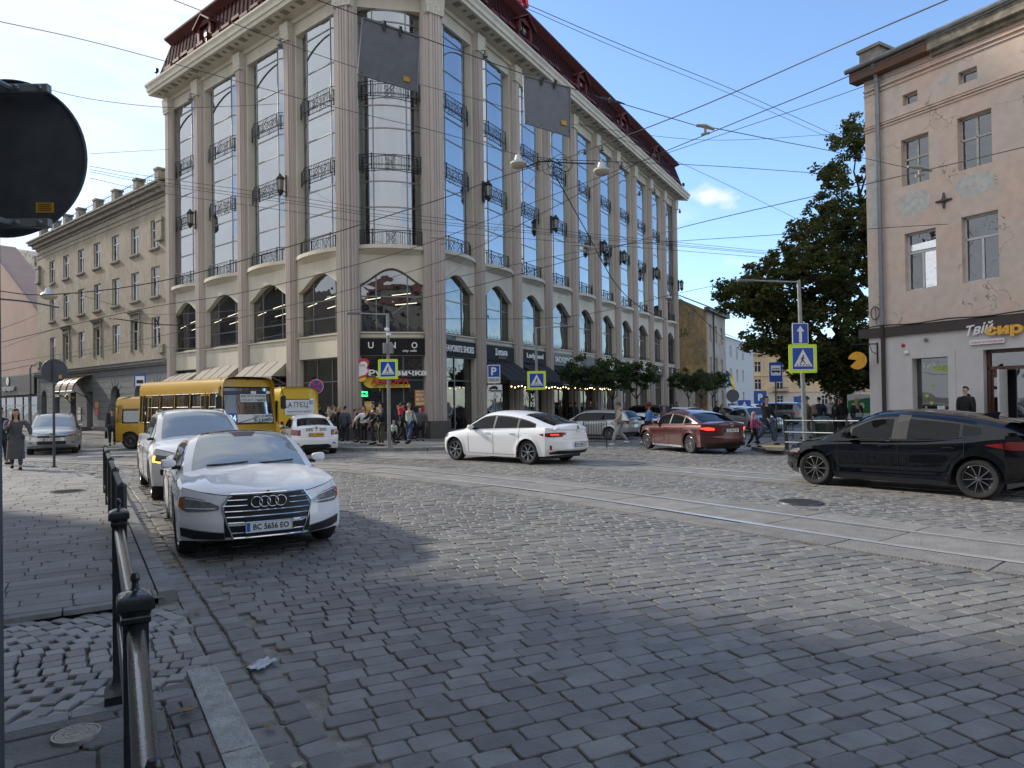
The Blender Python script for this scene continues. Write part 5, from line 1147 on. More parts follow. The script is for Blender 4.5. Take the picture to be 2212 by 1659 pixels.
wh = thing('white_house','narrow white house between the ochre house and the far yellow tenement','house',(33,100,gz(90)));c = MB();FZ = Fr((27.2,90),(.498,.867));fbox(c,FZ.P,0,22,-8,0,gz(90),10.2);c.build('wall',mat('white_wall2',(.52,.53,.54),.8,var=.08),wh)
c = MB();c.quad(FZ.P(-.3,.4,10.2),FZ.P(22,.4,10.2),FZ.P(22,-5,12.6),FZ.P(-.3,-5,12.6));c.build('roof',mat('grey_tin',(.2,.2,.2)),wh)
for t in (2,6,10,14):
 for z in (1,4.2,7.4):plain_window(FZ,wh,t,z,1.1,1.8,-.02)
 # --- houses beside and behind the viewer (seen in the glass; they shade the near cobbles)
def back_house(name,label,p0,d,L,H,col,depth=12,n=6):
 f = Fr(p0,d);t = thing(name,label,'house',(*p0,0));c = MB();st = int((H-1)/3.6);hs = [(L*(i+.5)/n-.6,L*(i+.5)/n+.6,1.2+k*3.6,3.3+k*3.6) for i in range(n) for k in range(st)]
 wall_with_holes(c,f,0,L,-.3,H,hs);fbox(c,f.P,0,L,-depth,-.6,-.3,H);c.quad(f.P(L,0,-.3),f.P(L,-.6,-.3),f.P(L,-.6,H),f.P(L,0,H));c.build('wall',col,t)
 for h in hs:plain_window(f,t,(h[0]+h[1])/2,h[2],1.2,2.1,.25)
 c = MB();fbox(c,f.P,-.2,L+.2,-.1,.5,H,H+.4);c.quad(f.P(-.2,.5,H+.4),f.P(L+.2,.5,H+.4),f.P(L+.2,-6,H+3.5),f.P(-.2,-6,H+3.5));c.build('roof',MATS['brown_tile'],t)
 return f
back_house('house','tall brown house on the pavement side just outside the left edge',kq(-13,4.9),tuple(-KD*-1),27.6,12.2,M_oldst,n=8)
back_house('house','grey house standing across the street behind the viewer',(34,-16),(-1,.12),34,15,M_oldtr,n=8)
back_house('house','ochre house standing behind the viewer to the left',(-1,-12.5),(-1,.1),30,12,MATS['flaking_ochre'],n=7)
back_house('house','low plain house across the left street, just outside the left edge',(-36,42),(-.773,.634),26,12.5,M_oldtr,n=7)
# ------------------------------------------------------------------ vehicles
def paint(name,col,flake=0.0,rough=.28,metal=0.0):
 return mat(name,col,rough,metal=metal,coat=1.0,obj=True,spec=0.5 if metal else 0.0)
M_tyre = mat('tyre_rubber',(.018,.018,.019),.8,var=.2,vscale=30,bump=.2,obj=True);M_trim = mat('black_trim',(.012,.012,.013),.45);M_chrome = mat('chrome',(.75,.76,.78),.08,metal=1.0)
M_cglass = mat('car_glass',(.012,.014,.016),.03,ior=1.75);M_cglassL = mat('tinted_car_glass',(.004,.005,.006),.02,ior=1.38)
M_alloy = mat('alloy_rim',(.42,.43,.45),.3,metal=.9);M_dalloy = mat('dark_alloy_rim',(.10,.10,.11),.3,metal=.9);M_lamp = mat('headlamp',(.22,.23,.25),.08,metal=.3,ior=1.6,obj=True,var=.4,vscale=25)
M_tail = mat('tail_lamp',(.22,.008,.01),.12,coat=1.0);M_taillit = mat('lit_tail_lamp',(.7,.03,.02),.2,emit=(1,.06,.03),estr=.9);M_amber = mat('amber_lamp',(.8,.3,.02),.2,emit=(1,.42,.05),estr=2.2)
M_plate = mat('plate_white',(.72,.73,.74),.4);M_plateb = mat('plate_blue',(.02,.12,.45),.4);M_plateY = mat('plate_yellow',(.85,.50,.03),.4);M_ink = mat('plate_ink',(.01,.01,.012),.5);M_seam = mat('panel_gap',(.01,.01,.01),.8)
def interp(pts,x):
 if x<=pts[0][0]:return pts[0][1]
 for (a,b),(c,d) in zip(pts,pts[1:]):
  if x<=c:t = (x-a)/(c-a+1e-9);return b+(d-b)*t
 return pts[-1][1]
def sinterp(pts,x):
 """smooth (monotone-ish) interpolation"""
 n = len(pts)
 if x<=pts[0][0]:return pts[0][1]
 if x>=pts[-1][0]:return pts[-1][1]
 for i in range(n-1):
  if x<=pts[i+1][0]:
   x0,y0 = pts[i];x1,y1 = pts[i+1];h = x1-x0;t = (x-x0)/h
   def sl(k):
    if k<=0:return (pts[1][1]-pts[0][1])/(pts[1][0]-pts[0][0])
    if k>=n-1:return (pts[-1][1]-pts[-2][1])/(pts[-1][0]-pts[-2][0])
    a = (pts[k][1]-pts[k-1][1])/(pts[k][0]-pts[k-1][0]);b = (pts[k+1][1]-pts[k][1])/(pts[k+1][0]-pts[k][0])
    return 0 if a*b<=0 else 2*a*b/(a+b)
   m0,m1 = sl(i)*h,sl(i+1)*h
   return y0*(2*t**3-3*t*t+1)+m0*(t**3-2*t*t+t)+y1*(-2*t**3+3*t*t)+m1*(t**3-t*t)
WHEELS = {}
def wheel_parts(r,w,style):
 k = (r,w,style)
 if k in WHEELS:return WHEELS[k]
 rr = r*(.70 if style!='cap' else.64)
 c = MB();c.lathe([(rr,-w/2+.01),(rr+.02,-w/2),(r-.035,-w/2),(r-.008,-w/2+.03),(r,-w/2+.06),(r,w/2-.06),(r-.008,w/2-.03),(r-.035,w/2),(rr+.02,w/2),(rr,w/2-.01)],36,ax='y')
 ty = bpy.data.meshes.new('wheel');ty.from_pydata([tuple(p) for p in c.v],[],c.f);ty.materials.append(M_tyre);ty.shade_smooth();ty.set_sharp_from_angle(angle=R(35))
 c = MB();f = w/2-.015
 c.lathe([(rr,f),(rr*.97,f+.004),(rr*.93,f-.012),(rr*.90,f-.05)],36,ax='y')
 c.lathe([(rr*.90,f-.05),(rr*.6,f-.075),(0.001,f-.08)],24,ax='y',mi=1)
 n = {'ten':10,'five':5,'multi':14,'cap':9}.get(style,7)
 for i in range(n):
  a = 2*math.pi*i/n;da = (.11 if style in ('ten',) else.085)*(1.0 if n>8 else 1.7)
  pts = []
  for rad,wd,y in ((rr*.16,da*1.7,f-.012),(rr*.55,da*.72,f-.014),(rr*.95,da*.62,f-.006)):
   pts.append([((rad)*math.cos(a+s*wd*(rr*.45/rad if rad>rr*.3 else 1)),y,rad*math.sin(a+s*wd*(rr*.45/rad if rad>rr*.3 else 1))) for s in (-1,1)])
  for p,q in zip(pts,pts[1:]):
   c.add([p[0],p[1],q[1],q[0]]+[(v[0],v[1]-.03,v[2]) for v in (p[0],p[1],q[1],q[0])],[(0,1,2,3),(0,4,5,1),(2,6,7,3),(1,5,6,2),(3,7,4,0)],0)
 c.lathe([(0.001,f+.002),(rr*.13,f),(rr*.17,f-.012),(rr*.17,f-.05)],16,ax='y')
 for i in range(5):a = 2*math.pi*i/5+.3;c.lathe([(.0,f-.004),(.011,f-.006),(.011,f-.02)],6,(rr*.26*math.cos(a),0,rr*.26*math.sin(a)),'y',mi=1)
 rm = bpy.data.meshes.new('rim');rm.from_pydata([tuple(p) for p in c.v],[],c.f)
 rm.materials.append(mat('machined_rim',(.30,.305,.32),.25,metal=.9) if style=='ten' else M_alloy);rm.materials.append(M_trim);rm.polygons.foreach_set('material_index',c.m);rm.shade_flat()
 WHEELS[k] = (ty,rm);return WHEELS[k]
class Car:
 def __init__(s,**k):
  s.__dict__.update(k);L = s.L;s.x0,s.x1 = -L/2,L/2;s.hw = s.W/2
  A,B = s.nose,s.tailr;n = s.npow;pts = []
  N = 26
  for i in range(N):y = s.hw*math.sin(math.pi/2*i/N);pts.append((s.x1-A*(y/s.hw)**n,y))
  xa,xb = s.x1-A,s.x0+B;M = int((xa-xb)/.035)
  for i in range(M+1):pts.append((xa+(xb-xa)*i/M,s.hw))
  for i in range(N-1,-1,-1):y = s.hw*math.sin(math.pi/2*i/N);pts.append((s.x0+B*(y/s.hw)**n,y))
  s.out = [(x,y*s.taper(x)) for x,y in pts]
  s.S = [0.0]
  for p,q in zip(s.out,s.out[1:]):s.S.append(s.S[-1]+math.hypot(q[0]-p[0],q[1]-p[1]))
  s.St = s.S[-1]
 def taper(s,x):
  t = abs(x)/(s.L/2);return 1-s.tap*max(0,(t-.35))**2
 def op(s,sv):
  sv = max(0,min(s.St,sv));import bisect
  i = max(0,min(len(s.S)-2,bisect.bisect_right(s.S,sv)-1));t = (sv-s.S[i])/(s.S[i+1]-s.S[i]+1e-9)
  p,q = s.out[i],s.out[i+1];x = p[0]+(q[0]-p[0])*t;y = p[1]+(q[1]-p[1])*t
  i0,i1 = max(0,i-1),min(len(s.out)-1,i+2);dx,dy = s.out[i1][0]-s.out[i0][0],s.out[i1][1]-s.out[i0][1];l = math.hypot(dx,dy)
  nx,ny = -dy/l,dx/l
  if nx*x+ny*y<0 and False:nx,ny = -nx,-ny
  return x,y,-nx if False else dy/l*-1*-1 if False else nx,ny
 def norm(s,sv):
  x,y,nx,ny = s.op(sv);
  if (ny<-1e-6) or (abs(ny)<.2 and nx*x<0):nx,ny = -nx,-ny
  return x,y,nx,ny
 def s_of_x(s,x):
  lo,hi = 0,len(s.out)-1
  for i in range(len(s.out)-1):
   if s.out[i][0]>=x>=s.out[i+1][0]:t = (s.out[i][0]-x)/(s.out[i][0]-s.out[i+1][0]+1e-9);return s.S[i]+(s.S[i+1]-s.S[i])*t
  return s.St
 def zs(s,x):return sinterp(s.belt,x)
 def zc(s,x):return sinterp(s.deck,x)
 def zlow(s,x):
  z = interp(s.sill,x)
  for ax in (s.ax_f,s.ax_r):
   ra = s.r+.045;dx = abs(x-ax)
   if dx<ra:z = max(z,s.r+math.sqrt(ra*ra-dx*dx)*1.0)
  return z
 def inset(s,x,y,nx,ny,z):
  f = max(0,min(1,abs(nx)*1.25-.15));zt = s.zs(x)
  side = interp(s.side,z/zt);end = interp(s.front if x>0 else s.rear,z)
  fl = 0.0
  for ax in (s.ax_f,s.ax_r):
   d = math.hypot(x-ax,z-s.r)-(s.r+.045)
   if -.02<d<.10:fl = max(fl,.022*(1-max(0,d)/.10))
  return side*(1-f)+end*f-fl*(1-f)
 def wallP(s,sv,z,off=0.0,m=1):
  x,y,nx,ny = s.norm(sv);d = off-s.inset(x,y,nx,ny,z)
  return (x+nx*d,max(0,(y+ny*d))*m if abs(y)>1e-6 else 0.0,z)
 def topz(s,x,y,yo):
  zs_,zc_ = s.zs(x),s.zc(x);t = min(1,abs(y)/max(yo,1e-4));cr = 1-t**s.cpow
  z = zs_+(zc_-zs_)*cr
  if x>.7 and s.crease:z+=s.crease*math.exp(-((abs(y)/s.hw-.62)/.07)**2)*min(1,(x-.7)*2)*min(1,max(0,(s.x1-.1-x))*3)
  return z
 def ytop(s,i):
  x,y,nx,ny = s.norm(s.S[i]);zt = s.zs(x);d = -s.inset(x,y,nx,ny,zt);return x+nx*d,max(0,y+ny*d)
 def gy(s,x,z):
  """half width of the cabin side at x, height z"""
  return s.gw-s.gtap*max(0,abs(x-s.gmid)-.5)**2-(z-.95)*s.lean-max(0,z-.95)**2*s.lean2
 def gz_(s,x):return sinterp(s.roof,x)
 def gtop(s,x,y):
  zt = s.gz_(x);w = s.gy(x,zt-.06);t = min(1,abs(y)/w);return zt-.055*t**2.2-.05*t**8
 def panel(s,mb,a,b,zl,zh,off=.004,n=16,m=1,mi=None,nz=3):
  mb.grid(lambda u,v:s.wallP(a+(b-a)*u,(zl(u) if callable(zl) else zl)*(1-v)+(zh(u) if callable(zh) else zh)*v,off,m),n,nz,mi,flip=(m==1))
 def build(s,loc,rz):
  t = thing(s.name,s.label,'car',loc,rz,getattr(s,'group',None),getattr(s,'scale',1.0));pm = s.paint
  c = MB();nL = 15;idx = []
  for m in (1,-1):
   def fn(u,v,m=m):
    i = int(round(u*(len(s.out)-1)));x,y,nx,ny = s.norm(s.S[i]);zl = s.zlow(x);zt = s.zs(x)
    vv = v**.9;return s.wallP(s.S[i],zl+(zt-zl)*vv,0,m)
   c.grid(fn,len(s.out)-1,nL,flip=(m==1))
   def ft(u,v,m=m):
    i = int(round(u*(len(s.out)-1)));x,yo = s.ytop(i);y = yo*(1-v);return (x,y*m,s.topz(x,y,yo))
   c.grid(ft,len(s.out)-1,14,flip=(m==1))
   for ax in (s.ax_f,s.ax_r):
    ra = s.r+.045;K = 20;z0 = interp(s.sill,ax)
    pts = [(ax+ra*math.cos(math.pi*k/K),s.r+ra*math.sin(math.pi*k/K)) for k in range(K+1)]
    for (xa,za),(xb,zb_) in zip(pts,pts[1:]):
     pa = s.wallP(s.s_of_x(xa),max(za,z0),0,m);pb = s.wallP(s.s_of_x(xb),max(zb_,z0),0,m);c.add([pa,pb,(pb[0],pb[1]-.05*m,pb[2]),(pa[0],pa[1]-.05*m,pa[2])],[(0,1,2,3)])
  body = c.build('body',pm,t,local=True,smooth=True,angle=38)
  c = MB();q = s.hw-.12
  c.box(s.x0+.5,s.x1-.55,-q+.12,q-.12,.17,.5)
  for ax in (s.ax_f,s.ax_r):
   for m in (1,-1):
    ra = s.r+.06;pts = [(ax+ra*math.cos(math.pi*k/14),s.r+ra*math.sin(math.pi*k/14)) for k in range(15)]
    c.prism(pts,lambda a,b:(a,m*(q-.2),b),lambda a,b:(a,m*(s.hw-.06),b))
  c.v = c.v[:8];c.f = c.f[:6];c.m = c.m[:6]
  for ax in (s.ax_f,s.ax_r):
   for m in (1,-1):
    ra = s.r+.05;K = 14;pts = [(ax+ra*math.cos(math.pi*k/K),s.r+ra*math.sin(math.pi*k/K)) for k in range(K+1)]
    for (xa,za),(xb,zb_) in zip(pts,pts[1:]):c.quad((xa,m*(s.hw-.05),za),(xb,m*(s.hw-.05),zb_),(xb,m*(s.hw-.36),zb_),(xa,m*(s.hw-.36),za))
    c.add([(xa,m*(s.hw-.36),za) for xa,za in pts],[tuple(range(K+1))])
  c.build('underbody',M_trim,t,local=True)
  g0,g1 = s.roof[0][0],s.roof[-1][0];n = int((g1-g0)/.04);c = MB()
  for m in (1,-1):
   def fn(u,v,m=m):
    x = g0+(g1-g0)*u;zt = s.gz_(x);zb0 = s.zs(x)-.03;ze = s.gtop(x,s.gy(x,zt-.06))
    if v<=.4:z = zb0+(max(ze,zb0+.002)-zb0)*v/.4;return (x,s.gy(x,z)*m,z)
    w = s.gy(x,zt-.06);y = w*(1-(v-.4)/.6);z = s.gtop(x,y);return (x,y*m,max(z,zb0+.002))
   c.grid(fn,n,20,flip=(m==-1))
  cab = c.build('roof' if not getattr(s,'roofmat',None) else 'roof_pillars',pm,t,local=True,smooth=True,angle=40)
  if getattr(s,'roofmat',None):
   c = MB();a,b = s.ws[1]-.02,s.rw[1]+.05
   c.grid(lambda u,v:(b+(a-b)*u,(v*2-1)*(s.gy(b+(a-b)*u,s.gz_(b+(a-b)*u))-.09),s.gtop(b+(a-b)*u,(v*2-1)*(s.gy(b+(a-b)*u,s.gz_(b+(a-b)*u))-.09))+.006),16,12)
   c.build('glass_roof',s.roofmat,t,local=True,smooth=True)
  def topglass(name,xa,xb,marg,off,mtl,ni=14):
   c = MB()
   c.grid(lambda u,v:(lambda x:(lambda y:(x,y,s.gtop(x,y)+off))((v*2-1)*(s.gy(x,s.gz_(x)-.03)-marg)))(xa+(xb-xa)*u),ni,14)
   return c.build(name,mtl,t,local=True,smooth=True)
  wsg = topglass('windscreen',s.ws[0],s.ws[1],.075,.007,getattr(s,'wsmat',M_cglass))
  topglass('rear_window',s.rw[0],s.rw[1],.11,.007,M_cglassL)
  for m in (1,-1):
   def side(name,xa,xb,zlo,zhi,off,mtl,nn=12):
    c = MB()
    def fn(u,v):
     x = xa+(xb-xa)*u;a,b = zlo(x),zhi(x);b = max(b,a+.003);z = a+(b-a)*v;return (x,(s.gy(x,z)+off)*m,z)
    c.grid(fn,nn,5,flip=(m==1));return c.build(name,mtl,t,local=True,smooth=True)
   def ztop(x,g=.0):zt = s.gz_(x);return s.gtop(x,s.gy(x,zt-.06))-s.wtop-g
   lo = lambda x:s.zs(x)+.012+s.wlow
   xa,xb = s.wins[0][0],s.wins[-1][1]
   side('window_surround',xa-.035,xb+.035,lambda x:lo(x)-.018,lambda x:ztop(x)+.018,.003,getattr(s,'surround',M_trim),40)
   for a,b in s.wins:
    side('side_window',a,b,lo,lambda x:ztop(x,.008),.007,M_cglassL,16)
   if getattr(s,'chromeline',True):
    c = MB();pts = [(x,(s.gy(x,lo(x)-.012)+.009)*m,lo(x)-.012) for x in [xa-.03+(xb-xa+.06)*k/24 for k in range(25)]]
    if getattr(s,'chrometop',False):pts = [(x,(s.gy(x,ztop(x)+.012)+.006)*m,ztop(x)+.012) for x in [xb-(xb-xa-.25)*k/24 for k in range(25)]][::-1]+pts[::-1]
    c.tube(pts,.010,5);c.build('chrome_trim',M_chrome,t,local=True)
   c = MB()
   for x in s.doors:
    sv = s.s_of_x(x);zb0 = s.zlow(x)+.02
    pts = [s.wallP(sv,zb0+(s.zs(x)-zb0)*k/8,.0012,m) for k in range(9)];c.tube(pts,.0045,4)
   for xa_,xb_ in ((s.doors[-1],s.doors[0]),):
    pts = [s.wallP(s.s_of_x(xa_+(xb_-xa_)*k/14),s.zlow(xa_+(xb_-xa_)*k/14)+.06,.001,m) for k in range(15)];c.tube(pts,.0045,4)
   c.build('door_gap',M_seam,t,local=True)
   for x in s.handles:
    sv = s.s_of_x(x);z = s.hz;p = [s.wallP(sv+.10-.2*k/6,z+.01*math.sin(math.pi*k/6),.028 if 0<k<6 else.0,m) for k in range(7)]
    c = MB();c.tube(p,[.010,.013,.014,.014,.014,.013,.010],6);c.build('door_handle',M_chrome if s.chromeh else pm,t,local=True,smooth=True)
   c = MB();xs_ = [s.ax_f-s.r-.09+(s.ax_r-s.ax_f+2*s.r+.18)*k/20 for k in range(21)]
   for (p,q) in zip(xs_,xs_[1:]):
    a,b = s.s_of_x(p),s.s_of_x(q);zp,zq = interp(s.sill,p),interp(s.sill,q)
    c.add([s.wallP(a,zp+.055,.004,m),s.wallP(b,zq+.055,.004,m),s.wallP(b,zq-.01,.004,m),s.wallP(a,zp-.01,.004,m)],[(0,1,2,3)])
   c.build('sill_trim',s.sillm,t,local=True)
   x,z = s.mir;y = s.gy(x,z);c = MB()
   pw = lambda q:math.copysign(abs(q)**.6,q);c.grid(lambda u,v:(x+.02-.07*pw(math.cos(math.pi*v)),(y+.15+.095*pw(math.sin(2*math.pi*u))*math.sin(math.pi*v)**.5)*m,z+.062+(.058+.012*math.sin(2*math.pi*u))*pw(math.cos(2*math.pi*u))*math.sin(math.pi*v)**.5),20,10)
   mr_ = c.build('wing_mirror',getattr(s,'mirm',pm),t,local=True,smooth=True)
   c = MB();c.box(x-.03,x+.05,min(y*m,(y+.11)*m)-.0,max(y*m,(y+.11)*m),z-.02,z+.03);c.build('mirror_arm',M_trim,mr_,local=True)
   for ax in (s.ax_f,s.ax_r):
    ty,rm = wheel_parts(s.r,.22,s.rim);w = bpy.data.objects.new('wheel',ty);COL.objects.link(w);w.parent = t;w.location = (ax,m*(s.hw-.135),s.r);w.rotation_euler = (0,random.random()*6,0 if m==1 else math.pi) if True else None
    if ax==s.ax_f and s.steer:w.rotation_euler[2]+=s.steer
    KIDS.setdefault(t.name,[]).append(w);q_ = bpy.data.objects.new('rim',rm);COL.objects.link(q_);q_.parent = w;KIDS.setdefault(w.name,[]).append(q_)
   for q9,(nm,a,b,zl,zh,mt) in enumerate(s.lamps):
    c = MB();s.panel(c,a,b,zl,zh,.005+.0015*q9,12,m);c.build(nm,mt,t,local=True,smooth=True)
  for nm,half,zl,zh,mt,end,off in s.centre:
   c = MB();base = 0.0 if end>0 else s.St
   def fn(u,v):
    y = (u*2-1);sv = abs(y)*half;sv = sv if end>0 else s.St-sv;a = zl(abs(y)) if callable(zl) else zl;b = zh(abs(y)) if callable(zh) else zh
    return s.wallP(sv,a+(b-a)*v,off,1 if y>=0 else -1)
   c.grid(fn,20,5,flip=(end<0));c.build(nm,mt,t,local=True,smooth=True)
  for end,z,txt,mt,hwid in s.plates:
   x = s.wallP(0 if end>0 else s.St,z,.012)[0]+(.012 if end>0 else -.012);c = MB();hh = .056*hwid/.26
   c.bbox(min(x,x+.008*end),max(x,x+.008*end),-hwid,hwid,z-hh,z+hh,.003);pl = c.build('number_plate',mt,t,local=True)
   X = x+.010*end;Pp = lambda a,b,e = 0:(X+e*end,a*end,z+b)
   c = MB();c.add([Pp(-hwid+.008,-hh+.006),Pp(-hwid+.045,-hh+.006),Pp(-hwid+.045,hh-.006),Pp(-hwid+.008,hh-.006)],[(0,1,2,3)]);c.build('country_strip',M_plateb,pl,local=True)
   c = MB();put_text(c,txt,lambda a,b,e:Pp(a+.022,b,.001),fit=((hwid-.035)*1.80,hh*1.25),bold=.02);
   fr_ = [(-1,-1),(1,-1),(1,1),(-1,1)]
   c.build('plate_lettering',M_ink,pl,local=True)
   c = MB();
   for k in range(4):
    (a0,b0),(a1,b1) = fr_[k],fr_[(k+1)%4];c.tube([Pp(a0*(hwid+.004),b0*(hh+.004)),Pp(a1*(hwid+.004),b1*(hh+.004))],.005,4)
   c.build('plate_frame',M_trim if s.name!='limousine' else M_chrome,pl,local=True)
  return t
def sedan(**k):
 d = dict(name='sedan',L=4.85,W=1.86,nose=.62,tailr=.5,npow=3.0,tap=.055,r=.335,ax_f=1.50,ax_r=-1.30,cpow=2.6,crease=.0,wtop=.045,wlow=0.0,steer=0,sillm=M_trim,chromeh=False,sill=[(-2.5,.30),(-1.8,.24),(-1,.20),(1.2,.20),(1.9,.22),(2.5,.26)],belt=[(-2.43,.93),(-1.9,1.0),(-1.0,.985),(.6,.93),(1.3,.885),(2.0,.80),(2.3,.72),(2.43,.66)],deck=[(-2.43,1.0),(-1.9,1.075),(-1.2,1.06),(.9,1.01),(1.5,.955),(2.1,.86),(2.43,.71)],side=[(0,.07),(.22,.035),(.30,.018),(.42,.012),(.70,0.0),(.74,.004),(.80,.0),(.88,.012),(.96,.045),(1.0,.085)],front=[(.2,.10),(.32,.02),(.5,.0),(.66,.03),(.8,.12)],rear=[(.3,.12),(.42,.03),(.6,.0),(.8,.02),(.95,.06),(1.05,.02)],gw=.865,gtap=.06,gmid=-.3,lean=.36,lean2=.25,roof=[(-1.95,1.04),(-1.55,1.17),(-1.05,1.345),(-.5,1.44),(.0,1.47),(.35,1.44),(.75,1.25),(1.1,1.05),(1.25,.96)],ws=(1.13,.38),rw=(-1.78,-1.02),wins=[(.72,-.02),(-.10,-.86),(-.92,-1.32)],doors=[.92,-.06,-1.02],handles=[.14,-.78],hz=.84,mir=(.70,.97),rim='seven',paint=None,lamps=[],centre=[],plates=[])
 d.update(k);w = d['wins'];d['wins'] = [(min(a),max(a)) for a in w][::-1];d['wins'] = sorted(d['wins']);return Car(**d)
def place(car,u=None,v=None,wheel='fl',head=(1,0),world=None):
 """stands a car with the named wheel's contact point on picture point (u,v)"""
 h = Vector((head[0],head[1],0)).normalized();l = Vector((-h.y,h.x,0))
 if world:c = Vector((world[0],world[1],0))
 else:
  g = grd(u,v);ax = car.ax_f if wheel[0]=='f' else car.ax_r;sc_ = getattr(car,'scale',1.0);ax*=sc_;sd = sc_*(car.hw-.05 if wheel[1]=='l' else -(car.hw-.05))
  c = Vector((g.x,g.y,0))-h*ax-l*sd
 t = car.build((c.x,c.y,gz(c.y)+.004),math.atan2(h.y,h.x));return t
S_ = lambda pts:(lambda u:interp(pts,u))
M_wpaint = paint('white_paint',(.86,.86,.87));M_spaint = paint('silver_paint',(.45,.46,.47),metal=.55,rough=.35);M_bpaint = paint('black_blue_paint',(.004,.005,.008));M_rpaint = paint('maroon_paint',(.085,.016,.016),metal=.35,rough=.3)
M_kpaint = paint('black_paint',(.012,.012,.013));M_gpaint = paint('grey_paint',(.13,.135,.14),metal=.4,rough=.35);M_opaint = paint('beige_silver_paint',(.42,.40,.36),metal=.45,rough=.35)
M_skyglass = mat('windscreen_glass',(.30,.33,.33),.03,ior=2.0)  # pale base colour paints in the bright clouds mirrored by the windscreen
# 1. white limousine in front ------------------------------------------------
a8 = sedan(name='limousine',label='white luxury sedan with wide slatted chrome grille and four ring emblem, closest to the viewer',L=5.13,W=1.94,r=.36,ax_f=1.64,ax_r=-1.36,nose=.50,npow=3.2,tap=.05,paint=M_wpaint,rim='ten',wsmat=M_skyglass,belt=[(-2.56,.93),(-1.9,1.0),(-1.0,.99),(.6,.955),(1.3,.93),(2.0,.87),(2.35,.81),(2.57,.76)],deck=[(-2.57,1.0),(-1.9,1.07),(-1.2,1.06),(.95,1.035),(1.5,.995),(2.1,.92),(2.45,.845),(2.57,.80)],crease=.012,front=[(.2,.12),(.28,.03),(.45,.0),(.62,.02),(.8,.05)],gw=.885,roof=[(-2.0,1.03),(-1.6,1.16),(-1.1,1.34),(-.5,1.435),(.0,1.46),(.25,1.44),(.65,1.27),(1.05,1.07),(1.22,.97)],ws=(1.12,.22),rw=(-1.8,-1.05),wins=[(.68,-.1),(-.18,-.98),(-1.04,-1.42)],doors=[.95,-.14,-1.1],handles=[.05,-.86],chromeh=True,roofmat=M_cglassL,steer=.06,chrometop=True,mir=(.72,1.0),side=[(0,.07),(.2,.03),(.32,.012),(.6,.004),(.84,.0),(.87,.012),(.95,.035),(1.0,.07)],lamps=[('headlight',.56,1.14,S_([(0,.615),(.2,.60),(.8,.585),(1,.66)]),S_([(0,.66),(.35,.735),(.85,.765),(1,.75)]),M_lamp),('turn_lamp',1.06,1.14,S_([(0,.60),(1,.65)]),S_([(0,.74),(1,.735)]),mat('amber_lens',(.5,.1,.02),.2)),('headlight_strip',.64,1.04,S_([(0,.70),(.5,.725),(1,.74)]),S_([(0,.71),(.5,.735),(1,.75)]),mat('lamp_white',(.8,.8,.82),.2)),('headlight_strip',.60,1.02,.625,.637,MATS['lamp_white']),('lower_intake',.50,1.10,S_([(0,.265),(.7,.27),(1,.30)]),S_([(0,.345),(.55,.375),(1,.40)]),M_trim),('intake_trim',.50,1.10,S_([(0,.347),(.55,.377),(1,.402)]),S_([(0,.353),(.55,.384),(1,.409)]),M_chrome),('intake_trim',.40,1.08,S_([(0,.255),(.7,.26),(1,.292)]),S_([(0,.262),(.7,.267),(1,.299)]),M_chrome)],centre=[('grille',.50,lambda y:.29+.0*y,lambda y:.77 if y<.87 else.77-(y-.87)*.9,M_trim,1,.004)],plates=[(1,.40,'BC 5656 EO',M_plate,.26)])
a8.scale = .93
A8 = place(a8,389,1196,'fr',(.48,-.877))
c = MB()
hx = lambda y,z,off:a8.wallP(abs(y)/.94 if False else abs(y),z,off,1 if y>=0 else -1)
frm_ = [(-.40,.275),(-.53,.66),(-.43,.79),(.43,.79),(.53,.66),(.40,.275),(-.40,.275)]
for (a,b),(c2,d) in zip(frm_,frm_[1:]):c.tube([hx(a+(c2-a)*k/8,b+(d-b)*k/8,.012) for k in range(9)],.011,6)
c.build('grille_frame',M_chrome,A8,local=True)
for i,z in enumerate((.34,.46,.525,.59,.655,.72)):
 w = .41+(z-.275)*.31-.02 if z<.66 else.53-(z-.66)*.75-.02;c = MB()
 for s0,s1 in ((-w,w),) if z not in (.655,.72,.34,.46) else ((-w,-.24),(.24,w)) if z>.5 else ((-w,-.28),(.28,w)):c.tube([hx(s0+(s1-s0)*k/10,z,.016) for k in range(11)],.008,4)
 c.build('grille_bar',M_chrome,A8,local=True)
for k in range(4):
 c = MB();cx = (-1.5+k)*.092;X = a8.wallP(abs(cx),.69,.03)[0]
 c.tube([(X+.004,cx+.062*math.cos(a),.69+.062*math.sin(a)) for a in [2*math.pi*q/28 for q in range(29)]],.0075,6,cap=False);c.build('emblem_ring',M_chrome,A8,local=True,smooth=True)
c = MB();
for s0 in (-.55,.05):c.tube([(1.16-.02*abs(k-4),s0+k*.065,1.035+.003*k) for k in range(9)],.012,5)
c.build('wiper',M_trim,A8,local=True)
c = MB();x = .35;c.bbox(x,x+.02,-.13,.13,1.345,1.39,.01);mh = None
c = MB();c.grid(lambda u,v:(lambda x,y:(x,y,a8.gtop(x,y)+.010))(.27+.16*u,(v*2-1)*(.19-.07*u)),4,6);c.build('sensor_housing',mat('sensor_housing',(.03,.02,.025),.3),A8,local=True)
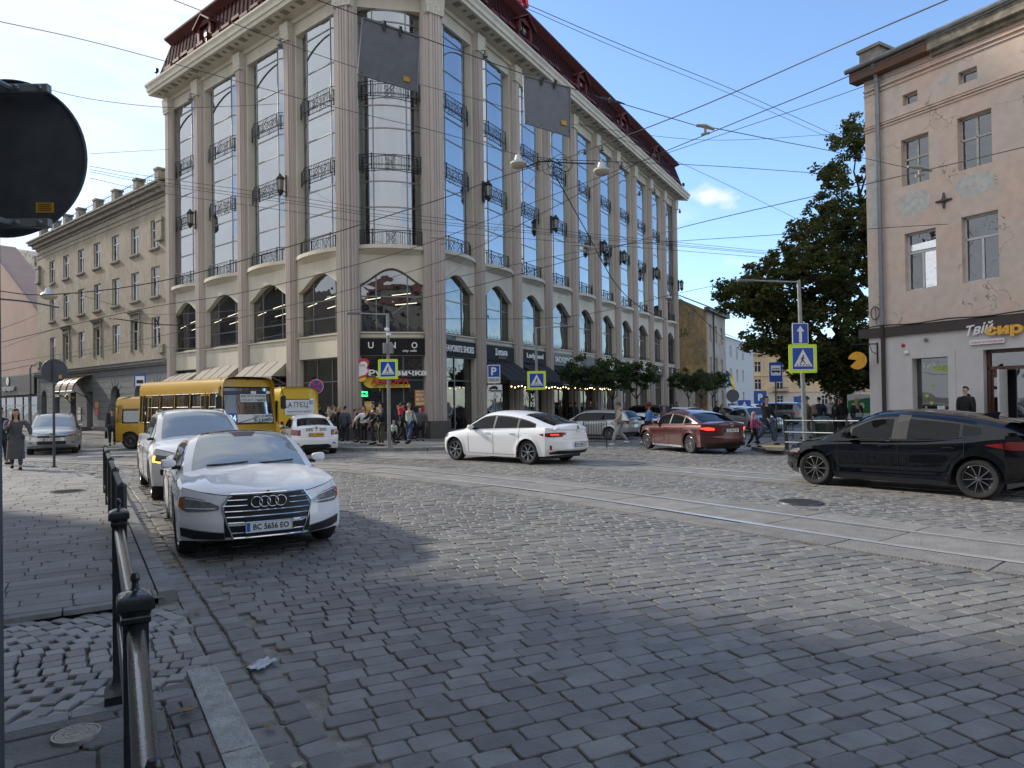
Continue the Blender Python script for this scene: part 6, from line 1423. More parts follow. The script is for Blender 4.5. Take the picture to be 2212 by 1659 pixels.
# 2. white SUV behind it, indicator lit -----------------------------------------
suvd = dict(name='suv',L=4.70,W=1.88,r=.36,nose=.5,tailr=.4,ax_f=1.42,ax_r=-1.36,wtop=.05,belt=[(-2.35,1.08),(-1.6,1.10),(.5,1.06),(1.3,1.03),(1.9,.96),(2.2,.88),(2.35,.82)],deck=[(-2.35,1.14),(-1.2,1.13),(.9,1.13),(1.4,1.10),(2.0,1.01),(2.35,.88)],sill=[(-2.4,.36),(-1,.28),(1.2,.28),(2.4,.30)],gw=.865,lean=.24,lean2=.12,roof=[(-2.30,1.12),(-2.15,1.42),(-1.95,1.60),(-1.5,1.655),(-.5,1.68),(.0,1.67),(.3,1.62),(.75,1.38),(1.12,1.14),(1.2,1.09)],ws=(1.08,.30),rw=(-2.27,-1.98),wins=[(.70,-.1),(-.18,-1.05),(-1.13,-1.80)],doors=[.98,-.14,-1.15],handles=[.05,-.9],hz=.93,mir=(.72,1.10),rim='five',front=[(.2,.14),(.35,.03),(.55,.0),(.8,.02),(.9,.06)],rear=[(.3,.1),(.5,.0),(.9,.02),(1.1,.05)])
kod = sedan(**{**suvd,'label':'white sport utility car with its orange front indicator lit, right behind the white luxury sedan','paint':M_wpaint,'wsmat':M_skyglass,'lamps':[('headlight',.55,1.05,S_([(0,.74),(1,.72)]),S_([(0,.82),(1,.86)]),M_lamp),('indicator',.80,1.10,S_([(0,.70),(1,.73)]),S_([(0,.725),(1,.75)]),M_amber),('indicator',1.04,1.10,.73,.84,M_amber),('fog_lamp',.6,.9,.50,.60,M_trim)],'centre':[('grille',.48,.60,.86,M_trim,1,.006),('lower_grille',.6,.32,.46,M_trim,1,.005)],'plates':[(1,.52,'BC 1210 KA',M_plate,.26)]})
KOD = place(kod,330,1077,'fr',(.53,-.85))
def roofrails(car,t,m_=M_chrome):
 for m in (1,-1):
  c = MB();pts = []
  for k in range(15):x = -1.75+2.1*k/14;y = car.gy(x,car.gz_(x)-.06)-.07;pts.append((x,y*m,car.gtop(x,y)+(.045 if 0<k<14 else -.005)))
  c.tube(pts,.016,6);c.build('roof_rail',m_,t,local=True)
roofrails(kod,KOD)
# 3. white fastback sedan crossing the tracks --------------------------------------
son = sedan(label='white sedan with red tail lights crossing the tram tracks, rear towards the viewer',L=4.855,W=1.865,ax_f=1.50,ax_r=-1.305,r=.335,paint=M_wpaint,rim='ten2',chromeh=True,chrometop=True,sillm=M_wpaint,roof=[(-2.15,1.06),(-1.7,1.19),(-1.15,1.355),(-.5,1.45),(.0,1.475),(.35,1.445),(.8,1.24),(1.2,1.01),(1.3,.95)],rw=(-2.0,-1.0),ws=(1.17,.4),deck=[(-2.43,1.06),(-2.25,1.10),(-1.9,1.085),(-1.2,1.06),(.95,1.0),(1.5,.94),(2.1,.82),(2.43,.67)],wins=[(.88,0.0),(-.08,-.88),(-.96,-1.5)],mirm=M_wpaint,mir=(.72,.95),rear=[(.25,.14),(.36,.06),(.44,.0),(.66,.015),(.72,.05),(.95,.07),(1.04,.0),(1.08,.01)],lamps=[('tail_light',4.855*0+0,0,0,0,M_tail)],plates=[(-1,.55,'KA 4638 CT',M_plate,.26)],centre=[])
St = son.St
son.lamps = [('tail_light',St-1.30,St-.50,S_([(0,.82),(.35,.76),(.75,.76),(1,.83)]),S_([(0,.845),(.3,.87),(.8,.885),(1,.88)]),M_tail),('brake_light',St-.96,St-.72,.81,.84,M_taillit),('reverse_lamp',St-.92,St-.60,.765,.785,M_lamp),('reflector',St-.98,St-.92,.42,.54,M_tail),('bumper_trim',St-1.0,St-.0,S_([(0,.30),(1,.30)]),S_([(0,.35),(.25,.40),(1,.385)]),M_trim),('headlight',.78,1.25,S_([(0,.66),(1,.72)]),S_([(0,.72),(1,.80)]),M_lamp),('fog_lamp',.6,.8,.4,.5,M_trim)]
son.centre = [('boot_gap',.62,.70,.705,M_seam,-1,.003),('rear_bumper_recess',.34,.48,.63,M_wpaint,-1,-.01)]
son.scale = 1.05
SON = place(son,1140,1003,'rl',(-.755,.655))
c = MB();c.tube([(son.wallP(St,.93,.012)[0],.09*math.cos(a),.93+.05*math.sin(a)) for a in [2*math.pi*q/24 for q in range(25)]],.006,5);c.tube([(son.wallP(St,.93,.014)[0],y,z) for y,z in ((.045,.895),(.02,.965))],.007,4);c.tube([(son.wallP(St,.93,.014)[0],y,z) for y,z in ((-.045,.965),(-.02,.895))],.007,4);c.tube([(son.wallP(St,.93,.014)[0],y,z) for y,z in ((.035,.925),(-.035,.935))],.006,4);c.build('emblem',M_chrome,SON,local=True)
# 4. maroon saloon -------------------------------------------------------------------
pas = sedan(label='dark maroon sedan with glowing brake lights turning beyond the white sedan',L=4.87,W=1.835,ax_f=1.48,ax_r=-1.32,r=.335,paint=M_rpaint,rim='multi',chrometop=True,sillm=M_chrome,roof=[(-1.85,1.06),(-1.5,1.19),(-1.0,1.36),(-.45,1.455),(.05,1.487),(.4,1.45),(.8,1.26),(1.15,1.05),(1.25,.98)],rw=(-1.72,-.98),deck=[(-2.43,1.02),(-2.3,1.09),(-1.9,1.09),(-1.2,1.06),(.95,1.01),(1.5,.95),(2.1,.85),(2.43,.71)],belt=[(-2.43,.96),(-1.9,1.02),(-1.0,1.0),(.6,.95),(1.3,.91),(2.0,.83),(2.3,.75),(2.43,.68)],rear=[(.25,.12),(.38,.02),(.55,.0),(.62,.03),(.9,.05),(1.02,.03)],plates=[(-1,.80,'CE 0254 EP',M_plate,.26)])
St = pas.St
pas.lamps = [('tail_light',St-1.18,St-.46,S_([(0,.84),(.5,.76),(1,.78)]),S_([(0,.90),(.5,.95),(1,.91)]),M_tail),('brake_light',St-1.1,St-.62,S_([(0,.85),(.5,.80),(1,.81)]),S_([(0,.885),(.5,.91),(1,.88)]),M_taillit),('lower_valance',St-.95,St,.27,S_([(0,.36),(1,.40)]),M_trim),('bumper_gap',St-1.1,St-.0,.665,.671,M_seam),('headlight',.75,1.2,S_([(0,.66),(1,.72)]),S_([(0,.76),(1,.80)]),M_lamp)]
pas.centre = [('plate_recess',.50,.70,.90,M_kpaint if False else M_rpaint,-1,-.012)]
PAS = place(pas,1491,979,'rl',(-.34,.94))
c = MB();X = pas.wallP(St,.99,.012)[0];c.tube([(X,.06*math.cos(a),.985+.06*math.sin(a)) for a in [2*math.pi*q/24 for q in range(25)]],.007,5);c.tube([(X-.003,y,z) for y,z in ((.035,1.02),(.018,.95),(0,.99),(-.018,.95),(-.035,1.02))],.005,4);c.tube([(X-.003,y,z) for y,z in ((.018,1.035),(0,1.0),(-.018,1.035))],.005,4);c.build('emblem',M_chrome,PAS,local=True)
# 5. black hatchback on the right -------------------------------------------------------
maz = sedan(name='hatchback',label='glossy black hatchback with dark spoked wheels at the right edge of the photo',L=4.46,W=1.795,ax_f=1.33,ax_r=-1.395,r=.325,nose=.62,tailr=.45,npow=2.8,paint=M_bpaint,rim='ten',wtop=.05,belt=[(-2.23,1.02),(-1.8,1.07),(-1.2,.99),(-.4,.925),(.5,.90),(1.1,.87),(1.7,.78),(2.05,.68),(2.23,.60)],deck=[(-2.23,1.05),(-1.2,1.04),(.9,.98),(1.3,.93),(1.8,.83),(2.23,.64)],sill=[(-2.3,.34),(-1.7,.26),(-1,.19),(1.0,.19),(1.7,.20),(2.3,.22)],side=[(0,.06),(.2,.03),(.3,.012),(.42,.022),(.58,.018),(.78,.0),(.9,.012),(1.0,.07)],gw=.855,lean=.40,lean2=.2,gmid=-.2,gtap=.075,roof=[(-2.12,1.08),(-1.95,1.155),(-1.72,1.235),(-1.4,1.305),(-.8,1.395),(-.2,1.435),(.2,1.415),(.65,1.24),(1.05,1.04),(1.2,.95)],ws=(1.10,.26),rw=(-2.05,-1.80),wins=[(.62,-.08),(-.34,-1.12),(-1.17,-1.42)],doors=[.86,-.20,-1.22],handles=[.02,-1.0],hz=.80,mir=(.62,.93),front=[(.15,.14),(.3,.02),(.5,.0),(.62,.04),(.7,.10)],rear=[(.25,.14),(.4,.02),(.7,.0),(.95,.05),(1.1,.08)])
St = maz.St
maz.lamps = [('headlight',.62,1.18,S_([(0,.58),(.6,.60),(1,.66)]),S_([(0,.62),(.6,.68),(1,.70)]),M_lamp),('side_marker',.95,1.08,.60,.625,mat('amber_lens',(.5,.1,.02),.2)),('tail_light',St-1.30,St-.62,S_([(0,.865),(.5,.80),(1,.80)]),S_([(0,.875),(.5,.93),(1,.93)]),M_tail),('lower_intake',.45,.80,.26,.38,M_trim)]
maz.centre = [('grille',.42,.32,.56,M_trim,1,.005)];maz.plates = [(1,.36,'BC 2077 HT',M_plate,.26)]
maz.scale = 1.03
MAZ = place(maz,1760,1048,'fl',(-.60,.80))
c = MB();
for m in (1,-1):
 c.add([(-.10,(maz.gy(-.1,.97)+.009)*m,.94),(-.32,(maz.gy(-.32,.97)+.009)*m,.945),(-.36,(maz.gy(-.3,1.33)+.009)*m,1.335),(-.16,(maz.gy(-.16,1.33)+.009)*m,1.345)],[(0,1,2,3)])
c.build('door_pillar',mat('satin_pillar',(.045,.045,.045),.45),MAZ,local=True)
c = MB();c.grid(lambda u,v:(-2.20+.5*u,(v*2-1)*.56,1.20+.075*u+.01*(1-(v*2-1)**2)),5,8);c.grid(lambda u,v:(-2.20+.5*u,(v*2-1)*.56,1.18+.06*u),5,8);c.build('spoiler',M_bpaint,MAZ,local=True,smooth=True)
c = MB();c.prism([(-1.42,1.29),(-1.15,1.335),(-1.40,1.385),(-1.46,1.375)],lambda a,b:(a,-.012,b),lambda a,b:(a,.012,b));c.build('aerial',M_bpaint,MAZ,local=True)
# 6. white taxi -------------------------------------------------------------------------
tax = sedan(name='taxi',label='white taxi with black checker marks and yellow number plate, behind the white luxury sedan',L=4.35,W=1.733,ax_f=1.33,ax_r=-1.30,r=.31,nose=.5,tailr=.42,paint=M_wpaint,rim='cap',belt=[(-2.18,.98),(-1.7,1.03),(-1,1.0),(.6,.97),(1.3,.93),(1.9,.85),(2.18,.74)],deck=[(-2.18,1.06),(-1.95,1.11),(-1.5,1.11),(.9,1.04),(1.4,.99),(1.9,.89),(2.18,.78)],gw=.80,lean=.30,roof=[(-1.65,1.08),(-1.35,1.22),(-1.0,1.37),(-.5,1.49),(.0,1.52),(.3,1.49),(.65,1.32),(1.0,1.10),(1.1,1.02)],ws=(.98,.34),rw=(-1.58,-1.0),wins=[(.64,-.05),(-.12,-.82),(-.88,-1.12)],doors=[.85,-.08,-.95],handles=[.1,-.7],rear=[(.25,.12),(.4,.02),(.6,.0),(.7,.03),(1.0,.05),(1.08,.03)],plates=[(-1,.77,'BC 6189 MI',M_plateY,.26)])
St = tax.St
tax.lamps = [('tail_light',St-1.02,St-.58,S_([(0,.76),(1,.74)]),S_([(0,.97),(1,.94)]),M_tail),('lower_valance',St-.62,St,.27,S_([(0,.34),(.3,.42),(1,.42)]),M_trim),('reflector',St-.8,St-.64,.42,.47,M_tail)]
tax.centre = [('boot_gap',.60,.685,.69,M_seam,-1,.003)]
TAX = place(tax,724,979,'rr',(-.42,.907))
for m in (1,-1):
 c = MB()
 for i in range(5):
  for j in range(3):
   if (i+j)%2==0:
    a = .13+i*.05;z = .90+j*.038;q = [tax.wallP(tax.St-aa,zz,.006,m) for aa,zz in ((a,z),(a+.05,z),(a+.05,z+.038),(a,z+.038))];c.add(q,[(0,1,2,3)])
 c.build('checker_mark',M_ink,TAX,local=True)
c = MB();X = tax.wallP(tax.St,.95,.012)[0];c.add([(X,y,z) for y,z in ((0,1.0),(.035,.95),(0,.90),(-.035,.95))],[(0,1,2,3)]);c.build('emblem',M_chrome,TAX,local=True)
# 7. silver SUV far left -----------------------------------------------------------------
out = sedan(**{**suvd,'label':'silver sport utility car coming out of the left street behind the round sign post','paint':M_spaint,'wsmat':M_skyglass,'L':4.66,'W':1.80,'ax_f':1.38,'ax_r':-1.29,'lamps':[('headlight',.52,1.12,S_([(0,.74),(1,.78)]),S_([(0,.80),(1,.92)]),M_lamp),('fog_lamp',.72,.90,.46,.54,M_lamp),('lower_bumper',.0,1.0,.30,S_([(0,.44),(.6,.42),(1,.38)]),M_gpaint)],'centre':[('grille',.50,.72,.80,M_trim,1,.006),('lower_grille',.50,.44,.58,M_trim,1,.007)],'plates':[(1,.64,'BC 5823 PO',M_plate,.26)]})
OUT = place(out,61.7,982.7,'fr',(.5,-.866));roofrails(out,OUT)
c = MB();X = out.wallP(0,.77,.02)[0]
for a in (90,210,330):ca_,sa_ = math.cos(R(a)),math.sin(R(a));c.add([(X,.0,.77),(X,.035*ca_-.02*sa_,.77+.035*sa_+.02*ca_),(X,.07*ca_,.77+.07*sa_),(X,.035*ca_+.02*sa_,.77+.035*sa_-.02*ca_)],[(0,1,2,3)])
c.build('emblem',M_chrome,OUT,local=True)
# 8. parked and passing cars on the square ---------------------------------------------
wag = dict(name='estate_car',L=4.7,W=1.82,r=.32,ax_f=1.40,ax_r=-1.30,wtop=.045,gw=.84,lean=.28,lean2=.15,belt=[(-2.35,.98),(-1.6,1.0),(.5,.95),(1.3,.90),(2.0,.80),(2.35,.66)],deck=[(-2.35,1.03),(.9,1.02),(1.4,.97),(2.0,.86),(2.35,.72)],roof=[(-2.30,1.05),(-2.12,1.28),(-1.95,1.42),(-1.5,1.47),(-.5,1.50),(.0,1.49),(.35,1.44),(.8,1.22),(1.15,1.04),(1.22,.98)],ws=(1.1,.38),rw=(-2.27,-1.98),wins=[(.74,-.05),(-.13,-.98),(-1.05,-1.75)],doors=[.92,-.09,-1.08],handles=[.08,-.85],rim='multi')
def rearlamps(c_,z0,z1,lit=False):St = c_.St;c_.lamps = [('tail_light',St-1.05,St-.55,z0,z1,M_taillit if lit else M_tail),('headlight',.6,1.1,.62,.74,M_lamp),('lower_valance',St-.9,St,.28,.38,M_trim)]
def bg(spec,label,pm,plate,uv,wheel,head,**kw):
 d = dict(spec);d.update(label=label,paint=pm,group='cars parked and passing on the square');d.update(kw);k = sedan(**d);z = .72 if d.get('name')=='sedan' or 'name' not in d else.78
 rearlamps(k,z,z+.18);k.plates = [(-1,z+.05 if plate[0]>0 else.8,plate[1],M_plate,.26)] if plate else []
 return place(k,*(uv if uv else (None,None)),wheel,head,world=kw.get('world'))
bg(wag,'silver estate car parked before the awnings, its rear right of the white sedan',M_spaint,(1,'BC 1577 OO'),(1316,950),'rl',(-.80,.60))
bg({},'white sports coupe parked between the silver estate car and the maroon sedan',M_wpaint,None,(1392,944),'rl',(-.45,.89),L=4.5,roof=[(-2.1,.98),(-1.6,1.12),(-1.0,1.24),(-.4,1.28),(.0,1.28),(.35,1.25),(.8,1.08),(1.2,.9),(1.3,.86)],belt=[(-2.25,.90),(-1,.9),(.6,.86),(1.3,.80),(2.0,.7),(2.25,.6)],deck=[(-2.25,.96),(-1,.95),(.9,.9),(1.5,.84),(2.25,.62)])
bg(suvd,'black car whose long roof shows behind the white sports coupe',M_kpaint,None,(1400,930),'rl',(-.6,.8))
bg(wag,'white estate car parked in the row behind the maroon sedan roof',M_wpaint,None,(1462,928),'rl',(-.35,.94))
bg({},'beige silver sedan parked just right of the maroon sedan roof, tail lamp showing',M_opaint,None,(1580,922),'rl',(-.25,.97))
bg({},'dark blue sedan parked beyond the girl in the pink hat',paint('dark_blue_paint',(.02,.03,.05)),(1,'BC 4410 AX'),(1598,921),'rl',(-.30,.95))
bg(wag,'white estate car parked farthest back, above the dark blue sedan',M_wpaint,None,(1612,908),'rl',(-.55,.83))
bg({},'pale beige sedan facing the viewer beside the bus stop sign post',M_opaint,None,(1684,934),'fl',(.15,-.99))
bg(suvd,'grey sport utility car parked at the far side of the square near the red parasols',M_gpaint,(1,'BC 7007 IM'),(1697,918),'rl',(-.7,.71))
# ------------------------------------------------------------------ yellow city buses
M_ybus = mat('yellow_bus_paint',(.52,.30,.025),.35,coat=.6,obj=True,var=.06,vscale=2);M_ybusR = mat('bright_yellow_paint',(.70,.45,.02),.35,coat=.6,obj=True)
M_busgl = glassmat('bus_glass',(.40,.40,.40),.16,1.5,0);M_seat = mat('seat_fabric',(.04,.05,.09),.8);M_pap = mat('route_paper',(.66,.66,.64),.7)
def bus(name,label,loc,head,L,Wd,H,wheelx,r,paintm,detail=True):
 h = Vector((*head,0)).normalized();t = thing(name,label,'bus',(*loc,gz(loc[1])+.004),math.atan2(h.y,h.x),'yellow city buses');hw = Wd/2;zb_ = .38
 sec = [(hw-.02,zb_),(hw,.6),(hw,1.15),(hw-.005,1.25),(hw-.05,2.15),(hw-.07,H-.28),(hw-.14,H-.12),(hw-.30,H-.03),(hw*.5,H),(0,H+.01)]
 x1 = L/2;x0 = -L/2
 wz0,wz1 = 1.22,H-.62
 c = MB()
 def Y(z):return interp([(p[1],p[0]) for p in sec[:7]],z)
 def archz(x):
  z = zb_
  for ax in wheelx:
   d = abs(x-ax)
   if d<r+.07:z = max(z,r+math.sqrt((r+.07)**2-d*d))
  return z
 wins = s_wins = []
 for m in (1,-1):
  dr = m==1 if False else (m==-1)
  n = int(L/.06)
  c.grid(lambda u,v:((lambda x:(x,m*Y(archz(x)+(wz0-archz(x))*v),archz(x)+(wz0-archz(x))*v))(x0+L*u)),n,4,flip=(m==1))
  c.grid(lambda u,v:(x0+L*u,m*Y(wz1+(H-.12-wz1)*v),wz1+(H-.12-wz1)*v),10,3,flip=(m==1))
  c.grid(lambda u,v:(x0+L*u,m*interp([(0,hw-.14),(.35,hw-.30),(.65,hw*.5),(1,0)],v),interp([(0,H-.12),(.35,H-.03),(.65,H),(1,H+.01)],v)),10,8,flip=(m==1))
  ps = [x0,x0+.28,x0+.62]+[x0+.62+(L-1.9)*k/4 for k in (1,2,3,4)]+[x1-.32]
  for p in ps:
   a,b = (p,p+.16) if p<x1-.5 else (p,x1)
   c.grid(lambda u,v:(a+(b-a)*u,m*Y(wz0+(wz1-wz0)*v),wz0+(wz1-wz0)*v),1,3,flip=(m==1))
 rk = lambda z:x0+max(0,z-1.2)*.06
 for (z0,z1) in ((zb_,1.5),(H-.55,H-.12)):c.grid(lambda u,v:(rk(z0+(z1-z0)*v),(u*2-1)*Y(z0+(z1-z0)*v),z0+(z1-z0)*v),6,4,flip=False)
 for m in (1,-1):c.grid(lambda u,v:(rk(1.5+(H-2.05)*v),m*(hw-.28+(Y(1.5+(H-2.05)*v)-hw+.28)*u),1.5+(H-2.05)*v),2,3,flip=(m==-1))
 c.grid(lambda u,v:(rk(H),(u*2-1)*interp([(0,hw-.14),(.4,hw-.3),(1,.0)],v),interp([(0,H-.12),(.4,H-.03),(1,H+.01)],v)),6,4)
 fk = lambda z:x1-max(0,z-1.15)*.16+.0
 bow = lambda y:-.10*(abs(y)/hw)**2.5
 for (z0,z1) in ((zb_-.02,1.18),(H-.40,H-.10)):c.grid(lambda u,v:(fk(z0+(z1-z0)*v)+.10+bow((u*2-1)*hw),(u*2-1)*Y(max(zb_,z0+(z1-z0)*v)),z0+(z1-z0)*v),14,5,flip=True)
 for m in (1,-1):c.grid(lambda u,v:(fk(1.18+(H-1.58)*v)+.10+bow(hw),m*(Y(1.2)-.10+.10*u),1.18+(H-1.58)*v),2,4,flip=(m==-1) if False else (m==1));c.grid(lambda u,v:(x1-.32+(.32-max(0,(1.18+(H-1.28)*v)-1.15)*.16)*u,m*Y(1.18+(H-1.28)*v),1.18+(H-1.28)*v),2,4,flip=(m==1))
 for m in (1,-1):c.grid(lambda u,v:(x1-.32+(.32-.0)*u,m*Y(zb_+(1.18-zb_)*v),zb_+(1.18-zb_)*v),2,2,flip=(m==1))
 c.grid(lambda u,v:(fk(H-.1)+.1-.35*v+bow((u*2-1)*hw),(u*2-1)*(hw-.1-.2*v),H-.10+.1*v),14,3,flip=True)
 c.build('body',paintm,t,local=True,smooth=True,angle=35)
 for m in (1,-1):
  ps = [x0+.16,x0+.44]+[x0+.78]+[x0+.62+(L-1.9)*k/4+.16 for k in (1,2,3)]+[x0+.62+(L-1.9)+.16]
  pe = [x0+.28,x0+.62]+[x0+.62+(L-1.9)*k/4 for k in (1,2,3,4)]+[x1-.32]
  for i,(a,b) in enumerate(zip(ps,pe)):
   if b-a<.1:continue
   g = MB();g.grid(lambda u,v:(a+(b-a)*u,m*(Y(wz0+(wz1-wz0)*v)-.02),wz0+(wz1-wz0)*v),1,3,flip=(m==1));sw_ = g.build('side_window',M_busgl,t,local=True)
   g = MB();g.tube([(a,m*Y(wz0),wz0),(b,m*Y(wz0),wz0),(b,m*Y(wz1),wz1),(a,m*Y(wz1),wz1),(a,m*Y(wz0),wz0)],.03,4);g.tube([(a,m*Y(1.85),1.85),(b,m*Y(1.85),1.85)],.015,4);g.build('window_rubber',M_trim,sw_,local=True)
 for xa in ((x0+.55,x0+1.25),(x1-1.65,x1-.95)):
  c = MB();m = -1;g_ = .006
  for (a,b) in ((xa[0],xa[0]+.34),(xa[0]+.37,xa[1]+.02)):
   c.grid(lambda u,v:(a+(b-a)*u,m*(Y(.5+(H-.95)*v)+g_),.5+(H-.95)*v),1,4)
  d = c.build('door',paintm,t,local=True);c = MB()
  for (a,b) in ((xa[0]+.05,xa[0]+.30),(xa[0]+.42,xa[1]-.03)):c.grid(lambda u,v:(a+(b-a)*u,m*(Y(.8+(H-1.5)*v)+g_+.006),.8+(H-1.5)*v),1,4)
  c.build('door_glass',M_cglass,d,local=True)
  c = MB();c.add([(xa[0]+.15+.07*math.cos(k*.5),m*(Y(1.6)+.02),1.62+.07*math.sin(k*.5)) for k in range(12)],[tuple(range(12))]);c.build('door_sticker',M_pap,d,local=True)
 c = MB();ws0,ws1 = 1.20,H-.40
 c.grid(lambda u,v:(fk(ws0+(ws1-ws0)*v)+.105+bow((u*2-1)*hw),(u*2-1)*(hw-.12-.04*v),ws0+(ws1-ws0)*v),14,6,flip=True);wsn = c.build('windscreen',glassmat('bus_windscreen_glass',(.22,.22,.23),.10,1.5,0),t,local=True,smooth=True)
 WS = lambda y,z,o = .012:(fk(z)+.105+bow(y)+o,y,z)
 c = MB();
 for pts in ([(y,ws0) for y in np.linspace(-hw+.12,hw-.12,8)],[(y,ws1) for y in np.linspace(-hw+.16,hw-.16,8)]):c.tube([WS(*p) for p in pts],.022,5)
 for m in (1,-1):c.tube([WS(m*(hw-.12),ws0),WS(m*(hw-.16),ws1)],.022,5)
 c.tube([WS(-.5,ws0+.04,.03),WS(.25,ws0+.22,.03)],.012,4);c.tube([WS(.3,ws0+.04,.03),WS(hw-.25,ws0+.2,.03)],.012,4);c.build('wiper',M_trim,t,local=True)
 c = MB();c.grid(lambda u,v:(rk(1.5+(H-2.05)*v)-.012,(u*2-1)*(hw-.28),1.5+(H-2.05)*v),2,2);rwn = c.build('rear_window',M_busgl,t,local=True)
 c = MB();c.box(x0+.05,x1-.1,-hw+.08,hw-.08,.45,.80);c.box(x1-.75,x1-.15,-hw+.1,hw-.1,.8,1.15);c.build('floor',M_trim,t,local=True)
 c = MB();
 for k in range(6):
  for y in (-.75,-.3,.45):x = x0+.9+k*(L-2.9)/5.5;c.bbox(x,x+.42,y*hw/1.1-.2,y*hw/1.1+.2,1.0,1.12,.03);c.bbox(x-.08,x,y*hw/1.1-.2,y*hw/1.1+.2,1.05,1.62,.03)
 c.build('seat_row',M_seat,t,local=True)
 for k,y in ((0,.45),(2,.5),(3,-.4),(4.6,.45)):
  c = MB();x = x0+1.05+k*(L-2.9)/5.5;c.ball((x,y,1.78),.11,10,8,sc=(1,.85,1.2));c.ball((x,y,1.42),.22,10,8,sc=(.7,1,1.2));c.build('passenger',M_gpaint,t,local=True,smooth=True)
 c = MB();c.box(x0+.2,x1-.2,-hw+.15,hw-.15,.25,.9);c.build('underbody',M_trim,t,local=True)
 for ax in wheelx:
  for m in (1,-1):
   ty,rm = wheel_parts(r,.26,'cap');w = bpy.data.objects.new('wheel',ty);COL.objects.link(w);w.parent = t;w.location = (ax,m*(hw-.15),r);w.rotation_euler = (0,0,0 if m==1 else math.pi);KIDS.setdefault(t.name,[]).append(w)
   q_ = bpy.data.objects.new('rim',rm);COL.objects.link(q_);q_.parent = w;KIDS.setdefault(w.name,[]).append(q_)
 for m in (1,-1):
  c = MB();X = fk(.8)+.10+bow(m*(hw-.3));c.bbox(X-.05,X+.03,m*(hw-.36)-.17,m*(hw-.36)+.17,.62,.84,.03);c.build('headlight',M_lamp,t,local=True)
  c = MB();c.tube([(x1-.1,m*(hw-.05),H-.45),(x1+.18,m*(hw+.12),H-.35),(x1+.22,m*(hw+.2),H-.75)],.018,5);c.bbox(x1+.14,x1+.26,m*(hw+.2)-.11,m*(hw+.2)+.11,H-1.25,H-.72,.04);c.build('wing_mirror',M_trim,t,local=True)
  c = MB();c.bbox(x0-.02,x0+.03,m*(hw-.16)-.08,m*(hw-.16)+.08,.85,1.2,.015);c.build('tail_light',M_tail,t,local=True)
 c = MB();c.bbox(x1+.05,x1+.16,-hw+.05,hw-.05,.32,.58,.04);c.build('bumper',M_trim,t,local=True)
 c = MB();c.bbox(x0-.08,x0+.05,-hw+.05,hw-.05,.34,.55,.04);c.build('rear_bumper',M_trim,t,local=True)
 return t,WS,rk,Y,wsn,rwn
g = (-10.75,25.55);hd = Vector((.775,-.632));Lb = 7.1;Wb = 2.25
ctr = (g[0]-hd.x*Lb/2+(.632*Wb/2 if True else 0),g[1]-hd.y*Lb/2+.775*Wb/2)
B1,WS,rk,Yb,wsn,rwn = bus('city_bus','yellow city bus with route cards behind its windscreen, route number in blue',ctr,hd,Lb,Wb,2.98,(2.2,-1.75),.42,M_ybus)
def card(par,WSf,y0,y1,z0,z1,m,name='route_card',o=.02,txt=None,tm=None):
 c = MB();c.add([WSf(y0,z0,o),WSf(y1,z0,o),WSf(y1,z1,o),WSf(y0,z1,o)],[(0,1,2,3)]);k = c.build(name,m,par,local=True)
 if txt:
  for i,line in enumerate(txt):
   c = MB();h_ = (z1-z0)/len(txt);zc = z1-h_*(i+.5);put_text(c,line,lambda a,b,e:WSf((y0+y1)/2+a,zc+b,o+.006),fit=((y1-y0)*.88,h_*.68),bold=.02);c.build('lettering',tm or M_ink,k,local=True)
 return k
M_bluecard = mat('blue_card',(.02,.07,.32),.5)
card(wsn,WS,-.35,.20,2.02,2.32,M_pap,txt=['МЕТРО','ЗАХІДНА']);card(wsn,WS,.22,.75,2.02,2.32,M_pap,txt=['ФОРУМ','ЛЬВІВ'])
card(wsn,WS,-.98,-.55,1.24,1.60,M_bluecard,txt=['184'],tm=mat('pale_lettering',(.6,.75,.9),.5,emit=(.6,.8,1),estr=.3));card(wsn,WS,-.53,.12,1.24,1.55,M_pap);card(wsn,WS,.14,.55,1.24,1.55,M_pap,txt=['АС-2','БТІ']);card(wsn,WS,.57,1.0,1.24,1.55,M_pap,txt=['СКРИНЯ','ПРИВОКЗАЛЬНА'])
card(wsn,WS,.1,.95,2.33,2.44,M_pap)
c = MB();c.grid(lambda u,v:WS((u*2-1)*1.0,2.30+.14*v,.008),8,1,flip=True);c.build('sun_strip',mat('dark_strip',(.02,.03,.07),.3),wsn,local=True)
g2 = fl(-1.5,3.9);hd2 = Vector((-.80,.60))
B2,WS2,rk2,Y2,w2,r2 = bus('city_bus','yellow bus seen from behind with a white food delivery advert in its rear window',(-9.7+hd2.x*2.8,31.5+hd2.y*2.8),hd2,5.6,2.15,2.75,(1.7,-1.4),.40,M_ybusR)
RW = lambda y,z,o = .0:(rk2(z)-.02-o,-y,z)
card(r2,RW,-.78,.78,1.50,2.16,mat('advert_white',(.68,.70,.72),.4),'advert',.0)
c = MB();put_text(c,"LA П’ЄЦ",lambda a,b,e:RW(-.12+a,1.92+b,.01),fit=(1.2,.30));c.build('advert_lettering',M_ink,r2,local=True)
c = MB();put_text(c,"нормальна доставка їжі",lambda a,b,e:RW(a,1.63+b,.01),fit=(1.25,.09));c.build('advert_lettering',M_ink,r2,local=True)
card(r2,RW,.56,.76,1.96,2.12,M_plateb,'advert_badge',.012,txt=['20'],tm=M_white)
c = MB();c.add([(rk2(1.2)-.012,.3*math.cos(a)-.3,1.12+.26*math.sin(a)) for a in [2*math.pi*k/16 for k in range(16)]],[tuple(range(16))]);c.build('advert_circle',mat('orange_print',(.65,.2,.05),.5),B2,local=True)
